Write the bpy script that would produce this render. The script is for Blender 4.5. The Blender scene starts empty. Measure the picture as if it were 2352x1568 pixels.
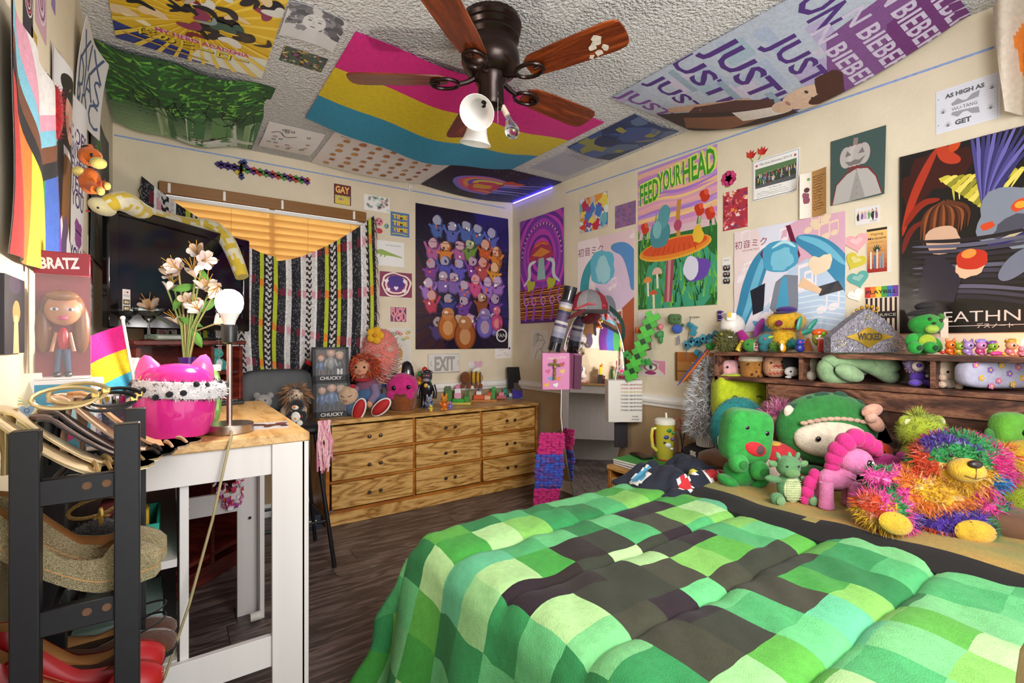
import bpy, bmesh, math, random
from math import sin, cos, pi, sqrt, atan2, radians as R
from mathutils import Vector as V, Matrix as M4, Euler, noise
random.seed(11)
sc = bpy.context.scene
C = sc.collection
# ---------------------------------------------------------------- camera, light, exposure
F = 1118.0                      # focal length in pixels of a 2352 px wide frame
TH = R(34.94)                   # camera looks this far to the right of the room's +Y
CZ = 1.18
cam = bpy.data.objects.new('camera', bpy.data.cameras.new('camera'))
C.objects.link(cam); sc.camera = cam
cam.location = (0, 0, CZ); cam.rotation_euler = (R(90), 0, -TH)
cam.data.sensor_width = 36; cam.data.lens = F/2352*36; cam.data.clip_start = .02
w = bpy.data.worlds.new('world'); sc.world = w; w.use_nodes = True
bg = w.node_tree.nodes['Background']; bg.inputs[0].default_value = (.93, .96, 1, 1); bg.inputs[1].default_value = 1.6
def lamp(name, kind, loc, power, col=(1, 1, 1), rot=(0, 0, 0), **kw):
    d = bpy.data.lights.new(name, kind); d.energy = power; d.color = col
    for k, v in kw.items(): setattr(d, k, v)
    o = bpy.data.objects.new(name, d); o.location = loc; o.rotation_euler = rot; C.objects.link(o); return o
lamp('sun', 'SUN', (0.5, 6, 4), 5.0, (1, .93, .82), (R(-55), 0, R(-8)), angle=R(2))
lamp('fill_light', 'AREA', (.75, -.5, 1.7), 30, (1, .97, .94), (R(76), 0, R(-22)), shape='RECTANGLE', size=1.0, size_y=1.2, spread=R(120))  # added soft fill behind the camera to brighten the room, not a real opening
sc.view_settings.view_transform = 'Standard'; sc.view_settings.look = 'None'
sc.view_settings.exposure = 0.14; sc.view_settings.gamma = 1; sc.view_settings.use_curve_mapping = False
# ---------------------------------------------------------------- where a pixel of the photograph lies in the room
XL, XR, YB, HC, YF = -.28, 2.535, 3.62, 2.44, -.55
S_, C_ = sin(TH), cos(TH)
def ray(u, v):
    a = (u-1176)/F; return V((S_+a*C_, C_-a*S_, (784-v)/F))
def onX(u, v, X): r = ray(u, v); return V((0, 0, CZ))+r*(X/r.x)
def onY(u, v, Y): r = ray(u, v); return V((0, 0, CZ))+r*(Y/r.y)
def onZ(u, v, Z): r = ray(u, v); return V((0, 0, CZ))+r*((Z-CZ)/r.z)
def onD(u, v, d): return V((0, 0, CZ))+ray(u, v)*d
def dep(p): return p[0]*S_+p[1]*C_
def mpp(p): return dep(p)/F          # metres per pixel there
# ---------------------------------------------------------------- colours and materials
def h(s):
    if not isinstance(s, str): return tuple(s)[:3]
    s = s.lstrip('#'); o = []
    for i in (0, 2, 4):
        c = int(s[i:i+2], 16)/255; o.append(c/12.92 if c <= .04045 else ((c+.055)/1.055)**2.4)
    return tuple(o)
def mixc(a, b, t): a, b = h(a), h(b); return tuple(a[i]*(1-t)+b[i]*t for i in range(3))
MATS = {}
def nn(m, typ, **kw):
    n = m.node_tree.nodes.new(typ)
    for k, v in kw.items():
        if k.startswith('i_'):
            n.inputs[k[2:].replace('_', ' ')].default_value = v
        else: setattr(n, k, v)
    return n
def mat(name, col=None, rough=.6, metal=0, var=.12, scale=25, bump=0, bscale=200, sheen=0, trans=0, alpha=1, emit=0, ecol=None, spec=None, coat=0, stretch=None, ior=None, ramp=None, detail=6):
    """Procedural principled material; col None reads the mesh colour attribute 'Col'."""
    if name in MATS: return MATS[name]
    m = bpy.data.materials.new(name); m.use_nodes = True; L = m.node_tree.links
    b = m.node_tree.nodes['Principled BSDF']; MATS[name] = m
    b.inputs['Roughness'].default_value = rough; b.inputs['Metallic'].default_value = metal
    if trans: b.inputs['Transmission Weight'].default_value = trans
    if ior: b.inputs['IOR'].default_value = ior
    if sheen: b.inputs['Sheen Weight'].default_value = sheen; b.inputs['Sheen Roughness'].default_value = .4
    if coat: b.inputs['Coat Weight'].default_value = coat; b.inputs['Coat Roughness'].default_value = .08
    if spec is not None: b.inputs['Specular IOR Level'].default_value = spec
    b.inputs['Alpha'].default_value = alpha
    tc = nn(m, 'ShaderNodeTexCoord'); mp = nn(m, 'ShaderNodeMapping'); L.new(tc.outputs['Object'], mp.inputs[0])
    if stretch: mp.inputs['Scale'].default_value = stretch
    nz = nn(m, 'ShaderNodeTexNoise', i_Scale=scale, i_Detail=detail); L.new(mp.outputs[0], nz.inputs['Vector'])
    if ramp:
        cr = nn(m, 'ShaderNodeValToRGB'); L.new(nz.outputs[0], cr.inputs[0]); e = cr.color_ramp.elements
        while len(e) < len(ramp): e.new(.5)
        for el, (p, c) in zip(e, ramp): el.position = p; el.color = (*h(c), 1)
        L.new(cr.outputs[0], b.inputs['Base Color']); csock = cr.outputs[0]
    else:
        mx = nn(m, 'ShaderNodeMix', data_type='RGBA', blend_type='MULTIPLY'); mx.inputs[0].default_value = 1
        cr = nn(m, 'ShaderNodeMapRange'); cr.inputs[1].default_value = .25; cr.inputs[2].default_value = .75
        cr.inputs[3].default_value = 1-var; cr.inputs[4].default_value = 1+var*.5
        L.new(nz.outputs[0], cr.inputs[0]); L.new(cr.outputs[0], mx.inputs[7])
        if col is None:
            at = nn(m, 'ShaderNodeAttribute', attribute_name='Col'); L.new(at.outputs['Color'], mx.inputs[6])
        else: mx.inputs[6].default_value = (*h(col), 1)
        L.new(mx.outputs[2], b.inputs['Base Color']); csock = mx.outputs[2]
    if bump:
        bn = nn(m, 'ShaderNodeTexNoise', i_Scale=bscale, i_Detail=3); L.new(mp.outputs[0], bn.inputs['Vector'])
        bp = nn(m, 'ShaderNodeBump'); bp.inputs['Strength'].default_value = bump; bp.inputs['Distance'].default_value = .01
        L.new(bn.outputs[0], bp.inputs['Height']); L.new(bp.outputs[0], b.inputs['Normal'])
    if emit:
        b.inputs['Emission Strength'].default_value = emit
        if ecol: b.inputs['Emission Color'].default_value = (*h(ecol), 1)
        else: L.new(csock, b.inputs['Emission Color'])
    return m
PAPER = mat('printed_paper', None, .55, var=.05, scale=8)
GLOSSP = mat('glossy_print', None, .28, var=.06, scale=6, bump=.25, bscale=9)
CLOTH = mat('printed_cloth', None, .85, var=.15, scale=60, sheen=.05, bump=.3, bscale=300)
PLUSH = mat('plush', None, .95, var=.28, scale=45, sheen=.22, bump=.55, bscale=260)
PLAS = mat('coloured_plastic', None, .35, var=.06, scale=15)
PLASG = mat('glossy_plastic', None, .16, var=.04, scale=10, coat=.3)
MATTE = mat('matte_colour', None, .75, var=.12, scale=40)
WHITEP = mat('white_laminate', '#d9d2cf', .5, var=.05, scale=30, stretch=(1, 1, .05))
BLACKM = mat('black_metal', '#141316', .38, var=.2)
BLACKP = mat('black_plastic', '#121214', .35, var=.15)
STEEL = mat('brushed_steel', '#b9aca0', .28, metal=1, var=.12, stretch=(1, 1, .1), scale=90)
CHROME = mat('chrome', '#d5d5d8', .12, metal=1, var=.05)
BRONZE = mat('dark_bronze', '#2a1a15', .27, metal=.55, var=.35, scale=12)
GOLD = mat('gold_metal', '#d8b468', .25, metal=.85, var=.15)
GLASS = mat('clear_glass', '#f4fbfa', .02, trans=1, var=0, ior=1.45)
def wood(name, ramp, rough=.45, scale=3, stretch=(1, 1, 1), rings=True, coat=0, dist=2.5):
    if name in MATS: return MATS[name]
    m = bpy.data.materials.new(name); m.use_nodes = True; L = m.node_tree.links; MATS[name] = m
    b = m.node_tree.nodes['Principled BSDF']; b.inputs['Roughness'].default_value = rough
    if coat: b.inputs['Coat Weight'].default_value = coat
    tc = nn(m, 'ShaderNodeTexCoord'); oi = nn(m, 'ShaderNodeObjectInfo'); ad = nn(m, 'ShaderNodeVectorMath', operation='ADD')
    ml = nn(m, 'ShaderNodeVectorMath', operation='SCALE'); ml.inputs[3].default_value = 37
    cb = nn(m, 'ShaderNodeCombineXYZ'); L.new(oi.outputs['Random'], cb.inputs[0]); L.new(oi.outputs['Random'], cb.inputs[2])
    L.new(cb.outputs[0], ml.inputs[0]); L.new(tc.outputs['Object'], ad.inputs[0]); L.new(ml.outputs[0], ad.inputs[1])
    mp = nn(m, 'ShaderNodeMapping'); mp.inputs['Scale'].default_value = stretch; L.new(ad.outputs[0], mp.inputs[0])
    n1 = nn(m, 'ShaderNodeTexNoise', i_Scale=scale, i_Detail=3, i_Distortion=.6); L.new(mp.outputs[0], n1.inputs[0])
    wv = nn(m, 'ShaderNodeMath', operation='MULTIPLY'); L.new(n1.outputs[0], wv.inputs[0]); wv.inputs[1].default_value = dist*6
    sn = nn(m, 'ShaderNodeMath', operation='PINGPONG'); L.new(wv.outputs[0], sn.inputs[0]); sn.inputs[1].default_value = 1
    n2 = nn(m, 'ShaderNodeTexNoise', i_Scale=scale*14, i_Detail=5); L.new(mp.outputs[0], n2.inputs[0])
    mx = nn(m, 'ShaderNodeMix'); mx.inputs[0].default_value = .55 if rings else .9
    L.new(sn.outputs[0], mx.inputs[2]); L.new(n2.outputs[0], mx.inputs[3])
    cr = nn(m, 'ShaderNodeValToRGB'); L.new(mx.outputs[0], cr.inputs[0]); e = cr.color_ramp.elements
    while len(e) < len(ramp): e.new(.5)
    for el, (p, c) in zip(e, ramp): el.position = p; el.color = (*h(c), 1)
    L.new(cr.outputs[0], b.inputs['Base Color'])
    bp = nn(m, 'ShaderNodeBump'); bp.inputs['Strength'].default_value = .12; bp.inputs['Distance'].default_value = .004
    L.new(n2.outputs[0], bp.inputs['Height']); L.new(bp.outputs[0], b.inputs['Normal'])
    return m
# ---------------------------------------------------------------- shapes: each is (verts, faces[, colour])
def T(s, loc=(0, 0, 0), rot=(0, 0, 0), scl=1):
    if not isinstance(scl, (tuple, list)): scl = (scl,)*3
    m = M4.LocRotScale(V(loc), Euler(rot), V(scl)); return ([m @ V(p) for p in s[0]],)+tuple(s[1:])
def TM(s, m): return ([m @ V(p) for p in s[0]],)+tuple(s[1:])
def K(s, c): return (s[0], s[1], h(c))
def box(sx, sy, sz, loc=(0, 0, 0), b=0, base=False):
    x, y, z = sx/2, sy/2, sz/2; oz = z if base else 0
    if not b:
        vs = [V((i*x, j*y, k*z)) for i in (-1, 1) for j in (-1, 1) for k in (-1, 1)]
        fs = [(0, 1, 3, 2), (4, 6, 7, 5), (0, 4, 5, 1), (2, 3, 7, 6), (0, 2, 6, 4), (1, 5, 7, 3)]
    else:
        b = min(b, .49*min(sx, sy, sz)); vs = []; H = (x, y, z); ix = {}
        for i in (-1, 1):
            for j in (-1, 1):
                for k in (-1, 1):
                    for a in range(3):
                        p = [s*(H[n]-(0 if n == a else b)) for n, s in enumerate((i, j, k))]
                        ix[(i, j, k, a)] = len(vs); vs.append(V(p))
        fs = []
        for a in range(3):
            o = [n for n in range(3) if n != a]
            for s in (-1, 1):
                q = []
                for t in ((-1, -1), (1, -1), (1, 1), (-1, 1)):
                    g = [0, 0, 0]; g[a] = s; g[o[0]], g[o[1]] = t; q.append(ix[(*g, a)])
                fs.append(q)
            for s in (-1, 1):
                for t in (-1, 1):
                    g0 = [0, 0, 0]; g0[a] = -1; g0[o[0]] = s; g0[o[1]] = t; g1 = list(g0); g1[a] = 1
                    fs.append([ix[(*g0, o[0])], ix[(*g0, o[1])], ix[(*g1, o[1])], ix[(*g1, o[0])]])
        for i in (-1, 1):
            for j in (-1, 1):
                for k in (-1, 1): fs.append([ix[(i, j, k, a)] for a in range(3)])
        ff = []
        for f in fs:
            n = (vs[f[1]]-vs[f[0]]).cross(vs[f[2]]-vs[f[0]]); c = sum((vs[q] for q in f), V())
            ff.append(f if n.dot(c) > 0 else f[::-1])
        fs = ff
    return ([p+V(loc)+V((0, 0, oz)) for p in vs], fs)
def lathe(prof, n=20, loc=(0, 0, 0), sy=1):
    vs, fs = [], []
    for r, z in prof:
        for i in range(n): vs.append(V((r*cos(2*pi*i/n), sy*r*sin(2*pi*i/n), z)))
    for k in range(len(prof)-1):
        for i in range(n):
            j = (i+1) % n; fs.append((k*n+i, k*n+j, (k+1)*n+j, (k+1)*n+i))
    if prof[0][0] > 1e-5: fs.append(tuple(range(n))[::-1])
    if prof[-1][0] > 1e-5: fs.append(tuple(range((len(prof)-1)*n, len(prof)*n)))
    return ([p+V(loc) for p in vs], fs)
def cyl(r, hh, n=16, loc=(0, 0, 0), r2=None, bv=0):
    r2 = r if r2 is None else r2
    if bv: return lathe([(r-bv, 0), (r, bv), (r2, hh-bv), (r2-bv, hh)], n, loc)
    return lathe([(r, 0), (r2, hh)], n, loc)
def ball(rx, ry=None, rz=None, loc=(0, 0, 0), n=14, m=9, rot=(0, 0, 0), e=1, ez=None):
    """ellipsoid; e<1 makes it boxier (superellipsoid)"""
    ry = rx if ry is None else ry; rz = rx if rz is None else rz; ez = e if ez is None else ez; vs, fs = [], []
    pw = lambda q, k: math.copysign(abs(q)**k, q)
    for k in range(m+1):
        t = -pi/2+pi*k/m
        for i in range(n):
            a = 2*pi*i/n; vs.append(V((rx*pw(cos(t), ez)*pw(cos(a), e), ry*pw(cos(t), ez)*pw(sin(a), e), rz*pw(sin(t), ez))))
    for k in range(m):
        for i in range(n):
            j = (i+1) % n; q = (k*n+i, k*n+j, (k+1)*n+j, (k+1)*n+i)
            if k == 0: q = (q[0], q[2], q[3])
            elif k == m-1: q = (q[0], q[1], q[2])
            fs.append(q)
    return T((vs, fs), loc, rot)
def tube(pts, r, n=8, closed=False, cap=True, flat=1):
    pts = [V(p) for p in pts]; N = len(pts); rs = r if isinstance(r, (list, tuple)) else [r]*N
    vs, fs = [], []; up = None
    for i, p in enumerate(pts):
        a = pts[(i-1) % N] if (closed or i > 0) else p; b = pts[(i+1) % N] if (closed or i < N-1) else p
        d = (b-a); d = d.normalized() if d.length > 1e-9 else V((0, 0, 1))
        if up is None: up = V((0, 0, 1)) if abs(d.z) < .9 else V((1, 0, 0))
        x = up-d*up.dot(d); x = x.normalized() if x.length > 1e-6 else d.orthogonal().normalized(); up = x; y = d.cross(x)
        for k in range(n):
            t = 2*pi*k/n; vs.append(p+x*(rs[i]*cos(t)*flat)+y*(rs[i]*sin(t)))
    for i in range(N if closed else N-1):
        j = (i+1) % N
        for k in range(n):
            l = (k+1) % n; fs.append((i*n+k, i*n+l, j*n+l, j*n+k))
    if cap and not closed: fs += [tuple(range(n))[::-1], tuple(range((N-1)*n, N*n))]
    return (vs, fs)
def rod(a, b, r, r2=None, n=10): return tube([a, b], [r, r if r2 is None else r2], n)
def extr(poly, d, loc=(0, 0, 0)):
    """2D outline (counter-clockwise) extruded by d along z"""
    ar = sum(poly[i][0]*poly[(i+1) % len(poly)][1]-poly[(i+1) % len(poly)][0]*poly[i][1] for i in range(len(poly)))
    if ar < 0: poly = poly[::-1]
    n = len(poly); vs = [V((x, y, 0)) for x, y in poly]+[V((x, y, d)) for x, y in poly]
    fs = [tuple(range(n))[::-1], tuple(range(n, 2*n))]+[(i, (i+1) % n, n+(i+1) % n, n+i) for i in range(n)]
    return ([p+V(loc) for p in vs], fs)
def sheet(fn, nu, nv, th=0):
    """grid surface fn(u,v) for u,v in 0..1, with thickness th"""
    g = [[V(fn(i/nu, j/nv)) for i in range(nu+1)] for j in range(nv+1)]; vs = [p for r in g for p in r]; W = nu+1
    fs = [(j*W+i, j*W+i+1, (j+1)*W+i+1, (j+1)*W+i) for j in range(nv) for i in range(nu)]
    if th:
        ns = []
        for j in range(nv+1):
            for i in range(nu+1):
                a = g[j][min(i+1, nu)]-g[j][max(i-1, 0)]; b = g[min(j+1, nv)][i]-g[max(j-1, 0)][i]; q = a.cross(b)
                ns.append(q.normalized() if q.length > 1e-12 else V((0, 0, 1)))
        N = len(vs); vs = vs+[p-q*th for p, q in zip(vs, ns)]; fs = fs+[tuple(x+N for x in f[::-1]) for f in fs]
        rim = [i for i in range(nu+1)]+[j*W+nu for j in range(1, nv+1)]+[nv*W+i for i in range(nu-1, -1, -1)]+[j*W for j in range(nv-1, 0, -1)]
        fs += [(rim[k], rim[k]+N, rim[(k+1) % len(rim)]+N, rim[(k+1) % len(rim)]) for k in range(len(rim))]
    return (vs, fs)
def spikes(src, n, ln, wd, colf=None, lift=0, jit=.5, rnd=None, droop=0, keep=None):
    """n thin blades standing on the surface of shape src: soft fur, tinsel, yarn"""
    rnd = rnd or random; vs0, fs0 = src[0], src[1]; tri = []
    for f in fs0:
        for k in range(1, len(f)-1): tri.append((vs0[f[0]], vs0[f[k]], vs0[f[k+1]]))
    ars = [((b-a).cross(c-a)).length for a, b, c in tri]; vs, fs, cs = [], [], []
    for a, b, c in rnd.choices(tri, ars, k=n):
        r1, r2 = rnd.random(), rnd.random()
        if r1+r2 > 1: r1, r2 = 1-r1, 1-r2
        p = a+(b-a)*r1+(c-a)*r2; q = (b-a).cross(c-a)
        if q.length < 1e-12: continue
        nm = q.normalized()
        if keep and not keep(p): continue
        d = (nm+V((rnd.uniform(-1, 1), rnd.uniform(-1, 1), rnd.uniform(-1, 1)-droop))*jit).normalized(); s = d.orthogonal().normalized()
        s = (s*cos(rnd.random()*6.3)+d.cross(s)*sin(rnd.random()*6.3))*wd; L = ln*rnd.uniform(.6, 1.25)
        k = len(vs); e = V((0, 0, -droop*L*.5)); vs += [p-s-nm*lift, p+s-nm*lift, p+d*L*.55+s*.7, p+d*L+e]; fs += [(k, k+1, k+2), (k, k+2, k+3)]
        if colf: cc = h(colf(p, rnd)); cs += [cc, cc]
    return (vs, fs, cs if colf else None)
# ---------------------------------------------------------------- objects
def mesh(name, shapes, m, smooth=40, defcol=(.5, .5, .5)):
    vs, fs, cs = [], [], []; anyc = False
    for s in shapes:
        k = len(vs); vs += [tuple(p) for p in s[0]]; fs += [tuple(i+k for i in f) for f in s[1]]
        c = s[2] if len(s) > 2 else None
        if c is not None: anyc = True
        if isinstance(c, list): cs += c
        else: cs += [c or h(defcol)]*len(s[1])
    me = bpy.data.meshes.new(name); me.from_pydata(vs, [], fs)
    if anyc or m.name in ('printed_paper', 'glossy_print', 'printed_cloth', 'plush', 'coloured_plastic', 'glossy_plastic', 'matte_colour') or 'Col_' in m.name:
        at = me.color_attributes.new('Col', 'FLOAT_COLOR', 'CORNER'); buf = []
        for p, c in zip(me.polygons, cs): buf += [c[0], c[1], c[2], 1.0]*p.loop_total
        at.data.foreach_set('color', buf)
    me.materials.append(m)
    me.polygons.foreach_set('use_smooth', [bool(smooth)]*len(me.polygons))
    if smooth: me.set_sharp_from_angle(angle=R(smooth))
    me.update(); return me
def tag(o, label=None, cat=None, group=None, kind=None):
    if label: o['label'] = label
    if cat: o['category'] = cat
    if group: o['group'] = group
    if kind: o['kind'] = kind
    return o
def link(name, data, parent=None, loc=(0, 0, 0), rot=(0, 0, 0), mw=None):
    o = bpy.data.objects.new(name, data); C.objects.link(o)
    if mw is not None: o.matrix_world = mw
    else: o.location = loc; o.rotation_euler = rot
    if parent: o.parent = parent
    return o
def thing(name, label, cat, loc=(0, 0, 0), rz=0, group=None, rot=None, mw=None):
    return tag(link(name, None, None, loc, rot or (0, 0, rz), mw), label, cat, group)
def part(name, m, parent, *shapes, col=None, smooth=40, loc=(0, 0, 0), rot=(0, 0, 0), kind=None, label=None):
    o = link(name, mesh(name, shapes, m, smooth, col or (.5, .5, .5)), parent, loc, rot)
    return tag(o, label, None, None, kind)
def solo(name, label, cat, m, loc, *shapes, col=None, rz=0, group=None, smooth=40, rot=None, kind=None, mw=None):
    o = link(name, mesh(name, shapes, m, smooth, col or (.5, .5, .5)), None, loc, rot or (0, 0, rz), mw)
    return tag(o, label, cat, group, kind)
def struct(name, m, *shapes, parent=None, smooth=0, col=None, label=None, loc=(0, 0, 0)):
    o = link(name, mesh(name, shapes, m, smooth, col or (.5, .5, .5)), parent, loc)
    if not parent: tag(o, label, None, None, 'structure')
    return o
def dup(root, loc=None, rz=None, label=None, parent=None):
    r = root.copy(); C.objects.link(r)
    if parent is not None: r.parent = parent
    if loc is not None: r.location = loc
    if rz is not None: r.rotation_euler = (0, 0, rz)
    if label: r['label'] = label
    for ch in [c for c in root.children]: dup(ch, parent=r)
    return r
def frame(o, x, y, z):
    """matrix with origin o and axes x, y, z"""
    return M4(((x[0], y[0], z[0], o[0]), (x[1], y[1], z[1], o[1]), (x[2], y[2], z[2], o[2]), (0, 0, 0, 1)))
AX = {'right': ((0, -1, 0), (0, 0, 1), (-1, 0, 0)), 'back': ((1, 0, 0), (0, 0, 1), (0, -1, 0)),
      'left': ((0, 1, 0), (0, 0, 1), (1, 0, 0)), 'ceiling': ((1, 0, 0), (0, -1, 0), (0, 0, -1))}
def wallp(wall, u, v, off=0):
    if wall == 'right': return onX(u, v, XR-off)
    if wall == 'back': return onY(u, v, YB-off)
    if wall == 'left': return onX(u, v, XL+off)
    return onZ(u, v, HC-off)
# ---------------------------------------------------------------- printed things: flat art of filled shapes and lettering
_txt = {}
def text_mesh(t, bold=0):
    if (t, bold) not in _txt:
        cu = bpy.data.curves.new('t', 'FONT'); cu.body = t; cu.resolution_u = 2; cu.offset = bold
        o = bpy.data.objects.new('t', cu); C.objects.link(o); bpy.context.view_layer.update()
        me = bpy.data.meshes.new_from_object(o.evaluated_get(bpy.context.evaluated_depsgraph_get()))
        vs = [(v.co.x, v.co.y) for v in me.vertices]; fs = [tuple(p.vertices) for p in me.polygons]
        bpy.data.objects.remove(o); bpy.data.curves.remove(cu); bpy.data.meshes.remove(me)
        if vs:
            x0 = min(v[0] for v in vs); x1 = max(v[0] for v in vs); y0 = min(v[1] for v in vs); y1 = max(v[1] for v in vs)
        else: x0 = x1 = y0 = y1 = 0
        _txt[(t, bold)] = (vs, fs, x0, x1, y0, y1)
    return _txt[(t, bold)]
def clip(pts, w, hh):
    for ax, lim, sg in ((0, 0, 1), (0, w, -1), (1, 0, 1), (1, hh, -1)):
        out = []
        for i in range(len(pts)):
            a, b = pts[i-1], pts[i]; ia, ib = sg*(a[ax]-lim) >= 0, sg*(b[ax]-lim) >= 0
            if ia != ib:
                t = (lim-a[ax])/(b[ax]-a[ax]); out.append((a[0]+t*(b[0]-a[0]), a[1]+t*(b[1]-a[1])))
            if ib: out.append(b)
        pts = out
        if len(pts) < 3: return []
    return pts
class Art:
    """x and y run 0..1 over the sheet from its lower left; radii and widths are fractions of its width"""
    def __init__(s, w, hh): s.w, s.h, s.items = w, hh, []
    def put(s, polys, col, txt=False):
        polys = [q for q in (clip(p, s.w, s.h) for p in polys) if len(q) > 2]
        if not polys: return
        xs = [p[0] for q in polys for p in q]; ys = [p[1] for q in polys for p in q]; bb = (min(xs), max(xs), min(ys), max(ys))
        ly = 1+max([i[3] for i in s.items if not (i[2][0] > bb[1] or i[2][1] < bb[0] or i[2][2] > bb[3] or i[2][3] < bb[2])], default=0)
        s.items.append((polys, h(col), bb, ly, txt))
    def poly(s, pts, col): s.put([[(x*s.w, y*s.h) for x, y in pts]], col)
    def mpoly(s, polys, col): s.put([[(x*s.w, y*s.h) for x, y in p] for p in polys], col)
    def rect(s, x0, y0, x1, y1, col): s.poly([(x0, y0), (x1, y0), (x1, y1), (x0, y1)], col)
    def ell(s, x, y, rx, ry, col, rot=0, n=18, wob=0, seed=0, a0=0, a1=2*pi):
        p = []
        for i in range(n+(a1-a0 < 6.2)):
            t = a0+(a1-a0)*i/n; k = 1+wob*noise.noise(V((cos(t)*1.7, sin(t)*1.7, seed*3.7)))*1.6
            a, b = rx*s.w*cos(t)*k, ry*s.w*sin(t)*k; p.append((x*s.w+a*cos(rot)-b*sin(rot), y*s.h+a*sin(rot)+b*cos(rot)))
        s.put([p], col)
    def line(s, pts, wd, col, taper=False, closed=False, smooth=0):
        q = [V((x*s.w, y*s.h)) for x, y in pts]
        for _ in range(smooth):
            o = [q[0]]
            for a, b in zip(q, q[1:]): o += [a*.75+b*.25, a*.25+b*.75]
            q = o+[q[-1]]
        if closed: q = q+[q[0], q[1]]
        N = len(q); L, Rr = [], []
        for i, p in enumerate(q):
            d = (q[min(i+1, N-1)]-q[max(i-1, 0)]); d = d.normalized() if d.length else V((1, 0)); k = wd*s.w/2
            if taper is True: k *= 1-i/(N-1)*.95
            elif taper == 2: k *= .1+.9*sin(pi*i/(N-1))
            nr = V((-d.y, d.x))*k; L.append(p+nr); Rr.append(p-nr)
        s.put([[tuple(Rr[i]), tuple(Rr[i+1]), tuple(L[i+1]), tuple(L[i])] for i in range(N-1)], col)
    def text(s, t, x, y, hh, col, width=None, rot=0, shear=0, bold=0, warp=None):
        """letters of height hh (fraction of sheet width) centred on x,y; width stretches the line"""
        vs, fs, x0, x1, y0, y1 = text_mesh(t, bold)
        if not fs: return
        k = hh*s.w/.73; kx = k if width is None else width*s.w/max(x1-x0, 1e-6); cx, cy = (x0+x1)/2, .34; P = []
        for a, b in vs:
            px, py = (a-cx)*kx+(b-cy)*k*shear, (b-cy)*k
            if warp: px, py = warp(px/s.w, py/s.w); px *= s.w; py *= s.w
            P.append((x*s.w+px*cos(rot)-py*sin(rot), y*s.h+px*sin(rot)+py*cos(rot)))
        s.put([[P[i] for i in f] for f in fs], col, True)
    def heart(s, x, y, r, col, rot=0):
        p = []
        for i in range(20):
            t = 2*pi*i/20; a = 16*sin(t)**3/16*r; b = (13*cos(t)-5*cos(2*t)-2*cos(3*t)-cos(4*t))/16*r
            p.append(((x*s.w+(a*cos(rot)-b*sin(rot))*s.w)/s.w, (y*s.h+(a*sin(rot)+b*cos(rot))*s.w)/s.h))
        s.poly(p, col)
    def star(s, x, y, r, col, n=5, k=.42, rot=0):
        s.poly([(x+r*(1 if i % 2 == 0 else k)*sin(rot+pi*i/n), y+r*(1 if i % 2 == 0 else k)*cos(rot+pi*i/n)*s.w/s.h) for i in range(2*n)], col)
    def flower(s, x, y, r, col, mid='#f2c640', n=5, edge=None):
        for i in range(n):
            a = 2*pi*i/n+.3; cx, cy = x+r*.6*cos(a), y+r*.6*sin(a)*s.w/s.h
            if edge: s.ell(cx, cy, r*.46, r*.46, edge, n=9)
            s.ell(cx, cy, r*.38, r*.38, col, n=9)
        s.ell(x, y, r*.28, r*.28, mid, n=9)
    def ring(s, x, y, r, wd, col, n=16, ry=None): s.line([(x+r*cos(2*pi*i/n), y+(ry or r)*sin(2*pi*i/n)*s.w/s.h) for i in range(n+1)], wd, col)
    def meshes(s, deform, grid):
        out = {False: ([], [], []), True: ([], [], [])}
        for polys, col, bb, ly, tx in s.items:
            vs, fs, cs = out[tx]
            for p in polys:
                k = len(vs); vs += [(a, b, (.0012+ly*1.2e-4) if deform else (.00025+ly*3e-5)) for a, b in p]; fs.append(tuple(range(k, k+len(p)))); cs.append(col)
        res = {}
        for tx, (vs, fs, cs) in out.items():
            if not fs: continue
            if deform and grid:
                bm = bmesh.new(); lay = bm.faces.layers.int.new('ci'); bv = [bm.verts.new(v) for v in vs]
                for i, f in enumerate(fs):
                    try: bm.faces.new([bv[q] for q in f])[lay] = i
                    except ValueError: pass
                for ax, L, n in ((0, s.w, grid[0]), (1, s.h, grid[1])):
                    for i in range(1, n):
                        pc = [0, 0, 0]; pc[ax] = L*i/n; pn = [0, 0, 0]; pn[ax] = 1
                        bmesh.ops.bisect_plane(bm, geom=bm.verts[:]+bm.edges[:]+bm.faces[:], plane_co=pc, plane_no=pn, dist=1e-7)
                bm.verts.index_update(); vs = [tuple(v.co) for v in bm.verts]; cs0 = cs; fs, cs = [], []
                for f in bm.faces: fs.append(tuple(v.index for v in f.verts)); cs.append(cs0[f[lay]])
                bm.free()
            P = []
            for a, b, z in vs:
                d = deform(a/s.w, b/s.h) if deform else (0, 0, 0)
                P.append(V((a-s.w/2+d[0], b-s.h/2+d[1], z+d[2])))
            res[tx] = (P, fs, cs)
        return res
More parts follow.
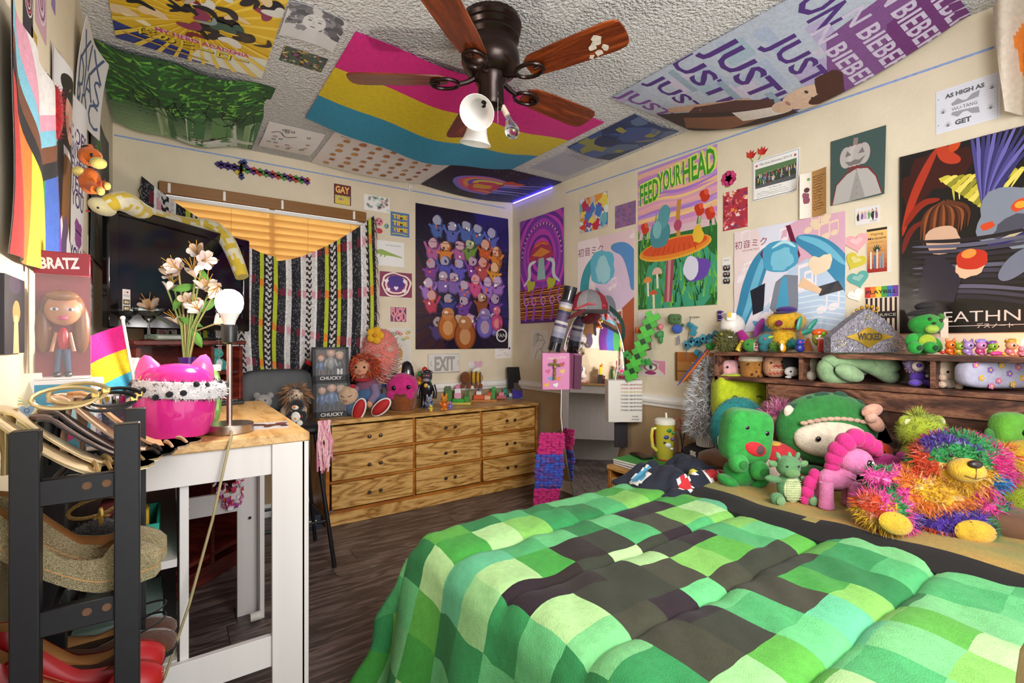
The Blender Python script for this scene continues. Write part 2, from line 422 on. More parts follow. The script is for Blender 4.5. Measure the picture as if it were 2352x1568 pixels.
def printed(name, label, cat, wall, tl, br, draw, paper='#efe9dd', deform=None, grid=(10, 10), m=None, group=None, off=.0015, rot=0, pts=None, thick=.0009, raw=None, loose=None):
    """a sheet fixed to a wall between two pixels of the photograph; draw(art) prints on it"""
    m = m or PAPER; ax = AX[wall]
    if raw: c, wd, hg = V(raw[0]), raw[1], raw[2]
    else:
        a, b = wallp(wall, *tl), wallp(wall, *br); X, Y = V(ax[0]), V(ax[1]); d = b-a; wd, hg = d.dot(X), -d.dot(Y); c = (a+b)/2
    z = V(ax[2]); mw = frame(c+z*off, *ax) @ M4.Rotation(rot, 4, 'Z')
    A = Art(wd, hg); draw(A); grid = (grid[0]*2, grid[1]*2)
    if deform: src = sheet(lambda u, v: V((u*wd-wd/2, v*hg-hg/2, 0))+V(deform(u, v)), grid[0], grid[1], thick)
    else: src = box(wd, hg, thick, (0, 0, -thick/2))
    o = link(name, mesh(name, [src], m, 40, h(paper)), None, mw=mw); tag(o, label, cat, group)
    for tx, s in A.meshes(deform, grid).items():
        part('lettering' if tx else 'printed_image', m, o, s, smooth=40 if deform else 0, kind=loose)
    return o
# ================================================================ room shell
CREAM, TAN = '#dccfb6', '#a98f6e'
WALL = mat('wall_paint', None, .8, var=.07, scale=7, bump=.12, bscale=70)
WALL.name = 'wall_paint_Col_'
CEIL = mat('popcorn_ceiling', '#e2e0de', .95, var=.12, scale=50, bump=1.0, bscale=85)
TRIMW = mat('white_trim', '#eeebe6', .4, var=.04)
RAIL = .80                       # height of the chair rail
def wallbox(x0, x1, y0, y1, z0, z1, c): return K(box(x1-x0, y1-y0, z1-z0, ((x0+x1)/2, (y0+y1)/2, (z0+z1)/2)), c)
WX0, WX1, WZ0, WZ1 = -.07, 1.19, .86, 2.14
def two(x0, x1, y0, y1, z0=0, z1=HC):
    o = []
    if z0 < RAIL: o.append(wallbox(x0, x1, y0, y1, z0, min(RAIL, z1), TAN))
    if z1 > RAIL: o.append(wallbox(x0, x1, y0, y1, max(RAIL, z0), z1, CREAM))
    return o
t = .1
struct('wall_back', WALL, *two(XL-t, WX0, YB, YB+t), *two(WX1, XR+t, YB, YB+t), *two(WX0, WX1, YB, YB+t, 0, WZ0), *two(WX0, WX1, YB, YB+t, WZ1, HC), label='cream and tan wall with the window')
struct('wall_right', WALL, *two(XR, XR+t, YF, YB), label='cream wall covered in posters behind the bed')
struct('wall_left', WALL, *two(XL-t, XL, YF, YB), label='cream wall beside the desk')
struct('ceiling', CEIL, box(XR-XL+.2, YB-YF+.1, .1, ((XL+XR)/2, (YB+YF)/2+.05, HC+.05)), label='white popcorn ceiling')
fl = struct('floor', mat('floor_base', '#1c1817', .8), box(XR-XL+.2, YB-YF+.1, .05, ((XL+XR)/2, (YB+YF)/2+.05, -.031)), label='dark grey plank floor')
PLK = wood('grey_plank', [(.2, '#3a302e'), (.45, '#5a4d4a'), (.62, '#72635e'), (.85, '#8d7e77')], .42, 2.2, (1, 8, 8), dist=1.4)
y, k = YF, 0
while y < YB-.01:
    wd = min(.152, YB-y); x = XL-random.uniform(.1, 1.1)
    while x < XR:
        a, b = max(x, XL), min(x+1.22, XR)
        if b-a > .03: part('floor_plank', PLK, fl, box(b-a-.0018, wd-.0018, .006, b=.0008), loc=((a+b)/2, y+wd/2, -.0035), smooth=0)
        x += 1.22
    y += .152; k += 1
# chair rail along the two walls the photo shows
def railprof(): return [(0, 0), (.012, .004), (.016, .02), (.026, .03), (.03, .045), (.02, .055), (.022, .068), (0, .075)]
pr = railprof(); n = len(pr)
def rail(pts_a, pts_b): return (pts_a+pts_b, [(i, i+n, (i+1) % n+n, (i+1) % n) for i in range(n)]+[tuple(range(n)), tuple(range(n, 2*n))[::-1]])
struct('trim_1', TRIMW, rail([V((WX1+.04, YB-a, RAIL-.035+b)) for a, b in pr], [V((XR, YB-a, RAIL-.035+b)) for a, b in pr]), label='white chair rail on the window wall')
struct('trim_2', TRIMW, rail([V((XR-a, YB, RAIL-.035+b)) for a, b in pr], [V((XR-a, YF, RAIL-.035+b)) for a, b in pr]), label='white chair rail on the poster wall')
struct('baseboard_back', TRIMW, box(XR-XL, .014, .09, ((XL+XR)/2, YB-.007, .045), b=.004), label='white baseboard on the window wall')
struct('baseboard_right', TRIMW, box(.014, YB-YF, .09, (XR-.007, (YB+YF)/2, .045), b=.004), label='white baseboard on the poster wall')
# blue chalk-like line of tape high on the walls
TAPE = mat('blue_tape', '#8fa6d8', .7, var=.3, scale=60)
def tape(name, label, wall, p0, p1):
    a, b = wallp(wall, *p0, .001), wallp(wall, *p1, .001); d = b-a
    solo(name, label, 'tape', TAPE, (a+b)/2, box(d.length, .001, .009), rot=V((1, 0, 0)).rotation_difference(d).to_euler() if wall == 'back' else d.to_track_quat('X', 'Z').to_euler(), smooth=0)
tape('wall_tape', 'thin blue line of tape high on the window wall', 'back', (262, 310), (1160, 478))
tape('wall_tape', 'thin blue line of tape high on the poster wall', 'right', (1300, 443), (2284, 108))
CEIL.node_tree.nodes['Bump'].inputs['Distance'].default_value = .05; CEIL.node_tree.nodes['Bump'].inputs['Strength'].default_value = .8
# ================================================================ window, blinds, striped blanket
wn = tag(link('window_1', None), 'window with closed golden blinds', None, None, 'structure')
part('window_frame', TRIMW, wn, *[box(a, .06, b, (x, YB+.06, z), b=.004) for a, b, x, z in ((.04, WZ1-WZ0, WX0+.02, (WZ0+WZ1)/2), (.04, WZ1-WZ0, WX1-.02, (WZ0+WZ1)/2), (WX1-WX0, .04, (WX0+WX1)/2, WZ0+.02), (WX1-WX0, .04, (WX0+WX1)/2, WZ1-.02), (.035, WZ1-WZ0, (WX0+WX1)/2, (WZ0+WZ1)/2))])
part('pane', mat('window_glass', '#f2f6ff', .02, trans=1, var=0, ior=1.1), wn, box((WX1-WX0)/2-.05, .005, WZ1-WZ0-.08, ((WX0*3+WX1)/4, YB+.07, (WZ0+WZ1)/2)), smooth=0)
part('pane', MATS['window_glass'], wn, box((WX1-WX0)/2-.05, .005, WZ1-WZ0-.08, ((WX0+WX1*3)/4, YB+.07, (WZ0+WZ1)/2)), smooth=0)
part('window_sill', TRIMW, wn, box(WX1-WX0+.12, .12, .03, ((WX0+WX1)/2, YB-.01, WZ0-.015), b=.006), box(WX1-WX0+.06, .016, .07, ((WX0+WX1)/2, YB-.008, WZ0-.065), b=.003))
def translucent(name, col, tcol, f=.5, rough=.6, scale=8, stretch=(1, 1, 1), var=.15):
    m = mat(name, col, rough, var=var, scale=scale, stretch=stretch); L = m.node_tree.links; b = m.node_tree.nodes['Principled BSDF']
    tr = nn(m, 'ShaderNodeBsdfTranslucent'); tr.inputs[0].default_value = (*h(tcol), 1); mx = nn(m, 'ShaderNodeMixShader'); mx.inputs[0].default_value = f
    out = m.node_tree.nodes['Material Output']; L.new(b.outputs[0], mx.inputs[1]); L.new(tr.outputs[0], mx.inputs[2]); L.new(mx.outputs[0], out.inputs[0]); return m
SLAT = translucent('golden_slat', '#e6c27a', '#ffe2a8', .6, stretch=(.15, 1, 6))
bl = thing('window_blind', 'wide golden slatted blind closed over the window', 'blind', ((WX0+WX1)/2, YB+.01, WZ1))
BW = WX1-WX0-.03
part('valance', mat('valance_wood', '#8a5a1c', .4, var=.25, stretch=(.2, 1, 8), scale=6), bl, box(BW+.02, .02, .075, (0, -.035, -.037), b=.004))
part('headrail', TRIMW, bl, box(BW, .03, .022, (0, -.012, -.087), b=.004))
for x in (-.56, -.28, .05, .52): part('valance_clip', TRIMW, bl, box(.016, .012, .06, (x*BW/1.2, -.047, -.037), b=.003))
z, sl = -.115, None
while z > WZ0-WZ1+.05:
    if sl is None:
        sl = part('slat', SLAT, bl, sheet(lambda u, v: ((u-.5)*BW, .004*sin(pi*v)+.014-.03*v, -.027+.054*v), 4, 4, .003)); sl.location = (0, 0, z)
    else: dup(sl, (0, 0, z))
    z -= .0475
part('bottom_rail', SLAT, bl, box(BW, .02, .025, (0, 0, z), b=.004))
for x in (-.5, -.2, .18, .42): part('ladder_cord', mat('cord', '#c9a968', .8), bl, rod((x*BW, -.018, -.09), (x*BW, -.018, z), .0012, n=5))
# serape blanket hung over the lower window from two nails
BA, BB = onY(325, 405, YB-.035), onY(858, 496, YB-.035)
def blanket_pt(u, v):
    x = BA.x+(BB.x-BA.x)*u; zt = max(BA.z-.40*(1-abs((u-.52)/.52)**1.5), 0) if u < .52 else BB.z-.40*(1-((u-.52)/.48)**1.5)
    zb = .87-.04*sin(u*9); z = zb+(zt-zb)*v
    y = YB-.05-.022*sin(u*33+v*1.5)*(1-v*.6)-.012*sin(u*11+v*5)-.015*(1-v)
    return V((x+.02*sin(v*4+u*6)*(1-v), y, z))
NU, NV = 232, 120
st = []                            # stripes across the blanket: (width, colour)
seq = [(3, 'k'), (2, 'k2'), (1, 'w'), (2, 'lw'), (3, 'd'), (2, 'lw'), (1, 'w'), (2, 'k2'), (2, 'k'), (2, 'y'), (1, 'k'), (3, 'd'), (1, 'k'), (2, 'y'), (1, 'k'), (3, 'k2'), (1, 'w'), (2, 'lw')]
cols = []
while len(cols) < NU:
    for wd, c in seq: cols += [c]*wd
cols = [c for c in cols for _ in (0, 1)][:NU]; cols[-10:] = ['k']*2+['y']*4+['k']*4; rr = random.Random(4)
base = {'k': '#17151a', 'k2': '#26252b', 'w': '#e9e6e2', 'lw': '#d8d3d2', 'y': '#b9c42e'}
def bcol(i, j):
    c = cols[i]; band = (j*.3+i*.06) % 11
    if c == 'd': return '#1b181c' if (abs((i % 6)-2.5)+j*.75) % 4 < 2 else '#cfc9c4'
    if c == 'y' and band < 2: return '#e8842c'
    if c == 'k2' and band < 2: return '#6e1c34'
    if c == 'lw' and band < 2: return '#d39aa6'
    if c in 'k2lw' and rr.random() < .16: return mixc(base[c], '#8a8890', .5)
    return base[c]
s = sheet(blanket_pt, NU, NV, .004)
fc = [h(bcol(q % NU, q//NU)) for q in range(NU*NV)]; fc = fc+fc+[h('#222024')]*(2*(NU+NV))
bk = solo('striped_blanket', 'black white and lime striped woven blanket hung across the window', 'blanket', CLOTH, (0, 0, 0), (s[0], s[1], fc))
fr = []
for k in range(46):
    p = blanket_pt(1, k/46); fr.append(K(tube([p, p+V((.012, -.004, -.02)), p+V((.014+.01*rr.random(), -.006, -.06-.02*rr.random()))], [.003, .0025, .001], 4), rr.choice(['#d9b8b4', '#e9c7c2', '#c9a5a4', '#2a2528'])))
for k in range(14):
    p = blanket_pt(0, .35+.65*k/14); fr.append(K(tube([p, p+V((-.012, -.004, -.03)), p+V((-.02*rr.random(), -.01, -.07))], [.003, .0025, .001], 4), '#2a2a2c'))
part('fringe', CLOTH, bk, *fr, kind='stuff')
# ================================================================ dresser
DW = wood('acacia', [(.2, '#7d5424'), (.34, '#a87a3c'), (.5, '#c49552'), (.8, '#d8ae6c')], .42, 2.0, (.8, 1, 4.5), dist=2.6)
DWF = wood('acacia_frame', [(.2, '#8a4a14'), (.5, '#a9661f'), (.8, '#b97a30')], .4, 3, (1, 6, 6), dist=.8)
DX0, DX1, DY0, DY1, DZ = .795, 2.495, 3.19, 3.585, .675
dr = thing('dresser', 'wide honey wood dresser with nine drawers under the posters', 'dresser', ((DX0+DX1)/2, (DY0+DY1)/2, 0))
W, D = DX1-DX0, DY1-DY0
part('body', DWF, dr, box(.025, D, DZ-.03, (-W/2+.0125, 0, DZ/2), b=.003), box(.025, D, DZ-.03, (W/2-.0125, 0, DZ/2), b=.003), box(W-.05, .012, DZ-.06, (0, D/2-.006, DZ/2+.02)), box(W-.05, D-.03, .02, (0, 0, .085)))
part('top', DW, dr, box(W+.01, D+.01, .028, (0, 0, DZ-.014), b=.004))
part('plinth', DW, dr, box(W-.01, .02, .075, (0, -D/2+.014, .0375), b=.003))
cx = [-W/2+.025, -W/2+.025+.575, -W/2+.025+.575+.548, W/2-.025]
for x in cx[1:3]: part('divider', DWF, dr, box(.018, D-.02, DZ-.12, (x, 0, DZ/2+.03), b=.002))
zz = [.095, .095+.184, .095+.368, DZ-.028]
for z in zz[1:3]: part('rail', DWF, dr, box(W-.05, .03, .016, (0, -D/2+.018, z), b=.002))
KNOB = mat('knob_metal', '#6d6259', .3, metal=.9, var=.2)
for ci in range(3):
    for ri in range(3):
        x0, x1, z0, z1 = cx[ci]+.012, cx[ci+1]-.012, zz[ri]+.011, zz[ri+1]-.011; out = -.012 if (ci, ri) == (2, 0) else 0
        d = part('drawer', DW, dr, box(x1-x0, .022, z1-z0, b=.003), box(x1-x0-.03, D-.08, z1-z0-.03, (0, D/2-.04, 0)), loc=((x0+x1)/2, -D/2+.008+out, (z0+z1)/2))
        for s in (-1, 1): part('knob', KNOB, d, TM(lathe([(.004, 0), (.005, .01), (.011, .013), (.0125, .019), (.009, .024), (0, .026)], 12), M4.Translation((s*.038, -.011, 0)) @ M4.Rotation(R(90), 4, 'X')))
for x, z, c in ((-W/2+.022, DZ-.03, '#1e4a34'), (-W/2+.022, .1, '#6a6766')):
    part('corner_plate', mat('corner_plate'+c, c, .45, metal=.4), dr, box(.05, .003, .014, (x, -D/2-.0015, z)), box(.014, .003, .05, (x-.018, -D/2-.0015, z+(.02 if z < .3 else -.02))), smooth=0)
# ================================================================ counter table on the left
OAK = wood('oak_top', [(.25, '#a97b45'), (.5, '#c79a5f'), (.8, '#d9b27a')], .4, 4, (6, 1, 6), dist=1)
TX0, TX1, TY0, TY1, TZ = -.262, .326, 1.487, 2.40, .92
tb = thing('counter_table', 'white counter table with oak top and open shelves', 'table', ((TX0+TX1)/2, (TY0+TY1)/2, 0))
W, D = TX1-TX0, TY1-TY0; hx, hy = W/2, D/2
part('tabletop', OAK, tb, box(W, D, .026, (0, 0, TZ-.013), b=.003))
zt = TZ-.026
part('apron', WHITEP, tb, box(W-.11, .018, .085, (-.04, -hy+.022, zt-.0425), b=.001))
part('apron', WHITEP, tb, box(W-.11, .018, .085, (-.04, hy-.022, zt-.0425), b=.001))
part('apron', WHITEP, tb, box(.018, D-.2, .085, (hx-.022, 0, zt-.0425), b=.001))
def leg(y, s):
    return part('leg', WHITEP, tb, box(.085, .018, zt, (hx-.055, y+s*.0, zt/2), b=.0012), box(.018, .085, zt, (hx-.0105, y-s*.0335, zt/2), b=.0012))
leg(-hy+.013, -1); leg(hy-.013, 1)
xd = .026-(TX0+TX1)/2
part('divider', WHITEP, tb, box(.02, D-.06, zt-.27, (xd, 0, .27+(zt-.27)/2), b=.001))
part('side_panel', WHITEP, tb, box(.018, D-.06, zt, (-hx+.012, 0, zt/2), b=.001))
SHF = mat('shelf_laminate', '#cfc8c4', .5, var=.06)
for z in (.61, .35): part('shelf', SHF, tb, box(xd+hx-.03, D-.07, .02, ((xd-hx)/2, 0, z), b=.001))
part('foot_rail', WHITEP, tb, box(W-.1, .018, .085, (-.045, -hy+.022, .315), b=.001))
part('foot_rail', WHITEP, tb, box(W-.1, .018, .085, (-.045, hy-.022, .50), b=.001))
for x, z in ((.02, .5), (hx-.05, .75), (hx-.05, .42)):
    part('cam_cap', BLACKP, tb, TM(cyl(.006, .002, 10), M4.Translation((x, hy-.031, z)) @ M4.Rotation(R(90), 4, 'X')))
# ================================================================ red wood hutch in the corner, television on it
CHERRY = wood('cherry', [(.2, '#3d0f0c'), (.5, '#5f1d16'), (.8, '#7e3222')], .35, 3, (1, 1, 6), dist=.8)
TVL, TVR = V((-.225, 2.62, 0)), V((.352, 3.16, 0)); dv = (TVR-TVL); ang = atan2(dv.y, dv.x); tc = (TVL+TVR)/2
hz = 1.185
ht = thing('corner_hutch', 'dark red wooden hutch standing in the corner under the television', 'hutch', tc+dv.normalized()*-.06+V((-sin(ang), cos(ang), 0))*-.01, ang)
hw, hd = .60, .22
part('top', CHERRY, ht, box(hw+.03, hd, .022, (0, 0, hz-.011), b=.004))
for x in (-hw/2+.012, hw/2-.012, .1): part('side_panel', CHERRY, ht, box(.022, hd-.02, hz-.03, (x, 0, (hz-.03)/2), b=.002))
part('back_panel', CHERRY, ht, box(hw, .01, hz-.05, (0, hd/2-.012, hz/2)))
for z in (.12, .42, .66, .88, 1.02): part('shelf', CHERRY, ht, box(hw-.05, hd-.03, .02, (0, 0, z), b=.002))
part('base', CHERRY, ht, box(hw-.02, hd-.01, .08, (0, 0, .04), b=.004))
tv = thing('television', 'large black flat television in the corner with a plush snake over it', 'television', (tc.x, tc.y, hz+.002), ang)
tw, th_ = dv.length+.01, .52
SCR = mat('tv_screen', '#0b0c16', .1, var=.4, scale=3, coat=.3)
part('bezel', mat('piano_black', '#0c0b0d', .12, var=.1, coat=.5), tv, *[box(a, .035, b, (x, 0, z), b=.006) for a, b, x, z in ((.05, th_, -tw/2+.025, .05+th_/2), (.05, th_, tw/2-.025, .05+th_/2), (tw, .045, 0, .05+th_-.0225), (tw, .075, 0, .05+.0375))], box(tw-.04, .03, th_-.04, (0, .012, .05+th_/2)))
part('screen', SCR, tv, box(tw-.096, .004, th_-.116, (0, -.005, .066+th_/2)), smooth=0)
part('stand', BLACKP, tv, box(.3, .16, .012, (0, 0, .006), b=.005), box(.08, .03, .05, (0, .01, .03), b=.004))
bx = thing('streaming_box', 'small flat grey green box under the television', 'box', (tc.x-.09, tc.y-.20, hz+.001), ang)
part('case', PLAS, bx, box(.14, .07, .026, (0, 0, .013), b=.004), col=h('#7d8f80')); part('front_strip', PLAS, bx, box(.13, .002, .012, (0, -.036, .013)), col=h('#d9dcd8'))
# ================================================================ bed with bookcase headboard
HX, HXB, HY0, HY1, HT = 2.285, 2.515, .085, 1.455, 1.128
RW = wood('rustic_brown', [(.2, '#2a1713'), (.42, '#4a2a1f'), (.6, '#6b4230'), (.85, '#94684c')], .5, 3.4, (5, 1.1, 5), dist=1.1)
RWD = wood('rustic_dark', [(.2, '#1d0f0c'), (.5, '#3a2018'), (.85, '#5a3626')], .5, 3.4, (5, 1.1, 5), dist=1.1)
hb = thing('bookcase_headboard', 'rustic brown bookcase headboard with cubbies full of plush toys', 'headboard', ((HX+HXB)/2, (HY0+HY1)/2, 0))
L, D = HY1-HY0, HXB-HX; z1 = 1.0
part('top_board', RW, hb, box(D, L, .02, (0, 0, HT-.01), b=.002))
part('shelf', RW, hb, box(D, L, .02, (0, 0, z1-.005), b=.002))
for y in (L/2-.01, -L/2+.01): part('side_panel', RW, hb, box(D, .02, HT-.02, (0, y, (HT-.02)/2), b=.002))
part('back_panel', RWD, hb, box(.012, L-.04, HT-.25, (D/2-.008, 0, .22+(HT-.25)/2)))
yc = (HY0+HY1)/2
for px in (1836, 2140): part('divider', RW, hb, box(D-.01, .016, HT-z1-.025, (.005, onX(px, 840, HX).y-yc, (HT+z1)/2-.006), b=.001))
ya, yb = 1.185-yc, .343-yc
part('front_panel', RWD, hb, box(.014, ya-yb, z1-.3, (-D/2+.025, (ya+yb)/2, .28+(z1-.3)/2)))
for y in (ya, yb): part('cubby_wall', RW, hb, box(D-.02, .018, z1-.3, (0, y, .28+(z1-.3)/2), b=.001))
part('panel_frame', RW, hb, box(.012, ya-yb, .075, (-D/2+.012, (ya+yb)/2, z1-.055), b=.002)); part('panel_frame', RW, hb, box(.012, .07, z1-.4, (-D/2+.012, ya-.035, .3+(z1-.4)/2), b=.002)); part('panel_frame', RW, hb, box(.012, .075, z1-.4, (-D/2+.012, yb+.035, .3+(z1-.4)/2), b=.002))
for k, (y, a) in enumerate(((-.22, .42), (.18, -.42))): part('diagonal_board', RW, hb, TM(box(.008, .5, .075, b=.002), M4.Translation((-D/2+.016, (ya+yb)/2+y, .72)) @ M4.Rotation(a, 4, 'X')))
BX0, BX1, BY0, BY1, BZ = .64, 2.278, .165, 1.415, .54
bd = thing('bed', 'full size bed with dark frame under the green comforter', 'bed', ((BX0+BX1)/2, (BY0+BY1)/2, 0))
lx, ly = BX1-BX0, BY1-BY0
part('frame', RWD, bd, box(lx-.06, ly-.06, .14, (0, 0, .25), b=.006))
for x in (-lx/2+.12, lx/2-.08):
    for y in (-ly/2+.12, ly/2-.12): part('leg', RWD, bd, box(.06, .06, .18, (x, y, .09), b=.004))
part('mattress', mat('mattress_cover', '#b7a98f', .9, bump=.3, sheen=.2), bd, ball(lx/2, ly/2, (BZ-.3)/2, (0, 0, (BZ+.3)/2), 40, 14, e=.12, ez=.25))
SHEET = mat('dark_sheet', '#b39a6a', .95, var=.35, scale=18, sheen=.4, bump=.4, bscale=200)
# patchwork comforter
PS = .117; N = 8; r0 = .075
X_head = 1.70; nX, nY = 16, 15
greens = ['#2f8f4f', '#4aa865', '#63bd78', '#74c07c', '#93cb86', '#a9d48f', '#3e9a3a', '#57a83e', '#7dbb58', '#5fb98a', '#247a40']
darks = ['#221613', '#2e3224', '#22121c', '#3a3a2a']
rg = random.Random(21); patch = {(i, j): rg.choice(greens) for i in range(-1, nX+1) for j in range(-1, nY+1)}
def drape(e):
    if e <= 0: return 0, 0
    if e < r0*pi/2: return r0*sin(e/r0), r0*(1-cos(e/r0))
    f = e-r0*pi/2; return r0+f*.22, r0+f*.975
def comf(s, t):
    x, y = X_head-s, BY0-.02+t; ex, dx = drape(BX0+.05-x); ey, dy = drape(y-BY1+.05); en, dn = drape(BY0+.05-y)
    X = max(x, BX0+.05)-ex; Y = min(max(y, BY0+.05), BY1-.05)+ey-en
    dd = (dx**4+max(dy, dn)**4)**.25
    if dx > .05 and dy > .05: X -= .10*min(dy, dx); Y += .10*min(dy, dx)
    q = (t % .262)/.262; puff = .024*(1-abs(2*q-1)**7); wr = noise.noise(V((s*4.5, t*3.2, .3)))*.014+noise.noise(V((s*14+t*9, t*8, 2)))*.009
    fold = .03*sin(t*19+s*3)*min(1, dx*2.2)+.028*sin(s*17)*min(1, dy*2.2)
    Z = BZ+.015+puff*(1 if dd < .02 else .6)-dd+wr
    return V((X-fold*(dx > .03), Y+fold*(dy > .03), max(Z, .015+.01*sin(s*30)*sin(t*25)+.012)))
# dark blocks scattered loosely over the middle of the cover
dk = [(x0+(x1-x0)*rg.random(), y0+(y1-y0)*rg.random()) for x0, y0, x1, y1 in ((1430, 1180, 1530, 1215), (1510, 1225, 1610, 1262), (1240, 1345, 1320, 1385), (1340, 1275, 1470, 1330), (1400, 1320, 1590, 1440), (1570, 1425, 1750, 1490), (1710, 1290, 1940, 1390), (1510, 1475, 1670, 1530)) for _ in range(9)]
for px, py in dk:
    p = onZ(px, py, BZ+.03); patch[(int((X_head-p.x)//PS), int((p.y-BY0+.02)//PS))] = rg.choice(darks)
gs = sheet(lambda u, v: comf(u*nX*PS, v*nY*PS), nX*N, nY*N, .014)
cc = [h(patch[(q % (nX*N)//N, q//(nX*N)//N)]) for q in range(nX*N*nY*N)]
cc = cc+cc+[h('#3f9a55')]*(2*(nX*N+nY*N))
cm = solo('patchwork_comforter', 'quilted comforter of green squares with dark brown patches on the bed', 'comforter', CLOTH, (0, 0, 0), (gs[0], gs[1], cc), smooth=60)
seams = []
for k in range(0, 8):
    tt = k*.262
    if tt > nY*PS: break
    seams.append(K(tube([comf(nX*PS*i/60, tt)+V((0, 0, .002)) for i in range(61)], .0028, 5), '#1d5a30'))
part('quilting_seam', CLOTH, cm, *seams)
# tan and black throw folded along the pillows
def throw(u, v):
    y = BY0+.02+(BY1-BY0-.05)*u; x = 1.60+v*.63+.02*sin(u*9); z = BZ+.052+.012*noise.noise(V((u*9, v*5, 1)))-.02*max(0, v-.8)*5*.3
    if v < .12: z -= (.12-v)*.2
    return V((x, y, z))
s = sheet(throw, 60, 18, .02); rr = random.Random(3)
def thc(q):
    i, j = q % 60, q//60; e = 2.4+.9*noise.noise(V((i*.21, 0, 5)))
    if j < e: return '#0e0c0b'
    return mixc('#b08c48', '#8d8a4c', max(0, min(1, .5+noise.noise(V((i*.12, j*.5, 9))))))
fc = [h(thc(q)) for q in range(1080)]
solo('fleece_throw', 'tan fleece throw with black border spread below the plush toys', 'blanket', CLOTH, (0, 0, 0), (s[0], s[1], fc+fc+[h('#1b1715')]*156), smooth=60)
# ================================================================ nightstand
NX0, NX1, NY0, NY1, NZ = 2.03, 2.50, 1.475, 1.955, .48
nt = thing('nightstand', 'honey wood nightstand between the bed and the mirror', 'nightstand', ((NX0+NX1)/2, (NY0+NY1)/2, 0))
W, D = NX1-NX0, NY1-NY0
part('body', DWF, nt, box(W, .02, NZ-.03, (0, -D/2+.01, (NZ-.03)/2), b=.002), box(W, .02, NZ-.03, (0, D/2-.01, (NZ-.03)/2), b=.002), box(.01, D-.04, NZ-.05, (W/2-.005, 0, NZ/2)))
part('top', DW, nt, box(W+.01, D+.01, .026, (0, 0, NZ-.013), b=.003))
for z in (.13, .33):
    d = part('drawer', DW, nt, box(.02, D-.05, .18, b=.003), loc=(-W/2+.01, 0, z))
    part('knob', KNOB, d, TM(lathe([(.004, 0), (.011, .012), (.012, .018), (0, .024)], 12), M4.Translation((-.01, 0, 0)) @ M4.Rotation(R(-90), 4, 'Y')))
part('plinth', DWF, nt, box(W-.02, D-.02, .035, (0, 0, .0175)))
# ================================================================ standing oval mirror
MC = V((2.365, 2.44, .035)); mang = atan2(-.475, -.88)
mr = thing('standing_mirror', 'tall tapered oval mirror leaning near the dresser', 'mirror', MC, 0, mw=M4.Translation(MC) @ M4.Rotation(mang+pi/2, 4, 'Z') @ M4.Rotation(R(-3), 4, 'X'))
def outline(k=0):
    o = []
    for i in range(48):
        a = 2*pi*i/48; zz_ = .70-.70*cos(a); f = zz_/1.4
        wv = (.10+.125*min(1, f/.42)**.8 if f < .42 else .225)*(sqrt(max(0, 1-((f-.66)/.34)**2)) if f > .66 else 1)*(min(1, f/.02)**.5)
        o.append(((wv+k)*(1 if sin(a) > 0 else -1)*(1 if 0 < i < 48 and i != 24 else 0), zz_+(k if i == 24 else -k if i == 0 else 0)))
    return o
def up(s): return TM(s, M4.Rotation(R(90), 4, 'X'))
part('glass', mat('mirror_glass', '#f4f4f4', .015, metal=1, var=.03, scale=30), mr, T(up(extr(outline(), .004)), (0, -.002, 0)), smooth=0)
part('rim', CHROME, mr, tube([(x, -.004, z) for x, z in outline(.003)], .006, 8, closed=True))
part('backing', BLACKP, mr, T(up(extr(outline(-.004), .012)), (0, .016, 0)))
for x in (-.13, .13): part('stand_leg', BLACKM, mr, tube([(x, .03, .62), (x*1.1, .05, -.02)], .009, 8), tube([(x*1.1, .05, .03), (x*1.1, -.08, -.02)], .009, 8))
part('crossbar', BLACKM, mr, rod((-.14, .045, .12), (.14, .045, .12), .008))
# ================================================================ ceiling fan
FAN = V((1.03, 1.62, HC))
fn = thing('ceiling_fan', 'dark bronze ceiling fan with five brown wooden blades', 'ceiling fan', FAN)
part('motor_housing', BRONZE, fn, lathe([(.118, 0), (.122, -.02), (.112, -.03), (.118, -.045), (.106, -.056), (.112, -.075), (.098, -.086), (.1, -.11), (.112, -.13), (.115, -.165), (.1, -.2), (.075, -.215), (.06, -.222)][::-1], 32))
part('switch_housing', BRONZE, fn, lathe([(.02, -.345), (.045, -.335), (.052, -.32), (.05, -.26), (.062, -.24), (.065, -.215)], 24))
FW = wood('fan_blade_wood', [(.2, '#4a1d0a'), (.5, '#7a3412'), (.8, '#9a4a1c')], .3, 3, (1, 9, 9), dist=.7)
def bladeout():
    o = [(.17, .03), (.2, .052), (.3, .06), (.5, .066), (.535, .06), (.55, .045), (.555, .02)]
    return [(x, -y) for x, y in o]+[(x, y) for x, y in o[::-1]]
for k in range(5):
    a = R(3+72*k)
    b = part('blade', FW, fn, T(extr(bladeout(), .006), (0, 0, -.003), (R(-11), 0, 0)), loc=(0, 0, -.235), rot=(0, 0, a))
    part('blade_bracket', BRONZE, b, tube([(.055, 0, .015), (.09, 0, -.004), (.125, .0, -.014)], [.012, .01, .01], 8), tube([(.125+.055*(1-cos(t)), .04*sin(t)*(1 if True else 1), -.014+.008*sin(t)*-.2) for t in [2*pi*i/14 for i in range(14)]], .0075, 8, closed=True), rod((.2, 0, -.013), (.235, 0, -.012), .006))
    if k == 4:
        rr = random.Random(8); pl = []
        for (x, y, s) in ((.43, .012, .018), (.455, -.01, .02), (.47, .03, .014), (.44, .045, .016), (.41, .05, .01)):
            q = [(x+s*(.6+.7*rr.random())*cos(t), y+s*(.5+.8*rr.random())*sin(t)) for t in [2*pi*i/11 for i in range(11)]]
            pl.append(T(extr(q, .0012), (0, 0, -.0048), (R(-11), 0, 0)))
        part('peeled_patch', mat('bare_board', '#c9bfb0', .9, var=.3, scale=80), b, *pl, smooth=0)
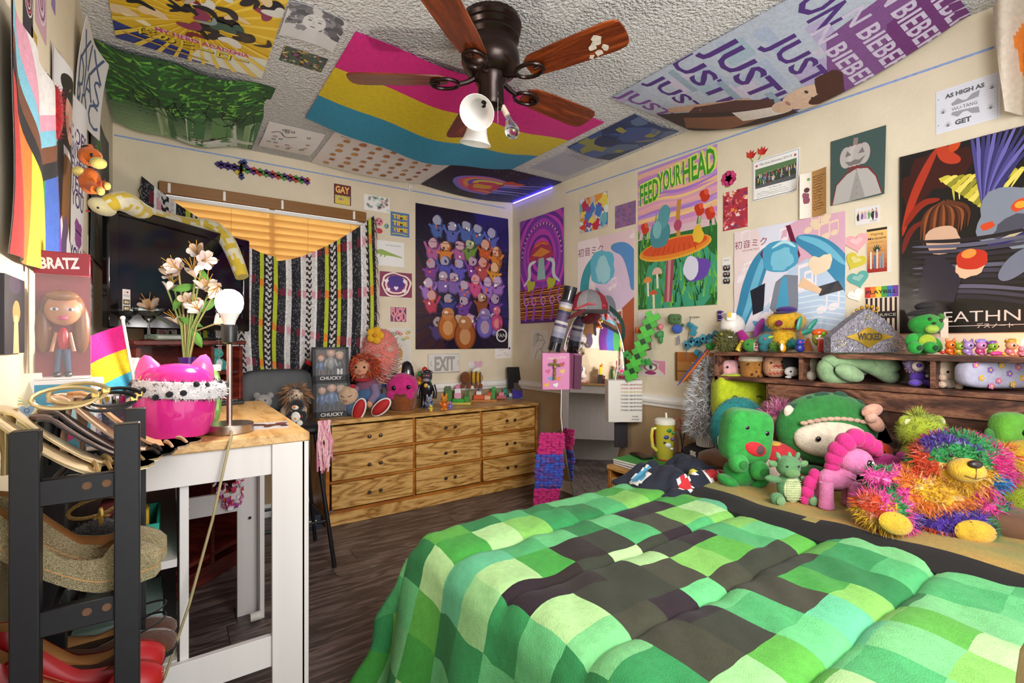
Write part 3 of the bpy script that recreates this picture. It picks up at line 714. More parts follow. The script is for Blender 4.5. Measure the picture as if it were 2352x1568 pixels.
FROST = mat('frosted_glass', '#f2efec', .35, trans=.25, var=.04, ior=1.3)
def shade(base, tip, name='glass_shade'):
    base, tip = V(base), V(tip); q = (tip-base).to_track_quat('Z', 'Y').to_matrix().to_4x4()
    prof = [(.018, 0), (.03, .012), (.038, .04), (.042, .07), (.052, .098), (.066, .116), (.064, .116), (.049, .097), (.038, .068), (.034, .04), (.026, .016), (.012, .006)]
    return part(name, FROST, fn, TM(lathe(prof, 28), M4.Translation(base) @ q))
def arm(p): part('lamp_arm', BRONZE, fn, tube([(0, 0, -.32), V(p)*.6+V((0, 0, -.14)), p], [.012, .011, .014], 8))
fw = V((S_, C_, 0)); rt = V((C_, -S_, 0))
for b, t_ in ((rt*-.03-fw*.02+V((0, 0, -.335)), rt*-.05-fw*.12+V((0, 0, -.42))), (rt*-.05+fw*.04+V((0, 0, -.345)), rt*-.065+fw*.06+V((0, 0, -.45)))):
    arm(b); shade(b, t_)
p = rt*.045-fw*.0+V((0, 0, -.335)); arm(p)
part('lamp_socket', mat('porcelain', '#cbb9a6', .5), fn, rod(p, p+rt*.02+V((0, 0, -.035)), .012))
bp = p+rt*.022+V((0, 0, -.04)); q = (rt*.3+V((0, 0, -1))).to_track_quat('Z', 'Y').to_matrix().to_4x4()
part('bare_bulb', GLASS, fn, TM(lathe([(.010, 0), (.012, .01), (.017, .025), (.026, .042), (.0295, .058), (.026, .074), (.014, .086), (0, .089)], 20), M4.Translation(bp) @ q))
part('pull_chain', CHROME, fn, tube([(.0, -.05, -.30), (.0, -.05, -.42)], .0018, 5))
# ================================================================ sheets on the walls and the ceiling
def rn(seed): return random.Random(seed)
def curl(a=.006, b=.004): return lambda u, v: (0, 0, .002+a*(abs(u-.5)*2)**3*(.4+v*.6)+b*(.5+.5*sin(v*7+u*3)))
def swoosh(A, pts, wd, col, **k): A.line(pts, wd, col, smooth=3, **k)
def scribble(A, x0, y0, x1, y1, n, col, wd=.006, seed=0):
    r = rn(seed)
    for i in range(n):
        y = y1-(y1-y0)*(i+.5)/n; x = x0; xe = x0+(x1-x0)*r.uniform(.7, 1); p = []
        while x < xe: p.append((x, y+r.uniform(-.35, .35)*(y1-y0)/n)); x += .022
        if len(p) > 1: A.line(p, wd, col)
def confetti(A, n, cols, r0, r1, seed=0, box_=(0, 0, 1, 1), wob=.4):
    r = rn(seed)
    for i in range(n):
        q = r.uniform(r0, r1); A.ell(r.uniform(box_[0], box_[2]), r.uniform(box_[1], box_[3]), q, q*r.uniform(.5, 1.2), r.choice(cols), r.uniform(0, 3), 9, wob, i)
# ---- window wall
def d_gay(A):
    A.rect(0, 0, 1, 1, '#5a1420')
    for i, c in enumerate(('#d8c23e', '#c9b546', '#a8b65e', '#8fb26a')): A.rect(.06, .02+.11*i, .94, .13+.11*i, c)
    A.rect(.06, .46, .94, .97, '#6e1a20'); A.text('GAY', .5, .74, .40, '#f0bd6a', .84, bold=.04); A.text('ICON', .5, .27, .38, '#e6c35a', .84, bold=.04); A.ell(.4, .27, .05, .09, '#a8609a')
printed('poster', 'small yellow and maroon card lettered gay icon above the blind', 'poster', 'back', (767, 421), (806, 473), d_gay)
def d_flow(A):
    r = rn(2)
    for i in range(34):
        x, y = r.uniform(.06, .94), r.uniform(.06, .94); c = r.choice(['#1c1a1c', '#1c1a1c', '#b02a48', '#1c1a1c', '#7fc4b0'])
        for k in range(4): A.ring(x+.03*cos(k*1.57), y+.04*sin(k*1.57), .026, .009, c, 8)
printed('drawing', 'white sheet of inked black and red flowers beside the blind', 'drawing', 'back', (836, 445), (895, 490), d_flow, '#eeeae6')
def d_time(A):
    A.rect(0, 0, 1, 1, '#4a74a8'); r = rn(5)
    for i, (t, y) in enumerate((('TIME', .82), ('TIME', .55), ('TIME', .28))):
        A.text(t, .53, y-.012, .22, '#c06a3c', .8, bold=.05); A.text(t, .5, y, .22, '#e2cf3e', .8, bold=.03, warp=(lambda x, q: (x, q*.8+.03*sin(x*14))) if i == 2 else None)
    swoosh(A, [(.05, .08), (.4, .12), (.9, .07)], .04, '#cfc03a')
printed('poster', 'small blue card with yellow lettering time time time', 'poster', 'back', (897, 485), (940, 546), d_time)
def d_gator(A):
    g = '#94ad4c'; A.poly([(.02, .60), (.16, .64), (.3, .60), (.5, .52), (.8, .42), (.97, .36), (.6, .40), (.3, .42), (.12, .44), (.0, .48)], g)
    for i in range(16): x = .14+.05*i; y = .635-.016*i; A.poly([(x, y-.02), (x+.02, y+.03), (x+.04, y-.02)], '#6f8a34')
    for x in (.16, .3): A.poly([(x, .45), (x-.04, .35), (x, .34), (x+.06, .44)], g)
    A.text('San Diego Adventure', .62, .84, .045, '#40403c', .55)
printed('drawing', 'white paper with a thin green alligator drawing', 'drawing', 'back', (864, 550), (928, 614), d_gator, '#e9e7e4')
def d_badge(A):
    for i, c in enumerate(('#7d2a52', '#efd9cc', '#7d2a52', '#efd9cc', '#8c2b6a', '#5b2a86')):
        k = 1-.11*i; A.ell(.5, .5, .52*k, .42*k, c, 0, 36, .12*(1-i*.1), 3)
    A.ell(.5, .62, .26, .2, '#472a86', 0, 20, .1, 2)
    for x, y in ((.2, .62), (.78, .64), (.25, .28), (.76, .26), (.5, .36)): A.heart(x, y, .07, '#f1dfe4')
printed('sticker_sheet', 'square wavy purple and pink badge print with pale hearts', 'poster', 'back', (872, 622), (946, 684), d_badge, '#8a3350')
def d_fy(A):
    for dx, c in ((.02, '#7a2a58'), (0, '#e48f9c')):
        A.text('FUCK', .5+dx, .73-dx, .40, c, .95, bold=.06); A.text('YOU', .5+dx, .27-dx, .40, c, .95, bold=.06)
printed('sticker', 'small pink bubble lettering cut out under the purple badge', 'sticker', 'back', (897, 705), (933, 739), d_fy, '#6b3a66')
def d_eyes(A):
    r = rn(9)
    for i in range(15):
        x, y = r.uniform(.1, .9), r.uniform(.08, .92); c = r.choice(['#c9533a', '#d39a3a', '#5a86b0', '#77a05a', '#8a5fae', '#c9487a'])
        A.poly([(x-.12, y), (x, y+.045), (x+.12, y), (x, y-.045)], c); A.ell(x, y, .035, .035, '#f4e6cf', n=9); A.ell(x, y, .017, .017, '#2b2630', n=8)
        for k in range(5): A.line([(x-.1+.05*k, y+.03), (x-.12+.06*k, y+.08)], .008, c)
printed('drawing', 'paper painted with bright scattered eye shapes behind the wig', 'drawing', 'back', (893, 752), (945, 838), d_eyes, '#d9d3c8', loose='stuff')
def d_crowd(A):
    A.rect(0, 0, 1, 1, '#1a1026'); A.poly([(0, 0), (.3, 0), (.1, .5), (0, .7)], '#3a1c22'); A.poly([(1, .1), (1, 1), (.6, 1), (.8, .5)], '#22195a')
    for k in range(30): A.line([(.5, .3), (.5+.9*cos(k*.21), .3+.7*sin(k*.21))], .012, '#241540')
    r = rn(12); hues = [['#2f6f6c', '#3a8a86', '#9a5a2a', '#6a3a7a', '#5560a8', '#4a62a0'], ['#c05a2a', '#8a3a6a', '#d07a30', '#40408c', '#a85a90', '#6b8a3a'], ['#d08a2c', '#8c4ab0', '#b04a4a', '#4a4aa0', '#7a3a8a', '#5a50b0'], ['#c0503a', '#9a6ab8', '#d8cfd0', '#c24a80', '#5a3aa0', '#7a5aa0'], ['#6a3a90', '#b03a50', '#4a4a5a', '#c04a60', '#8a4a2a', '#3a3a80'], ['#4a3a6a', '#c08a30', '#8a5a28', '#7a6ab0', '#b06aa8', '#2c3a50']]
    for row in range(6):
        n = 5+(row % 2)+(1 if row in (2, 3) else 0); y = .88-.135*row
        for i in range(n):
            x = .5+(i-(n-1)/2)*(.80/n)*(1.05 if 0 < row < 5 else .9)+r.uniform(-.02, .02); yy = y+r.uniform(-.03, .03); c = r.choice(hues[row]); lt = mixc(c, '#f5e6d0', .35); dk = mixc(c, '#0b0812', .55)
            A.ell(x, yy-.05, .068, .085, dk, 0, 14, .2, i); A.ell(x, yy-.05, .055, .07, c, 0, 14, .2, i); A.ell(x+.01, yy+.012, .056, .052, dk, 0, 14, .15, i); A.ell(x, yy+.015, .046, .044, lt, 0, 14, .15, i)
            for q in range(3): A.ell(x+r.uniform(-.04, .04), yy+r.uniform(-.07, .03), .014, .01, r.choice(['#f4e9d8', dk, '#e0622e', '#2a2030']), r.uniform(0, 3), 7)
            A.line([(x-.05, yy-.04), (x-.085, yy-.01+r.uniform(-.03, .03))], .024, c); A.line([(x+.05, yy-.04), (x+.085, yy-.01+r.uniform(-.03, .03))], .024, c)
    for x, y, s, c in ((.32, .16, .105, '#b0642a'), (.5, .1, .12, '#9a5224'), (.72, .17, .10, '#6a5cae'), (.86, .2, .07, '#c2487c')):
        A.ell(x, y, s, s*1.25, mixc(c, '#140a08', .5)); A.ell(x, y, s*.86, s*1.1, c); A.ell(x, y-.01, s*.5, s*.66, mixc(c, '#f2c890', .35)); A.ell(x, y+.09, s*.62, s*.56, mixc(c, '#f2c890', .15)); A.ell(x-.02, y+.1, s*.2, s*.14, mixc(c, '#fff0d8', .6))
    A.ring(.915, .1, .06, .014, '#d9d4d0'); A.text('FAN', .915, .1, .04, '#d9d4d0')
    for y in (.25, .5, .75): A.line([(0, y), (1, y-.005)], .004, '#463a58')
CW = (.0, 0)
printed('poster', 'tall dark purple poster packed with small colourful figures in the corner', 'poster', 'back', (954, 466), (1166, 800), d_crowd, '#140c1e', lambda u, v: (0, 0, .003+.012*max(0, u-.9)*10*sin(v*6)**2), (12, 12), GLOSSP)
def d_card(A):
    r = rn(3)
    for i in range(26): scribble(A, *(lambda x, y: (x, y, x+.22, y+.04))(r.uniform(.03, .75), r.uniform(.05, .9)), 1, r.choice(['#a83a4a', '#3a4a8a', '#3a3a3e', '#c0465a', '#4a7a8a']), .012, i)
    A.rect(.22, .3, .62, .72, '#b9b4b0'); A.rect(.23, .31, .61, .71, '#e8e4e0'); A.text('17', .36, .62, .14, '#3a3638'); scribble(A, .26, .33, .58, .54, 4, '#5a5658', .012, 3); A.ell(.88, .35, .06, .07, '#4a3a86')
ca = onY(1136, 800, YB-.004); cw = onY(1174, 800, YB-.004).x-ca.x
printed('greeting_card', 'white card covered in signatures pinned across the room corner', 'card', 'back', (1137, 757), (1174, 822), d_card, '#e9e5e2')
# ---- raised exit sign on the window wall
p0, p1 = onY(982, 808, YB), onY(1054, 858, YB); ew, eh = p1.x-p0.x, .155
ex = thing('exit_sign', 'white plastic EXIT sign with raised letters above the dresser', 'sign', mw=frame(((p0.x+p1.x)/2, YB-.002, (p0.z+p1.z)/2), *AX['back']))
EXW = mat('exit_plastic', '#d6d2cc', .4, var=.04)
part('plate', EXW, ex, box(ew, eh, .02, (0, 0, .01), b=.006))
def letters(t, hh, wd, dz, bold=.02):
    vs, fs, x0, x1, y0, y1 = text_mesh(t, bold); kx, k = wd/(x1-x0), hh/.73; o = []
    for f in fs: o.append(extr([((vs[i][0]-(x0+x1)/2)*kx, (vs[i][1]-.36)*k) for i in f], dz))
    return o
part('lettering', mat('exit_letter', '#a39d96', .4, var=.05), ex, *[T(s, (0, 0, .0195)) for s in letters('EXIT', .115, ew*.64, .006, .03)], smooth=0)
for s in (-1, 1): part('chevron', MATS['exit_letter'], ex, tube([(s*ew*.41, .02, .021), (s*ew*.45, 0, .021), (s*ew*.41, -.02, .021)], .0028, 6))
# ---- poster wall
def d_mush(A):
    A.rect(0, 0, 1, 1, '#5a2f7c')
    for i in range(12):
        rr_ = .72-.055*i; A.ell(.5, .62, rr_, rr_*1.15, ['#8a3aa8', '#c044b4', '#6a2f94', '#d04ac0', '#7a3aa4', '#b048b8'][i % 6], 0, 40, .05, i)
    for k in range(40): a = pi*k/39; A.ell(.5+.46*cos(a), .62+.27*sin(a)*1.1, .016, .01, '#1c1424' if k % 2 else '#e6dca8', a, 6)
    for i, c in enumerate(('#d9503a', '#e8a03a', '#e8dc5a', '#5aa86a', '#4a6ac0')): A.ell(.5, .63, .25-.03*i, .2-.03*i, c, 0, 24, 0, 0, 0, pi)
    A.poly([(.2, .6), (.3, .7), (.5, .735), (.7, .7), (.8, .6), (.5, .57)], '#b03a5a'); A.poly([(.28, .64), (.5, .7), (.72, .64), (.5, .61)], '#e08a3a')
    A.poly([(.44, .6), (.56, .6), (.6, .4), (.4, .4)], '#9ac0b8')
    for s in (-1, 1): swoosh(A, [(.5+s*.12, .58), (.5+s*.3, .56), (.5+s*.26, .42), (.5+s*.42, .36)], .07, '#dfe4e0' if s < 0 else '#cfd8dc', taper=2)
    for k in range(26): A.line([(0, .04+.011*k), (.3, .045+.011*k+.01*sin(k)), (.7, .04+.011*k), (1, .05+.011*k)], .018, ['#c0641e', '#7a2a1c', '#e0a030', '#3a1a24'][k % 4])
    for x in (.12, .3, .52, .72, .9): swoosh(A, [(x, .02), (x+.06, .14), (x-.06, .24), (x+.05, .34), (x+.02, .38)], .06, '#a85ac8', taper=True); A.ring(x+.03, .2, .05, .014, '#d8a8e8')
    for x in (.25, .72): A.ell(x, .36, .1, .09, '#b8c03a', 0, 12, .5, 3)
printed('poster', 'narrow magenta poster with rainbow arches and a psychedelic mushroom', 'poster', 'right', (1198, 510), (1297, 738), d_mush, '#2a1838', curl(.008, .002), (8, 10))
def d_sk(A):
    ink = '#4a4846'
    swoosh(A, [(.35, .85), (.7, .82), (.75, .66), (.88, .6), (.74, .52), (.7, .4), (.5, .36)], .02, ink)
    for k in range(9): swoosh(A, [(.5, .9-.03*k), (.2, .88-.05*k), (.12, .7-.04*k)], .016, ink, taper=True)
    swoosh(A, [(.45, .36), (.3, .2), (.25, .02)], .02, ink); swoosh(A, [(.6, .36), (.8, .2), (.95, .1)], .02, ink); A.ell(.62, .66, .04, .02, ink)
printed('drawing', 'pencil sketch of a spiky-haired profile left of the mirror', 'drawing', 'right', (1220, 758), (1258, 828), d_sk, '#dcd6cc')
def d_floral(A):
    A.rect(0, 0, 1, 1, '#c9b8b0'); confetti(A, 60, ['#d0453a', '#e0923a', '#e6cf5a', '#6ab0b8', '#4a7ac0', '#d8d4e4', '#8a4a9a', '#dfe6e0', '#c2324a'], .06, .17, 4, wob=.7)
printed('painting', 'small bright abstract paint splash print beside the tall blue-ribbon poster', 'poster', 'right', (1332, 460), (1397, 520), d_floral)
def d_donut(A):
    A.rect(0, 0, 1, 1, '#8a7ab0')
    for i in range(4):
        for j in range(4): x, y = .12+.27*i+.1*(j % 2), .12+.26*j; A.ring(x, y, .085, .07, ['#3a1c3a', '#7a3a5a', '#2a2440'][(i+j) % 3]); A.ring(x, y, .085, .03, '#c07aa0')
printed('poster', 'small purple print with a pattern of rings', 'poster', 'right', (1413, 474), (1461, 514), d_donut)
def notes(A, n, col, seed, bx=(0, 0, 1, 1)):
    r = rn(seed)
    for i in range(n):
        x, y, s = r.uniform(bx[0], bx[2]), r.uniform(bx[1], bx[3]), r.uniform(.03, .055)
        A.ell(x, y, s, s*.75, col, .4, 10); A.line([(x+s*.9, y), (x+s*.9, y+s*3.4*A.w/A.h)], s*.3, col); A.line([(x+s*.8, y+s*3.3*A.w/A.h), (x+s*3, y+s*3.8*A.w/A.h)], s*.6, col); A.ell(x+s*2.1, y+s*.5, s, s*.75, col, .4, 10); A.line([(x+s*3, y+s*.5), (x+s*3, y+s*3.8*A.w/A.h)], s*.3, col)
def d_ribA(A):
    A.rect(0, 0, 1, 1, '#e3c6cc'); A.ell(.2, .8, .4, .4, '#efdfe0', wob=.3); A.ell(.8, .55, .45, .5, '#dcc4dc', wob=.3); A.poly([(0, 0), (1, 0), (1, .42), (.6, .33), (0, .25)], '#a8583c'); A.poly([(.5, 0), (1, 0), (1, .5), (.75, .4)], '#b8603e'); notes(A, 7, '#f0dfe2', 2)
    A.text('初音ミク', .25, .90, .09, '#8a3a66')
    swoosh(A, [(.36, .86), (.15, .72), (.12, .5), (.02, .3)], .17, '#3f9aa6', taper=2); swoosh(A, [(.62, .9), (.9, .86), (1.02, .66), (.98, .55)], .2, '#5a8fc8', taper=2); A.ell(.47, .76, .22, .24, '#62b4cc', 0, 20, .15, 2); A.ell(.47, .73, .14, .15, '#9fd2dc', 0, 18, .3, 5); swoosh(A, [(.36, .6), (.45, .48), (.62, .5), (.7, .36)], .13, '#8f9aa2', taper=2)
    swoosh(A, [(.55, .45), (.8, .35), (.85, .2), (.7, .12)], .06, '#3a5a52')
printed('poster', 'pink poster with blue hair-like ribbons partly hidden behind the mirror', 'poster', 'right', (1327, 556), (1457, 838), d_ribA, '#e8cfd2')
def d_feed(A):
    for i in range(14): A.rect(0, .55+.033*i, 1, .6+.033*i, ['#d8a0b8', '#c88ac0', '#e8b890', '#b890d0', '#e0a8a0'][i % 5])
    for i in range(9): swoosh(A, [(-.05, .62+.04*i), (.3, .65+.04*i), (.6, .61+.04*i), (1.05, .66+.04*i)], .035, ['#efc48a', '#a87ac8', '#e8a8b0'][i % 3], taper=2)
    A.rect(0, 0, 1, .5, '#2f6a34'); r = rn(6)
    A.ell(.5, .2, .5, .42, '#3f9a78', 0, 24, .3, 1)
    for k in range(240):
        x, y = r.uniform(-.02, 1.02), r.uniform(-.03, .56); 
        if .3 < x < .75 and .3 < y < .62: continue
        A.poly([(x-.012, y), (x+.012, y), (x+r.uniform(-.05, .05), y+r.uniform(.06, .14))], r.choice(['#3f8a34', '#5aa83c', '#2a6a2e', '#7aba4a', '#1f4f26', '#4f9a5a']))
    for x, y in ((.86, .7), (.1, .58), (.92, .58), (.8, .62)): A.ell(x, y, .05, .075, '#c23a24', .4, 12, .2, 2); A.ell(x+.02, y+.02, .025, .035, '#e0583a', .4, 10)
    A.poly([(.40, .36), (.50, .36), (.46, .04), (.36, .04)], '#9a4a5a'); A.poly([(.42, .36), (.46, .36), (.43, .04), (.40, .04)], '#c88a90')
    A.ell(.48, .4, .46, .12, '#e0a83c', .05, 30); A.ell(.48, .405, .44, .105, '#e0842c', .05, 30); A.ell(.48, .415, .41, .08, '#d2522a', .05, 30); [A.line([(.2+.07*k, .37+.01*(k % 2)), (.26+.06*k, .42)], .012, '#b8401c') for k in range(9)]
    A.ell(.30, .52, .14, .17, '#4a8a94', 0, 20, .12, 1); A.ell(.36, .63, .08, .14, '#5a9aa2', -.3, 16, .1, 2); A.ell(.27, .55, .06, .1, '#7ab4b8', 0, 12)
    A.ell(.76, .24, .16, .13, '#6a48a8', 0, 20, .15, 3); A.ell(.70, .25, .09, .12, '#d8d8e8', 0, 16, .1, 4); A.ell(.78, .46, .07, .08, '#e0b83a', 0, 14, .3, 5)
    for x, y, s, c in ((.14, .19, .06, '#d88a4a'), (.27, .24, .07, '#d8b0a0'), (.22, .1, .05, '#c85a3a')): A.poly([(x-.015, y), (x+.015, y), (x+.02, y-.1), (x-.005, y-.1)], '#e6d8c0'); A.ell(x, y, s, s*1.1, c, 0, 14, 0, 0, 0, pi)
    A.line([(.55, .47), (.54, .6), (.56, .72)], .05, '#c08a3c'); A.ell(.54, .55, .05, .06, '#b04a6a')
    for dx, c in ((.012, '#d8e86a'), (0, '#3f9a2e')):
        for t, x, y, wd, hh in (('FEED', .16, .83+dx*.5, .26, .24), ('YOUR', .43, .88+dx*.5, .30, .22), ('HEAD', .79, .90+dx*.5, .38, .25)): A.text(t, x+dx, y, hh, c, wd+(.02 if dx else 0), bold=.05 if dx else .02, rot=.12, shear=.1)
printed('poster', 'tall colourful poster lettered FEED YOUR HEAD over an orange mushroom', 'poster', 'right', (1466, 396), (1648, 699), d_feed, '#d8b8c0', m=GLOSSP)
def d_fa(A): A.text('FA', .62, .5, .3, '#2c2a2a')
printed('note', 'white slip of paper lettered FA behind the green sword', 'note', 'right', (1467, 718), (1504, 748), d_fa, '#e6e2dc')
def d_redc(A): A.rect(0, 0, 1, 1, '#a83040'); confetti(A, 90, ['#c8404a', '#d8707a', '#8a2434', '#e8c8c0', '#6a3a6a', '#e0843c', '#c23040'], .03, .09, 8, wob=.8)
printed('collage', 'red and pink sticker collage print under the pink rose', 'poster', 'right', (1661, 444), (1718, 520), d_redc)
def d_school(A):
    A.rect(0, 0, 1, 1, '#eceae6')
    A.line([(.02, .03), (.98, .03), (.98, .97), (.02, .97)], .012, '#5a6a96', closed=True); A.text('Pilho Davis Elementary 2013-14', .5, .87, .055, '#2c3050', .68); A.star(.09, .86, .04, '#b02a30'); A.star(.91, .86, .04, '#b02a30')
    A.rect(.06, .3, .94, .78, '#3a4436'); A.poly([(.06, .6), (.94, .66), (.94, .78), (.06, .78)], '#5a7a50'); A.poly([(.06, .3), (.94, .3), (.94, .42), (.06, .36)], '#5a5a60'); r = rn(4)
    for i in range(60): x = .08+.84*r.random(); y = .4+.2*r.random()+.05*x; A.rect(x, y-.05, x+.02, y+.02, r.choice(['#b03a34', '#3a5aa0', '#d8cfc0', '#d0a03a', '#2a2a34', '#4a8a6a'])); A.ell(x+.01, y+.03, .011, .012, '#c89a7a', n=7)
    A.text('Mrs. Pilhos Class', .5, .25, .03, '#50505a'); scribble(A, .1, .07, .92, .2, 3, '#70707a', .006, 4)
printed('class_photo', 'framed-style class photo sheet with red stars in its corners', 'photo', 'right', (1730, 372), (1838, 438), d_school, '#eceae6', lambda u, v: (0, 0, .002+.03*max(0, u-.75)**2*16*(1-v)**2), (8, 8))
def d_letter(A):
    A.rect(0, 0, .42, 1, '#e6ddd0'); scribble(A, .47, .12, .95, .9, 13, '#5a3a22', .014, 2); A.ell(.22, .45, .12, .26, '#8a4a5a', .1, 16, .3, 2); A.ell(.24, .62, .1, .1, '#5a3030'); A.ell(.3, .85, .06, .06, '#6aa04a')
printed('letter', 'tan handwritten letter curling off the wall beside the pumpkin drawing', 'letter', 'right', (1840, 402), (1904, 492), d_letter, '#b98a52', lambda u, v: (0, 0, .004+.05*abs(u-.35)**1.7), (12, 6))
def d_pump(A):
    A.rect(0, 0, 1, 1, '#3d524e'); r = '#7a2a2a'
    A.poly([(.02, 0), (.1, .3), (.3, .44), (.5, .5), (.72, .46), (.86, .3), (.97, .02)], r); A.poly([(.04, 0), (.12, .29), (.31, .42), (.5, .48), (.7, .44), (.84, .29), (.95, .02)], '#b4b0ac'); A.poly([(.36, .0), (.5, .46), (.66, .02)], '#9a9692')
    A.ell(.46, .68, .29, .245, r); 
    for x in (-.16, -.08, 0, .08, .16): A.ell(.46+x, .68, .12, .225, '#b2aca8' if x else '#beb8b4')
    A.poly([(.42, .84), (.44, .95), (.52, .94), (.51, .84)], '#8a7a74')
    for s in (-1, 1): A.poly([(.46+s*.06, .7), (.46+s*.18, .69), (.46+s*.14, .78)], '#77716e')
    A.poly([(.28, .62), (.38, .6), (.46, .62), (.54, .6), (.66, .65), (.56, .54), (.36, .54)], '#77716e')
    for k in range(9): A.line([(.34+.03*k, .52), (.34+.03*k, .47-.01*(k % 3))], .012, '#8a2424')
    for y in (.1, .2, .3): A.ell(.505, y, .01, .01, '#6a6664', n=7)
printed('drawing', 'dark green sheet with a pencil pumpkin-headed figure', 'drawing', 'right', (1909, 326), (2036, 447), d_pump, '#3d524e', lambda u, v: (0, 0, .002+.02*u*(1-v)), (6, 6))
def d_grp(A):
    for i, c in enumerate(('#3a2a30', '#7a5a8a', '#c0a0b8', '#6a9a5a', '#2c2630', '#8a5a70')): A.ell(.14+.145*i, .5, .06, .2, c, 0, 12, .5, i); A.ell(.14+.145*i, .72, .05, .05, '#d8b090', n=8)
    A.text('2-STEP', .75, .12, .07, '#5a4a6a')
printed('sticker', 'small white sticker with a row of tiny figures above the leaflet', 'sticker', 'right', (1964, 480), (2021, 509), d_grp, '#ddd8d6')
def d_vape(A):
    for i in range(10): A.rect(.03, .02+.096*i, .86, .125+.096*i, mixc('#9a2418', '#e6b86a', i/9))
    A.rect(.03, .93, .86, .98, '#1c1a18'); A.text('Vaping', .44, .86, .12, '#241c18', .52); A.text('Marijuana', .45, .765, .11, '#241c18', .74, bold=.01); A.text('Know the Risks', .45, .68, .045, '#3a2a20', .55)
    for k in range(7): a = -1.15+.38*k; A.poly([(.44, .44), (.44+.05*cos(a)+.14*sin(a), .44+.09*cos(a)), (.44+.26*sin(a), .44+.2*cos(a)), (.44-.05*cos(a)+.14*sin(a), .44+.09*cos(a))], '#2a3a22')
    for x, hh, c in ((.2, .38, '#d8d4cc'), (.36, .3, '#4a6a8a'), (.46, .42, '#cfc8c0'), (.58, .26, '#8a8a92'), (.7, .34, '#7a9ab0')): A.rect(x-.035, .1, x+.035, .1+hh, c)
    A.rect(.87, .0, 1, 1, '#dcd8d0')
printed('leaflet', 'leaflet lettered Vaping Marijuana with a dark leaf', 'leaflet', 'right', (1990, 526), (2046, 624), d_vape, '#d8d2c6', thick=.003)
def d_playb(A):
    A.rect(0, 0, 1, 1, '#ddc8b0')
    for i, c in enumerate(('#c8302c', '#e07a2a', '#e0c83a', '#4a9a44', '#3a6ab0', '#6a3a9a')): A.rect(i/6, .78, (i+1)/6, 1, c)
    A.text('PLAYBILL', .5, .89, .13, '#1a1412', .92, bold=.02)
    for i in range(7): A.rect(.02+.145*i, 0, .09+.145*i, .77, '#241410')
    A.rect(.4, .36, .96, .5, '#1a1210'); A.text('JUICE', .68, .43, .1, '#d8d0c0', .5)
printed('playbill', 'theatre programme with rainbow banner and black stripes', 'booklet', 'right', (1987, 660), (2064, 772), d_playb, thick=.004, loose='stuff')
def d_dark(A):
    A.rect(0, 0, 1, 1, '#14100f'); A.ell(.2, .85, .3, .22, '#3a0f0a', .4, 24, .5, 1)
    for pts, wd, c in (([(.02, .55), (.1, .75), (.2, .9), (.28, 1)], .07, '#a8301a'), ([(.04, .6), (.16, .72), (.3, .72)], .06, '#8a2414'), ([(.3, 1.02), (.34, .94), (.44, .9)], .1, '#b83a1c'), ([(.02, .45), (.08, .58), (.2, .62)], .05, '#6a1a10'), ([(.38, .96), (.42, 1.02)], .08, '#c8481e')): swoosh(A, pts, wd, c, taper=2)
    for k in range(11): swoosh(A, [(.3+.03*k, .82-.02*k), (.38+.05*k, .84), (.40+.035*k, .7)], .05, ['#c8b83e', '#e0d060', '#8f8a2a'][k % 3], taper=True)
    for k in range(16): x = .16+.022*k; swoosh(A, [(.34, .7), (x+.02, .66), (x, .5-.05*sin(k*.3))], .05, ['#5a2c16', '#8a4a24', '#3a1a0e'][k % 3], taper=True)
    A.ell(.32, .5, .12, .14, '#c9a288', .3, 18, .1, 2)
    for k in range(12): a = 1.9-.09*k; swoosh(A, [(.62, .62), (.62+.2*cos(a), .62+.22*sin(a)), (.62+.5*cos(a-.1), .62+.46*sin(a-.1))], .07, ['#4a4486', '#6a64ac', '#332e66'][k % 3], taper=True)
    A.ell(.78, .56, .22, .24, '#7f8694', .3, 24, .25, 4); A.ell(.8, .5, .17, .1, '#4a4a58', .3, 18, .3, 5); A.ell(.82, .62, .07, .05, '#d0461e', .4, 14, .2, 1); A.ell(.82, .62, .035, .03, '#f0a030'); A.ell(.62, .54, .045, .035, '#d0461e', .4, 12, .2, 2)
    swoosh(A, [(.62, .44), (.75, .46), (.92, .52)], .07, '#2b2560', taper=2); swoosh(A, [(.64, .45), (.76, .47), (.9, .52)], .03, '#b8ac8a', taper=2)
    for k in range(12): swoosh(A, [(.1, .18+.03*k), (.5, .2+.025*k), (1.0, .12+.035*k)], .035, ['#26222c', '#3c3848', '#5a586c', '#201a1e'][k % 4], taper=2)
    swoosh(A, [(.7, .26), (.84, .36), (1.02, .4)], .16, '#6c7284', taper=2)
    A.poly([(.14, .2), (.2, .42), (.34, .4), (.46, .3), (.4, .16)], '#241f2c'); A.ell(.5, .33, .1, .075, '#e0b090', .2, 16, .3, 3); A.ell(.52, .38, .105, .095, '#b82a14', 0, 20, .08, 2); A.ell(.5, .41, .05, .04, '#f08a3a', .3)
    A.text('EATHNO', .64, .085, .10, '#cfc4bc', .62, bold=-.005); A.line([(.3, .035), (.98, .04)], .006, '#b0a8a4'); A.text('デスノート', .66, .035, .035, '#cfc4bc')
    A.rect(.0, 0, .02, 1, '#201a18')
printed('poster', 'large glossy dark poster with red shapes and a red apple', 'poster', 'right', (2068, 362), (2420, 762), d_dark, '#14100f', lambda u, v: (0, 0, .003+.004*sin(u*4+v*2)**2), (10, 10), GLOSSP)
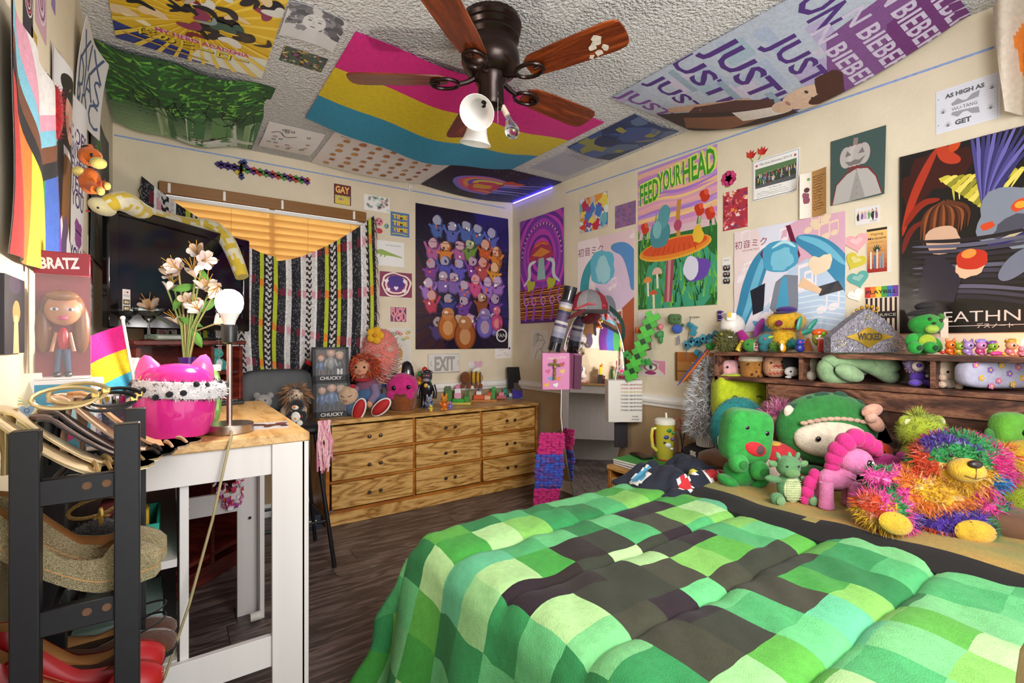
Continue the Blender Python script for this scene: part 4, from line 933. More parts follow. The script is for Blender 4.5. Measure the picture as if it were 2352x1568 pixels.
def d_lined(A):
    for k in range(16): A.line([(0, .06+.058*k), (1, .06+.058*k)], .003, '#9ab0d4')
    A.line([(.96, 0), (.96, 1)], .004, '#d08a8a')
    g = '#5a5a60'; A.text('AS HIGH AS', .46, .82, .085, g, .62, bold=.05); A.text('WU-TANG', .46, .48, .07, g, .40); A.text('GET', .44, .16, .10, g, .26, bold=.05)
    for s, y in ((1, .62), (-1, .36)): A.poly([(.25, y), (.36, y+.08*s), (.44, y), (.5, y), (.58, y+.09*s), (.70, y+.12*s), (.68, y-.02*s), (.44, y-.05*s), (.27, y-.06*s)], '#9a9aa2')
    for x, y in ((.12, .45), (.88, .68), (.86, .25), (.2, .12)):
        for k in range(7): a = -1.3+.43*k; A.line([(x, y), (x+.07*sin(a), y+.13*cos(a))], .012, '#6a6a74', taper=True)
    for y in (.2, .8): A.ell(.04, y, .012, .012, '#8a8a94', n=8)
printed('drawing', 'lined notebook page lettered AS HIGH AS high on the poster wall', 'drawing', 'right', (2150, 212), (2298, 270), d_lined, '#dcdce4', loose='stuff')
def d_ribB(A):
    A.rect(0, 0, 1, 1, '#dcdcea'); A.ell(.85, .85, .35, .3, '#d8a8bc', wob=.4); A.ell(.1, .7, .3, .4, '#e8d4d4', wob=.4); A.ell(.8, .2, .45, .35, '#b8cce4', wob=.3, seed=4); notes(A, 12, '#f0e4e8', 7); notes(A, 4, '#e8cfb0', 3, (.7, .6, .95, .95))
    for k in range(7): A.line([(.55, .04+.05*k), (.8, .07+.05*k), (1, .03+.05*k)], .012, '#d4e2f0')
    A.text('初音ミク', .17, .86, .062, '#8a2f50'); A.text('HATSUNE MIKU', .17, .80, .018, '#8a2f50')
    swoosh(A, [(.36, .8), (.24, .62), (.14, .3), (.02, -.05)], .19, '#3c86ac', taper=2); swoosh(A, [(.35, .78), (.26, .6), (.17, .3), (.06, .0)], .07, '#6cb4d0', taper=2)
    swoosh(A, [(.6, .84), (.8, .74), (.98, .52), (1.05, .3)], .19, '#3c86ac', taper=2); swoosh(A, [(.62, .85), (.82, .76), (1.0, .55)], .06, '#6cb4d0', taper=2); swoosh(A, [(.2, .1), (.35, -.02), (.55, .02), (.62, .12)], .1, '#58a2c4', taper=2)
    for p in ([(.27, .74), (.31, .80), (.35, .68), (.32, .64)], [(.51, .97), (.55, .97), (.64, .68), (.61, .62)]): A.poly(p, '#6a1c3c')
    A.ell(.46, .7, .17, .16, '#4a9cc0', 0, 26, .12, 2); A.ell(.46, .66, .11, .1, '#7cc0d8', 0, 20, .25, 6); swoosh(A, [(.38, .78), (.5, .84), (.6, .76)], .03, '#b8e0ea', taper=2)
    A.poly([(.36, .22), (.42, .46), (.5, .52), (.62, .5), (.62, .2), (.5, .08)], '#7d8290'); A.poly([(.48, .5), (.52, .5), (.54, .2), (.47, .16), (.42, .22)], '#4a9cc0')
    A.poly([(.17, .4), (.32, .46), (.3, .2), (.2, .16)], '#20222e'); A.poly([(.77, .38), (.95, .42), (.99, .34), (.8, .3)], '#20222e'); A.ell(.8, .58, .1, .09, '#edd6b8', .3, 14, .35, 3); A.poly([(.62, .4), (.8, .32), (.82, .36), (.66, .48)], '#e6c09a')
printed('poster', 'wide pale poster with flowing blue ribbons and music notes above the headboard', 'poster', 'right', (1688, 534), (1943, 758), d_ribB, '#dcdcea', lambda u, v: (0, 0, .003+.006*sin(v*11)**2*(1-v)), (10, 14), GLOSSP)
def d_strip(A):
    A.rect(0, 0, 1, 1, '#e6e2dc'); A.text('Seoul', .5, .9, .2, '#3a3634')
    for y in (.6, .36, .12): A.rect(.05, y-.1, .95, y+.11, '#8f9aa0'); A.ell(.35, y, .24, .3, '#201c1e', n=10); A.ell(.68, y-.02, .22, .28, '#2c2624', n=10); A.ell(.36, y+.02, .1, .12, '#c8a48c', n=8); A.ell(.66, y+.02, .1, .12, '#d0ac94', n=8)
printed('photo_strip', 'small strip of three booth photos beside the wide blue-ribbon poster', 'photo', 'right', (1659, 592), (1679, 652), d_strip)
def d_eye(A):
    A.rect(0, 0, 1, 1, '#d8ccc4'); A.poly([(.7, .5), (.98, .1), (.98, .95), (.4, .95), (.75, .8)], '#d88aa4'); A.ell(.42, .55, .27, .13, '#a86a78'); A.ell(.42, .55, .2, .09, '#efe6de'); A.ell(.43, .55, .075, .085, '#5a8a6a'); A.ell(.43, .55, .035, .04, '#1c1a1c')
    for k in range(9): A.line([(.2+.055*k, .64), (.12+.075*k, .84)], .02, '#3a2a2e', taper=True)
    A.ell(.42, .2, .22, .06, '#9a3a6a')
printed('drawing', 'painted eye with a pink streak above the chair rail', 'drawing', 'right', (1470, 825), (1530, 866), d_eye)
def d_red(A): A.ell(.5, .5, .3, .3, '#a83a5a', wob=.4)
printed('card', 'tiny dark red card behind the green sword', 'card', 'right', (1450, 832), (1466, 858), d_red, '#5a1a2c')
def d_ret(A): A.rect(0, .66, 1, 1, '#a8642c'); A.rect(0, .33, 1, .36, '#5a3a1c'); A.text('EXPECT', .7, .45, .1, '#1a1410', .5); A.rect(.0, 0, .06, 1, '#6a4420')
printed('wooden_sign', 'brown wooden plank sign half hidden by the tinsel tree', 'sign', 'right', (1554, 808), (1640, 880), d_ret, '#b07a40', thick=.012, off=.0125)
# small cut-outs on the poster wall
def cut(name, label, cat, wall, px, py, wpx, fn, m=PAPER, th=.0012, group=None):
    p = wallp(wall, px, py); k = mpp(p)*wpx; o = thing(name, label, cat, mw=frame(p+V(AX[wall][2])*.0006, *AX[wall]), group=group)
    return o, k
def heartout(r, n=26): return [(16*sin(t)**3/16*r, (13*cos(t)-5*cos(2*t)-2*cos(3*t)-cos(4*t))/16*r) for t in [2*pi*i/n for i in range(n)]]
for c, px, py, wpx, rot, nm in (('#e8a8ae', 1968, 556, 38, .1, 'pink'), ('#cfc03c', 1965, 599, 34, -.5, 'yellow'), ('#5aa8a0', 1972, 640, 34, .2, 'teal'), ('#f0eee8', 1966, 677, 26, .4, 'white')):
    p = wallp('right', px, py); r = mpp(p)*wpx/2*1.25
    solo('paper_heart', nm+' folded paper heart taped beside the leaflet', 'paper heart', PAPER, (0, 0, 0), K(T(extr(heartout(r), .003), (0, 0, 0), (0, 0, rot)), c), K(T(extr([(q*.55, w_*.4+r*.1) for q, w_ in heartout(r)], .0045), (0, 0, 0), (0, 0, rot)), mixc(c, '#ffffff', .2)), mw=frame(p+V((-.001, 0, 0)), *AX['right']), group='folded paper hearts')
def petals(px, py, wpx, c1, c2, label, leaf=None):
    p = wallp('right', px, py); r = mpp(p)*wpx/2; o = thing('flower_sticker', label, 'sticker', mw=frame(p+V((-.001, 0, 0)), *AX['right'])); rr = rn(px); s = []
    for ring_, n in ((1, 9), (.7, 7), (.4, 5)):
        for i in range(n):
            a = 2*pi*i/n+ring_; s.append(K(T(extr([(r*.36*cos(t), r*.3*sin(t)) for t in [k*.7 for k in range(9)]], .0012+.001*(1.2-ring_)), (r*.62*ring_*cos(a), r*.62*ring_*sin(a), 0)), mixc(c1, c2, rr.random())))
    part('petals', PAPER, o, *s, smooth=0)
    if leaf: part('leaf', PAPER, o, K(extr([(0, -r), (r*.5, -r*.7), (r*.2, -r*.4)], .001), leaf), K(extr([(-r*.2, -r*.5), (-r*.5, -r*.9), (0, -r)], .001), leaf), smooth=0)
petals(1674, 410, 40, '#a81c54', '#d84a80', 'deep pink rose sticker on the poster wall', '#5a8a3a')
p = wallp('right', 1736, 360); o = thing('flower_sticker', 'pair of red lily stickers above the class photo', 'sticker', mw=frame(p+V((-.001, 0, 0)), *AX['right']))
for x in (-.03, .03): part('petals', PAPER, o, *[K(T(extr([(0, 0), (.012, .012), (.004, .045), (-.01, .018)], .001+.0004*i), (x, 0, 0), (0, 0, a)), mixc('#a81c1c', '#d0402c', i/4)) for i, a in enumerate((-.9, -.4, 0, .5))], smooth=0)
part('stem', PAPER, o, K(extr([(-.03, 0), (-.024, 0), (.004, -.05), (-.004, -.05)], .001), '#8aa03a'), K(extr([(.03, 0), (.024, 0), (-.002, -.05), (.004, -.05)], .001), '#8aa03a'), smooth=0)
# ---- ceiling
def d_mha(A):
    A.rect(0, 0, 1, 1, '#d8b02c'); A.poly([(0, .18), (1, .0), (1, -.1), (0, -.1)], '#2c3a86'); A.poly([(0, .28), (.3, .2), (.1, .34)], '#f0e6c0'); r = rn(3)
    A.poly([(.45, .02), (1, 0), (1, .24), (.55, .2)], '#dfe2d4')
    for k in range(30): A.poly([(.5, .45), (.5+.9*cos(k*.21), .45+.9*sin(k*.21)), (.5+.9*cos(k*.21+.06), .45+.9*sin(k*.21+.06))], '#e8c850')
    for k in range(70):
        x, y = r.uniform(.12, .9), r.uniform(.27, 1); c = r.choice(['#2c2a34', '#d8d8d4', '#3a5a50', '#7a2a34', '#b8aca0', '#22222c', '#8a9a9a', '#e0c8a0', '#8a3a5a', '#1a1a20']); a = r.uniform(0, 3)
        swoosh(A, [(x, y), (x+.12*cos(a), y+.07*sin(a)), (x+.16*cos(a+.7), y+.1*sin(a+.7))], r.uniform(.03, .1), c, taper=2)
    for dx, c in ((.006, '#e8e4da'), (0, '#c0487a')): A.text('MY HERO ACADEMIA', .56+dx, .235+dx, .05, c, .62, bold=.04, rot=-.02)
    for dx, c in ((.008, '#3a2a14'), (0, '#e8d03c')): A.text('僕のヒーロー', .5+dx, .17-dx, .085, c, .74, bold=.03, rot=-.02)
    A.line([(.05, .1), (.6, .05)], .02, '#c09a3a')
printed('poster', 'yellow and blue comic poster lettered MY HERO ACADEMIA on the ceiling', 'poster', 'ceiling', 0, 0, d_mha, '#d8b02c', lambda u, v: (0, 0, .003+.008*sin(pi*u)), (8, 8), GLOSSP, raw=((.08, 2.20, HC), .54, .77))
def d_forest(A):
    A.rect(0, 0, 1, 1, '#2f5c2a'); r = rn(5)
    for i in range(8): A.rect(0, .05*i, 1, .05+.05*i, mixc('#9ab88a', '#3f6a3a', i/8))
    for k in range(26): x = r.uniform(.3, 1); A.poly([(x, .02), (x+.05, .02), (x+.02+r.uniform(-.05, .05), .5), (x-.03, .45)], r.choice(['#6a9a5a', '#8fb27a', '#b8d0a8', '#4a7a44', '#dfe8d8']))
    for x, y, s in ((.62, .1, .1), (.75, .06, .12), (.9, .14, .1), (.5, .05, .08)): A.ell(x, y, s, s*.6, '#dfe6dc', 0, 14, .5, 2)
    for k in range(420):
        x, y = r.uniform(-.02, 1.0), r.uniform(.3, 1.02)
        if y < .42+.25*x*x-.1*(1-x): continue
        a = r.uniform(-1, 1)+(2.4 if x < .3 else .5); L = r.uniform(.04, .11)
        A.poly([(x, y), (x+.024*sin(a), y-.024*cos(a)), (x+L*cos(a), y+L*sin(a)*.8)], r.choice(['#3a8a30', '#5ab03c', '#7ac848', '#24542a', '#173a1c', '#4a9a38', '#8fd050']))
    for k in range(16): x = r.uniform(.1, .95); swoosh(A, [(x, .6), (x+r.uniform(-.1, .1), .48), (x+r.uniform(-.15, .15), .36)], .006, '#10180e')
    for x in (.6, .63): A.poly([(x+.05, .05), (x+.1, .07), (x+.12, .13), (x+.06, .12)], '#e8ece6')
    swoosh(A, [(.45, .14), (.58, .11), (.7, .12), (.8, .2)], .018, '#4a3226', taper=2); A.ell(.68, .14, .022, .02, '#3a2a20')
printed('tapestry', 'green jungle photo tapestry pinned to the ceiling in the corner', 'tapestry', 'ceiling', 0, 0, d_forest, '#16301a', lambda u, v: (0, 0, .004+.045*sin(pi*u)*(.5+.5*(1-v))+.01*sin(u*13+v*6)), (12, 12), CLOTH, raw=((.077, 3.11, HC), .69, .92))
def d_girl(A):
    A.rect(0, 0, 1, 1, '#cfcfd2'); confetti(A, 60, ['#7a7a80', '#6a6a72', '#8f8f96', '#5c5c64'], .06, .12, 4, (.02, .35, .98, 1)); A.ell(.5, .62, .2, .26, '#dcdcde'); A.poly([(.3, .0), (.7, 0), (.6, .42), (.42, .42)], '#d4d4d8')
    for s in (-1, 1): A.ell(.5+s*.085, .66, .04, .016, '#4c4c54'); A.line([(.5+s*.04, .725), (.5+s*.13, .735)], .012, '#66666e')
    A.ell(.5, .49, .05, .02, '#7a7a82'); swoosh(A, [(.5, .66), (.48, .57), (.53, .56)], .008, '#9a9aa0'); A.star(.5, .8, .02, '#5a5a62')
printed('drawing', 'grey pencil portrait of a curly-haired girl on the ceiling', 'drawing', 'ceiling', 0, 0, d_girl, '#cfcfd2', lambda u, v: (0, 0, .002+.012*(abs(u-.5)*2)**3), (8, 6), raw=((.46, 2.045, HC), .21, .235))
def d_coll(A): A.rect(0, 0, 1, 1, '#4a5a50'); confetti(A, 110, ['#7a3a4a', '#3a6a4a', '#c08a5a', '#b8b8b4', '#3a3a5a', '#d0b040', '#8a4a8a', '#202428'], .02, .05, 2)
printed('collage', 'narrow strip of tiny crowded pictures below the pencil portrait', 'poster', 'ceiling', 0, 0, d_coll, '#4a5a50', raw=((.482, 2.315, HC), .18, .13))
def d_pan(A):
    for i, c in enumerate(('#2f93b8', '#dcc21c', '#d81f84')): A.rect(0, i/3, 1, (i+1)/3, c)
    for k in range(60): y = k/60; A.line([(0, y), (1, y+.012*sin(k*2.1))], .0012, mixc(('#2f93b8', '#dcc21c', '#d81f84')[int(y*3)], '#000000', .16))
printed('pan_flag', 'large pink yellow and blue striped flag pinned across the ceiling', 'flag', 'ceiling', 0, 0, d_pan, '#d81f84', lambda u, v: (0, .02*sin(pi*u)*(v-.5), .004+.085*sin(pi*u)*(1-v*.75)+.012*sin(u*15+v*4)*sin(pi*u)), (20, 12), CLOTH, raw=((1.32, 2.44, HC), 1.42, .92))
def d_doo(A):
    r = rn(4)
    for k in range(16): x, y = r.uniform(.08, .9), r.uniform(.1, .92); A.line([(x, y), (x+.08, y+.03), (x+.05, y-.05), (x, y)], .014, r.choice(['#4a3a40', '#7a4a5a', '#3a4a44', '#a04a6a']), smooth=2)
    swoosh(A, [(.1, .7), (.25, .8), (.35, .6), (.55, .72)], .02, '#5a3a30'); A.text('PETALS', .78, .3, .06, '#8a6a5a', rot=1.2)
printed('drawing', 'white ceiling sheet of small ink sketches beside the fruit chart', 'drawing', 'ceiling', 0, 0, d_doo, '#ece8e6', lambda u, v: (0, 0, .002+.01*sin(pi*v)), (6, 6), raw=((.61, 3.285, HC), .31, .42))
def d_pear(A):
    r = rn(8)
    for i in range(7):
        for j in range(6):
            x, y = .1+.125*i+.02*(j % 2), .12+.145*j; c = r.choice(['#c8843a', '#d89a50', '#b06a2c', '#c07040']); s = r.uniform(.02, .03)
            if i > 5 and j in (2, 3): c = '#b03a30'
            A.ell(x, y, s, s*1.15, mixc(c, '#5a3a20', .5)); A.ell(x, y, s*.85, s, c); A.ell(x+.012, y+.015, s*.5, s*.5, mixc(c, '#5a3010', .2)); A.line([(x-.03, y-.03), (x+.03, y-.035)], .004, '#8a6a50')
    A.text('Fruit', .1, .93, .03, '#a08a70')
printed('poster', 'white ceiling chart with rows of small orange fruits', 'poster', 'ceiling', 0, 0, d_pear, '#ece4e2', lambda u, v: (0, 0, .003+.02*sin(pi*u)*(1-v)), (10, 6), raw=((1.21, 3.30, HC), .82, .60), loose='stuff')
def d_space(A):
    A.rect(0, 0, 1, 1, '#22102e'); A.poly([(.5, 0), (1, 0), (1, 1), (.7, 1)], '#1c1a6a'); r = rn(2)
    for k in range(46): A.ell(r.random(), r.random(), .004, .004, '#e8e4f4', n=6)
    for i in range(5): swoosh(A, [(.7, .6), (.4, .72-.03*i), (.12+.05*i, .5), (.3+.03*i, .2+.05*i), (.6, .22+.04*i)], .05, ['#8a7ae0', '#e0608a', '#f0a050', '#7a5ac8', '#f0d060'][i])
    A.ell(.45, .42, .16, .12, '#d84a6a', .3, 18, .3, 1); A.ell(.45, .42, .09, .06, '#f0b040', .3, 14, .3, 2); A.ell(.66, .62, .1, .09, '#e0522e', .2, 14, .3, 3)
    for k in range(5): swoosh(A, [(.6, .3+.07*k), (.8, .34+.08*k), (.97, .3+.12*k)], .05, ['#7a8af0', '#a8a0f4', '#4a50c0'][k % 3], taper=True)
printed('poster', 'dark space poster with swirling flame shapes in the ceiling corner', 'poster', 'ceiling', 0, 0, d_space, '#22102e', lambda u, v: (0, 0, .004+.03*sin(pi*u)*(1-v)), (10, 6), raw=((2.075, 3.26, HC), .89, .68))
def d_blue(A):
    A.rect(0, 0, 1, 1, '#2c3c66'); confetti(A, 26, ['#3a4f86', '#26335a', '#4a5f92', '#56698c', '#8a8a50', '#33456e'], .12, .3, 6, wob=.3)
    for x, y in ((.2, .7), (.7, .8), (.78, .3)): A.ell(x, y, .09, .07, '#8f8a48', 0, 14, .3, 2)
printed('poster', 'dusky blue abstract print on the ceiling near the right wall', 'poster', 'ceiling', 0, 0, d_blue, '#2c3c66', lambda u, v: (0, 0, .003+.015*sin(pi*u)), (6, 6), raw=((2.29, 2.095, HC), .39, .56))
def d_grey(A):
    A.rect(0, 0, 1, 1, '#b4b6c2'); 
    for k in range(14): swoosh(A, [(.05, .06+.06*k), (.3, .12+.06*k), (.6, .05+.06*k), (.95, .1+.06*k)], .012, '#7f8292')
    scribble(A, .2, .8, .8, .95, 2, '#5a5c6a', .012, 3)
printed('drawing', 'grey pencil wave sketch on the ceiling beside the blue print', 'drawing', 'ceiling', 0, 0, d_grey, '#b4b6c2', raw=((2.30, 2.615, HC), .35, .40))
def d_jb(A):
    A.rect(0, 0, 1, 1, '#b4bccc'); r = rn(7)
    for k in range(40): x, y = r.random(), r.random(); A.rect(x, y, x+r.uniform(.05, .3), y+r.uniform(.02, .1), r.choice(['#a8b4cc', '#bcc6d4', '#b0a4c8', '#9fb4c4', '#c4bcd0']))
    A.poly([(.42, .72), (1, .6), (1, 1), (.3, 1)], '#7a4a86'); A.poly([(.6, .85), (1, .78), (1, 1), (.5, 1)], '#6a2a6e')
    P = '#4e2a78'
    for t, x, y, hh, wd in (('JUSTIN', .42, .06, .13, .85), ('JUSTIN', .45, .2, .13, .86), ('USTIN', .4, .34, .17, .86), ('JUSTIN', .5, .47, .2, .95), ('JUSTIN', .62, .62, .16, .8), ('ON', .2, .76, .2, .3)): A.text(t, x, y, hh, P if y > .15 else '#7a4a96', wd, bold=.02)
    for i, y in enumerate((.72, .81, .9, .98)): A.text('N BIEBER', .7, y, .11, '#c8bcd4', .75, bold=.02)
    for k in range(3): A.rect(.05+.3*k, .26+.1*k, .35+.3*k, .285+.1*k, '#8fa4b4')
    A.poly([(.5, .02), (.62, .2), (.7, .34), (.78, .44), (1, .5), (1, .0)], '#3a2420'); A.poly([(.44, .1), (.52, .08), (.66, .3), (.72, .42), (.62, .4), (.5, .22)], '#c9a288'); A.poly([(.53, .2), (.6, .36), (.74, .47), (.84, .45), (.7, .28), (.6, .14)], '#54302a'); A.poly([(.66, .1), (.8, .3), (.92, .36), (1, .2), (.9, .02)], '#8a5a40'); A.poly([(.74, .3), (.82, .44), (.95, .46), (.9, .3)], '#e2d8d0')
    A.ell(.87, .56, .13, .16, '#d8b8a0', -.2); A.ell(.87, .47, .08, .07, '#d8b8a0'); A.ell(.86, .64, .15, .09, '#4a2416', -.2, 18, .2, 2); A.ell(.95, .6, .06, .1, '#4a2416')
    for x in (.81, .91): A.ell(x, .57, .022, .01, '#3a2a24', n=9)
    A.ell(.85, .495, .035, .012, '#b07a70', n=9)
printed('fleece_blanket', 'pale lavender fleece with purple JUSTIN BIEBER lettering sagging from the ceiling', 'blanket', 'ceiling', 0, 0, d_jb, '#b4bccc', lambda u, v: (-.01*u*sin(pi*v), 0, .006+.135*sin(pi*min(1, v*1.02))**.9*u**1.3+.02*sin(pi*u)*sin(pi*v)), (14, 18), CLOTH, raw=((2.18, 1.14, HC), .66, 1.24), loose='stuff')
# ================================================================ helpers for small things
def face(p, extra=0): return atan2(-p[0], p[1])+extra          # turn local -Y towards the camera
def place(name, label, cat, u, v, z, rz=None, group=None, X=None, Y=None):
    p = onX(u, v, X) if X is not None else onY(u, v, Y) if Y is not None else onZ(u, v, z)
    if z is not None: p.z = z
    t = thing(name, label, cat, p, face(p) if rz is None else rz, group); return t, mpp(p)
def flatart(parent, w, hh, draw, M, bg=None, m=None, name='print'):
    """print on a face of a thing: M maps the sheet's centre, x right, y up, z out"""
    A = Art(w, hh)
    if bg: A.rect(0, 0, 1, 1, bg)
    draw(A)
    for tx, s in A.meshes(None, None).items(): part('lettering' if tx else name, m or PAPER, parent, TM(s, M), smooth=0)
def facing(x=0, y=0, z=0): return frame((x, y, z), (1, 0, 0), (0, 0, 1), (0, -1, 0))
def fside(x=0, y=0, z=0): return frame((x, y, z), (0, 1, 0), (0, 0, 1), (1, 0, 0))
def sitter(name, label, loc, rz, body, head, s, ears=None, muzzle=None, belly=None, cat='plush toy', extra=None, eye='#141012', m=PLUSH, arms=True, nose='#2a1a18', earr=.16, group=None, legs=True):
    t = thing(name, label, cat, loc, rz, group)
    part('body', m, t, K(ball(.24*s, .2*s, .28*s, (0, 0, .27*s), 16, 11), body))
    part('head', m, t, K(ball(.25*s, .22*s, .22*s, (0, -.03*s, .68*s), 16, 11), head))
    if belly: part('belly', m, t, K(ball(.16*s, .06*s, .19*s, (0, -.165*s, .28*s), 14, 9), belly))
    if ears:
        for q in (-1, 1): part('ear', m, t, K(ball(earr*.62*s, .05*s, earr*.62*s, (q*.19*s, 0, .87*s), 10, 8), ears))
    if muzzle: part('muzzle', m, t, K(ball(.12*s, .09*s, .085*s, (0, -.22*s, .62*s), 12, 8), muzzle))
    part('nose', PLAS, t, K(ball(.032*s, .02*s, .022*s, (0, (-.31 if muzzle else -.25)*s, .65*s), 8, 6), nose))
    for q in (-1, 1):
        part('eye', PLASG, t, K(ball(.027*s, .014*s, .03*s, (q*.1*s, -.225*s, .74*s), 8, 6), eye))
        if arms: part('arm', m, t, K(tube([(q*.2*s, -.02*s, .42*s), (q*.29*s, -.1*s, .3*s), (q*.27*s, -.18*s, .2*s)], [.085*s, .08*s, .075*s], 10), body), K(ball(.078*s, loc=(q*.27*s, -.185*s, .19*s), n=10, m=8), body))
        if legs: part('leg', m, t, K(tube([(q*.12*s, -.08*s, .1*s), (q*.19*s, -.28*s, .1*s), (q*.2*s, -.36*s, .11*s)], [.1*s, .1*s, .095*s], 10), body), K(ball(.1*s, .06*s, .1*s, (q*.2*s, -.37*s, .11*s), 10, 8), belly or body))
    if extra: extra(t, s)
    return t
# ================================================================ black shoe rack and the shoes on it
rk = thing('shoe_rack', 'narrow black shoe rack standing by the counter table', 'shoe rack', (-.135, 1.24, 0))
RB = mat('black_rack', '#17161a', .45, var=.3, scale=60)
rx0, rx1, ry0, ry1, rz1 = -.060, .07, -.135, .10, 1.035
for x in (rx0, rx1):
    for y in (ry0, ry1): part('post', RB, rk, box(.036, .03, rz1, (x, y, rz1/2), b=.002))
tiers = (.93, .715, .50, .28)
for z in tiers:
    for y in (ry0, ry1):
        c = part('crossbar', RB, rk, box(rx1-rx0-.03, .018, .044, ((rx0+rx1)/2, y, z), b=.002))
        if y == ry0:
            for x in (.016, .042): part('screw_hole', mat('hole_rim', '#6a4a34', .8), c, TM(tube([(.0058*cos(t), .0058*sin(t), 0) for t in [k*pi/5 for k in range(10)]], .0012, 5, closed=True), M4.Translation((x, y-.0095, z+.004)) @ M4.Rotation(R(90), 4, 'X')), TM(cyl(.0055, .001, 10), M4.Translation((x, y-.009, z+.004)) @ M4.Rotation(R(90), 4, 'X')))
    for x in (rx0+.03, (rx0+rx1)/2, rx1-.02): part('shelf_rod', RB, rk, rod((x, ry0, z+.012), (x, ry1, z+.012), .006))
GLIT = mat('gold_glitter', '#e2cfa2', .3, metal=.35, var=.6, scale=420, bump=1, bscale=500, detail=2)
GOLDL = mat('gold_leather', '#cdb27c', .28, metal=.5, var=.12)
NUDE = mat('nude_leather', '#d9b596', .5, var=.08); REDL = mat('red_leather', '#a8151d', .32, var=.1); BLKL = mat('black_leather', '#17161a', .4)
INSOLE = mat('tan_insole', '#b8834e', .55, var=.18, scale=30); SUEDE = mat('brown_suede', '#4a2a1c', .95, var=.25, sheen=.4, bump=.3)
def sole_z(t, heel):                      # t 0 heel .. 1 toe: height of the footbed
    return heel*(1-min(1, max(0, (t-.12)/.55))**1.0*1)**1.4*1 if t > .12 else heel*(1-.0*t)
def footw(t, W): return W*(.62+.5*sin(pi*min(1, t*.62+.12))**2-.35*max(0, t-.82)**2*14)*(1 if t < .97 else .7)
def footbed(L, W, heel, th, m_, parent, name='footbed', plat=0):
    N = 22; vs, fs = [], []
    for i in range(N+1):
        t = i/N; z = sole_z(t, heel)+plat; w_ = max(.006, footw(t, W)/2*(sqrt(max(0, 1-((t-.94)/.06)**2)) if t > .94 else 1)*(sqrt(max(.05, 1-((.05-t)/.06)**2)) if t < .05 else 1))
        for y, dz in ((-w_, 0), (w_, 0), (w_, -th), (-w_, -th)): vs.append(V(((t-.5)*L, y, z+dz)))
    for i in range(N):
        for k in range(4): fs.append((i*4+k, i*4+4+k, i*4+4+(k+1) % 4, i*4+(k+1) % 4))
    fs += [(0, 1, 2, 3), (N*4+3, N*4+2, N*4+1, N*4)]
    return part(name, m_, parent, (vs, fs))
def upper(L, W, heel, hh, m_, parent, toe=.72, plat=0, name='upper', openback=False):
    """closed shoe upper: low sides with a covered toe"""
    N = 26; M_ = 10; vs, fs = [], []
    for i in range(N+1):
        t = i/N; z0 = sole_z(t, heel)+plat; w_ = max(.004, footw(t, W)/2*(sqrt(max(0, 1-((t-.92)/.08)**2)) if t > .92 else 1)*(sqrt(max(.02, 1-((.07-t)/.075)**2)) if t < .07 else 1))
        ht = hh*(1-1.45*t if t < .45 else .35+.27*(t-.45)/(toe-.45)) if t < toe else hh*.62*sqrt(max(0.02, 1-((t-toe)/(1.02-toe))**2)); arc = .52 if t < toe-.05 else .52+.48*min(1, (t-toe+.05)/.1)
        for sgn in (-1, 1):
            for k in range(M_//2+1):
                f = k/(M_//2)*arc; a = f*pi/2*1.0
                vs.append(V(((t-.5)*L, sgn*w_*cos(a*.98), z0+ht*sin(a))))
    H2 = M_//2+1
    for i in range(N):
        for s in (0, 1):
            for k in range(M_//2):
                a = i*2*H2+s*H2+k; q = (a, a+1, a+2*H2+1, a+2*H2); fs.append(q if s else q[::-1])
    part('lining', INSOLE, parent, ([V((p.x, p.y*.955, p.z-.0012)) for p in vs], [f[::-1] for f in fs])); return part(name, m_, parent, (vs, fs))
def heelpost(L, W, heel, r0, r1, m_, parent, plat=0):
    return part('heel', m_, parent, lathe([(r1, 0), (r1*.9, heel*.3), (r0*.75, heel*.72), (r0, heel+plat-.004)], 14, (-.5*L+W*.32, 0, 0)))
def strap(a, b, hgt, m_, parent, r=.0035, name='strap', n=10, flat=1.8):
    a, b = V(a), V(b); return part(name, m_, parent, tube([a.lerp(b, i/n)+V((0, 0, hgt*sin(pi*i/n))) for i in range(n+1)], r, 6, flat=flat))
SH = 'shoes on the black rack'
def sandal(label, y, z, x, L, heel, m_, bed, rz=0, ankle=True, dx=0):
    t = thing('strappy_sandal', label, 'shoe', (x, y, z), rz, SH); W = .074
    footbed(L, W, heel, .006, bed, t); footbed(L, W, heel-.006, .004, m_, t, 'outsole')
    heelpost(L, W, heel, .016, .006, m_, t)
    for xx, hh in ((.36, .005), (.3, .006), (.24, .008), (.17, .010))[:4 if ankle and m_ is not BLKL else 1]: strap((xx*L, -W*.5, sole_z(xx+.5, heel)), (xx*L-.012, W*.5, sole_z(xx+.5, heel)), hh, m_, t, .003)
    if ankle:
        c = V((-.30*L, 0, heel+.012)); part('ankle_strap', m_, t, tube([c+V((.042*cos(a)+.07, .02*cos(a), .018*sin(a)+.004)) for a in [2*pi*k/18 for k in range(18)]], .0032, 6, closed=True, flat=1.4)); part('buckle', GOLD, t, box(.014, .006, .012, c+V((.11, .02, .005)), b=.002))
    return t
z1 = tiers[0]+.02
sandal('gold strappy heeled sandal nearest the camera on the top tier', 1.152, z1, -.150, .245, .115, GOLDL, mat('gold_bed', '#e2cba2', .3, metal=.35), R(4))
sandal('gold strappy heeled sandal second from the front on the top tier', 1.205, z1, -.138, .245, .118, GOLDL, MATS['gold_bed'], R(9))
sandal('black strappy sandal lying behind the gold pair', 1.25, z1, -.105, .22, .095, BLKL, mat('dark_bed', '#5a4640', .5), R(8))
sandal('black strappy sandal with cords beside the nude pair', 1.288, z1, -.10, .22, .10, BLKL, MATS['dark_bed'], R(4))
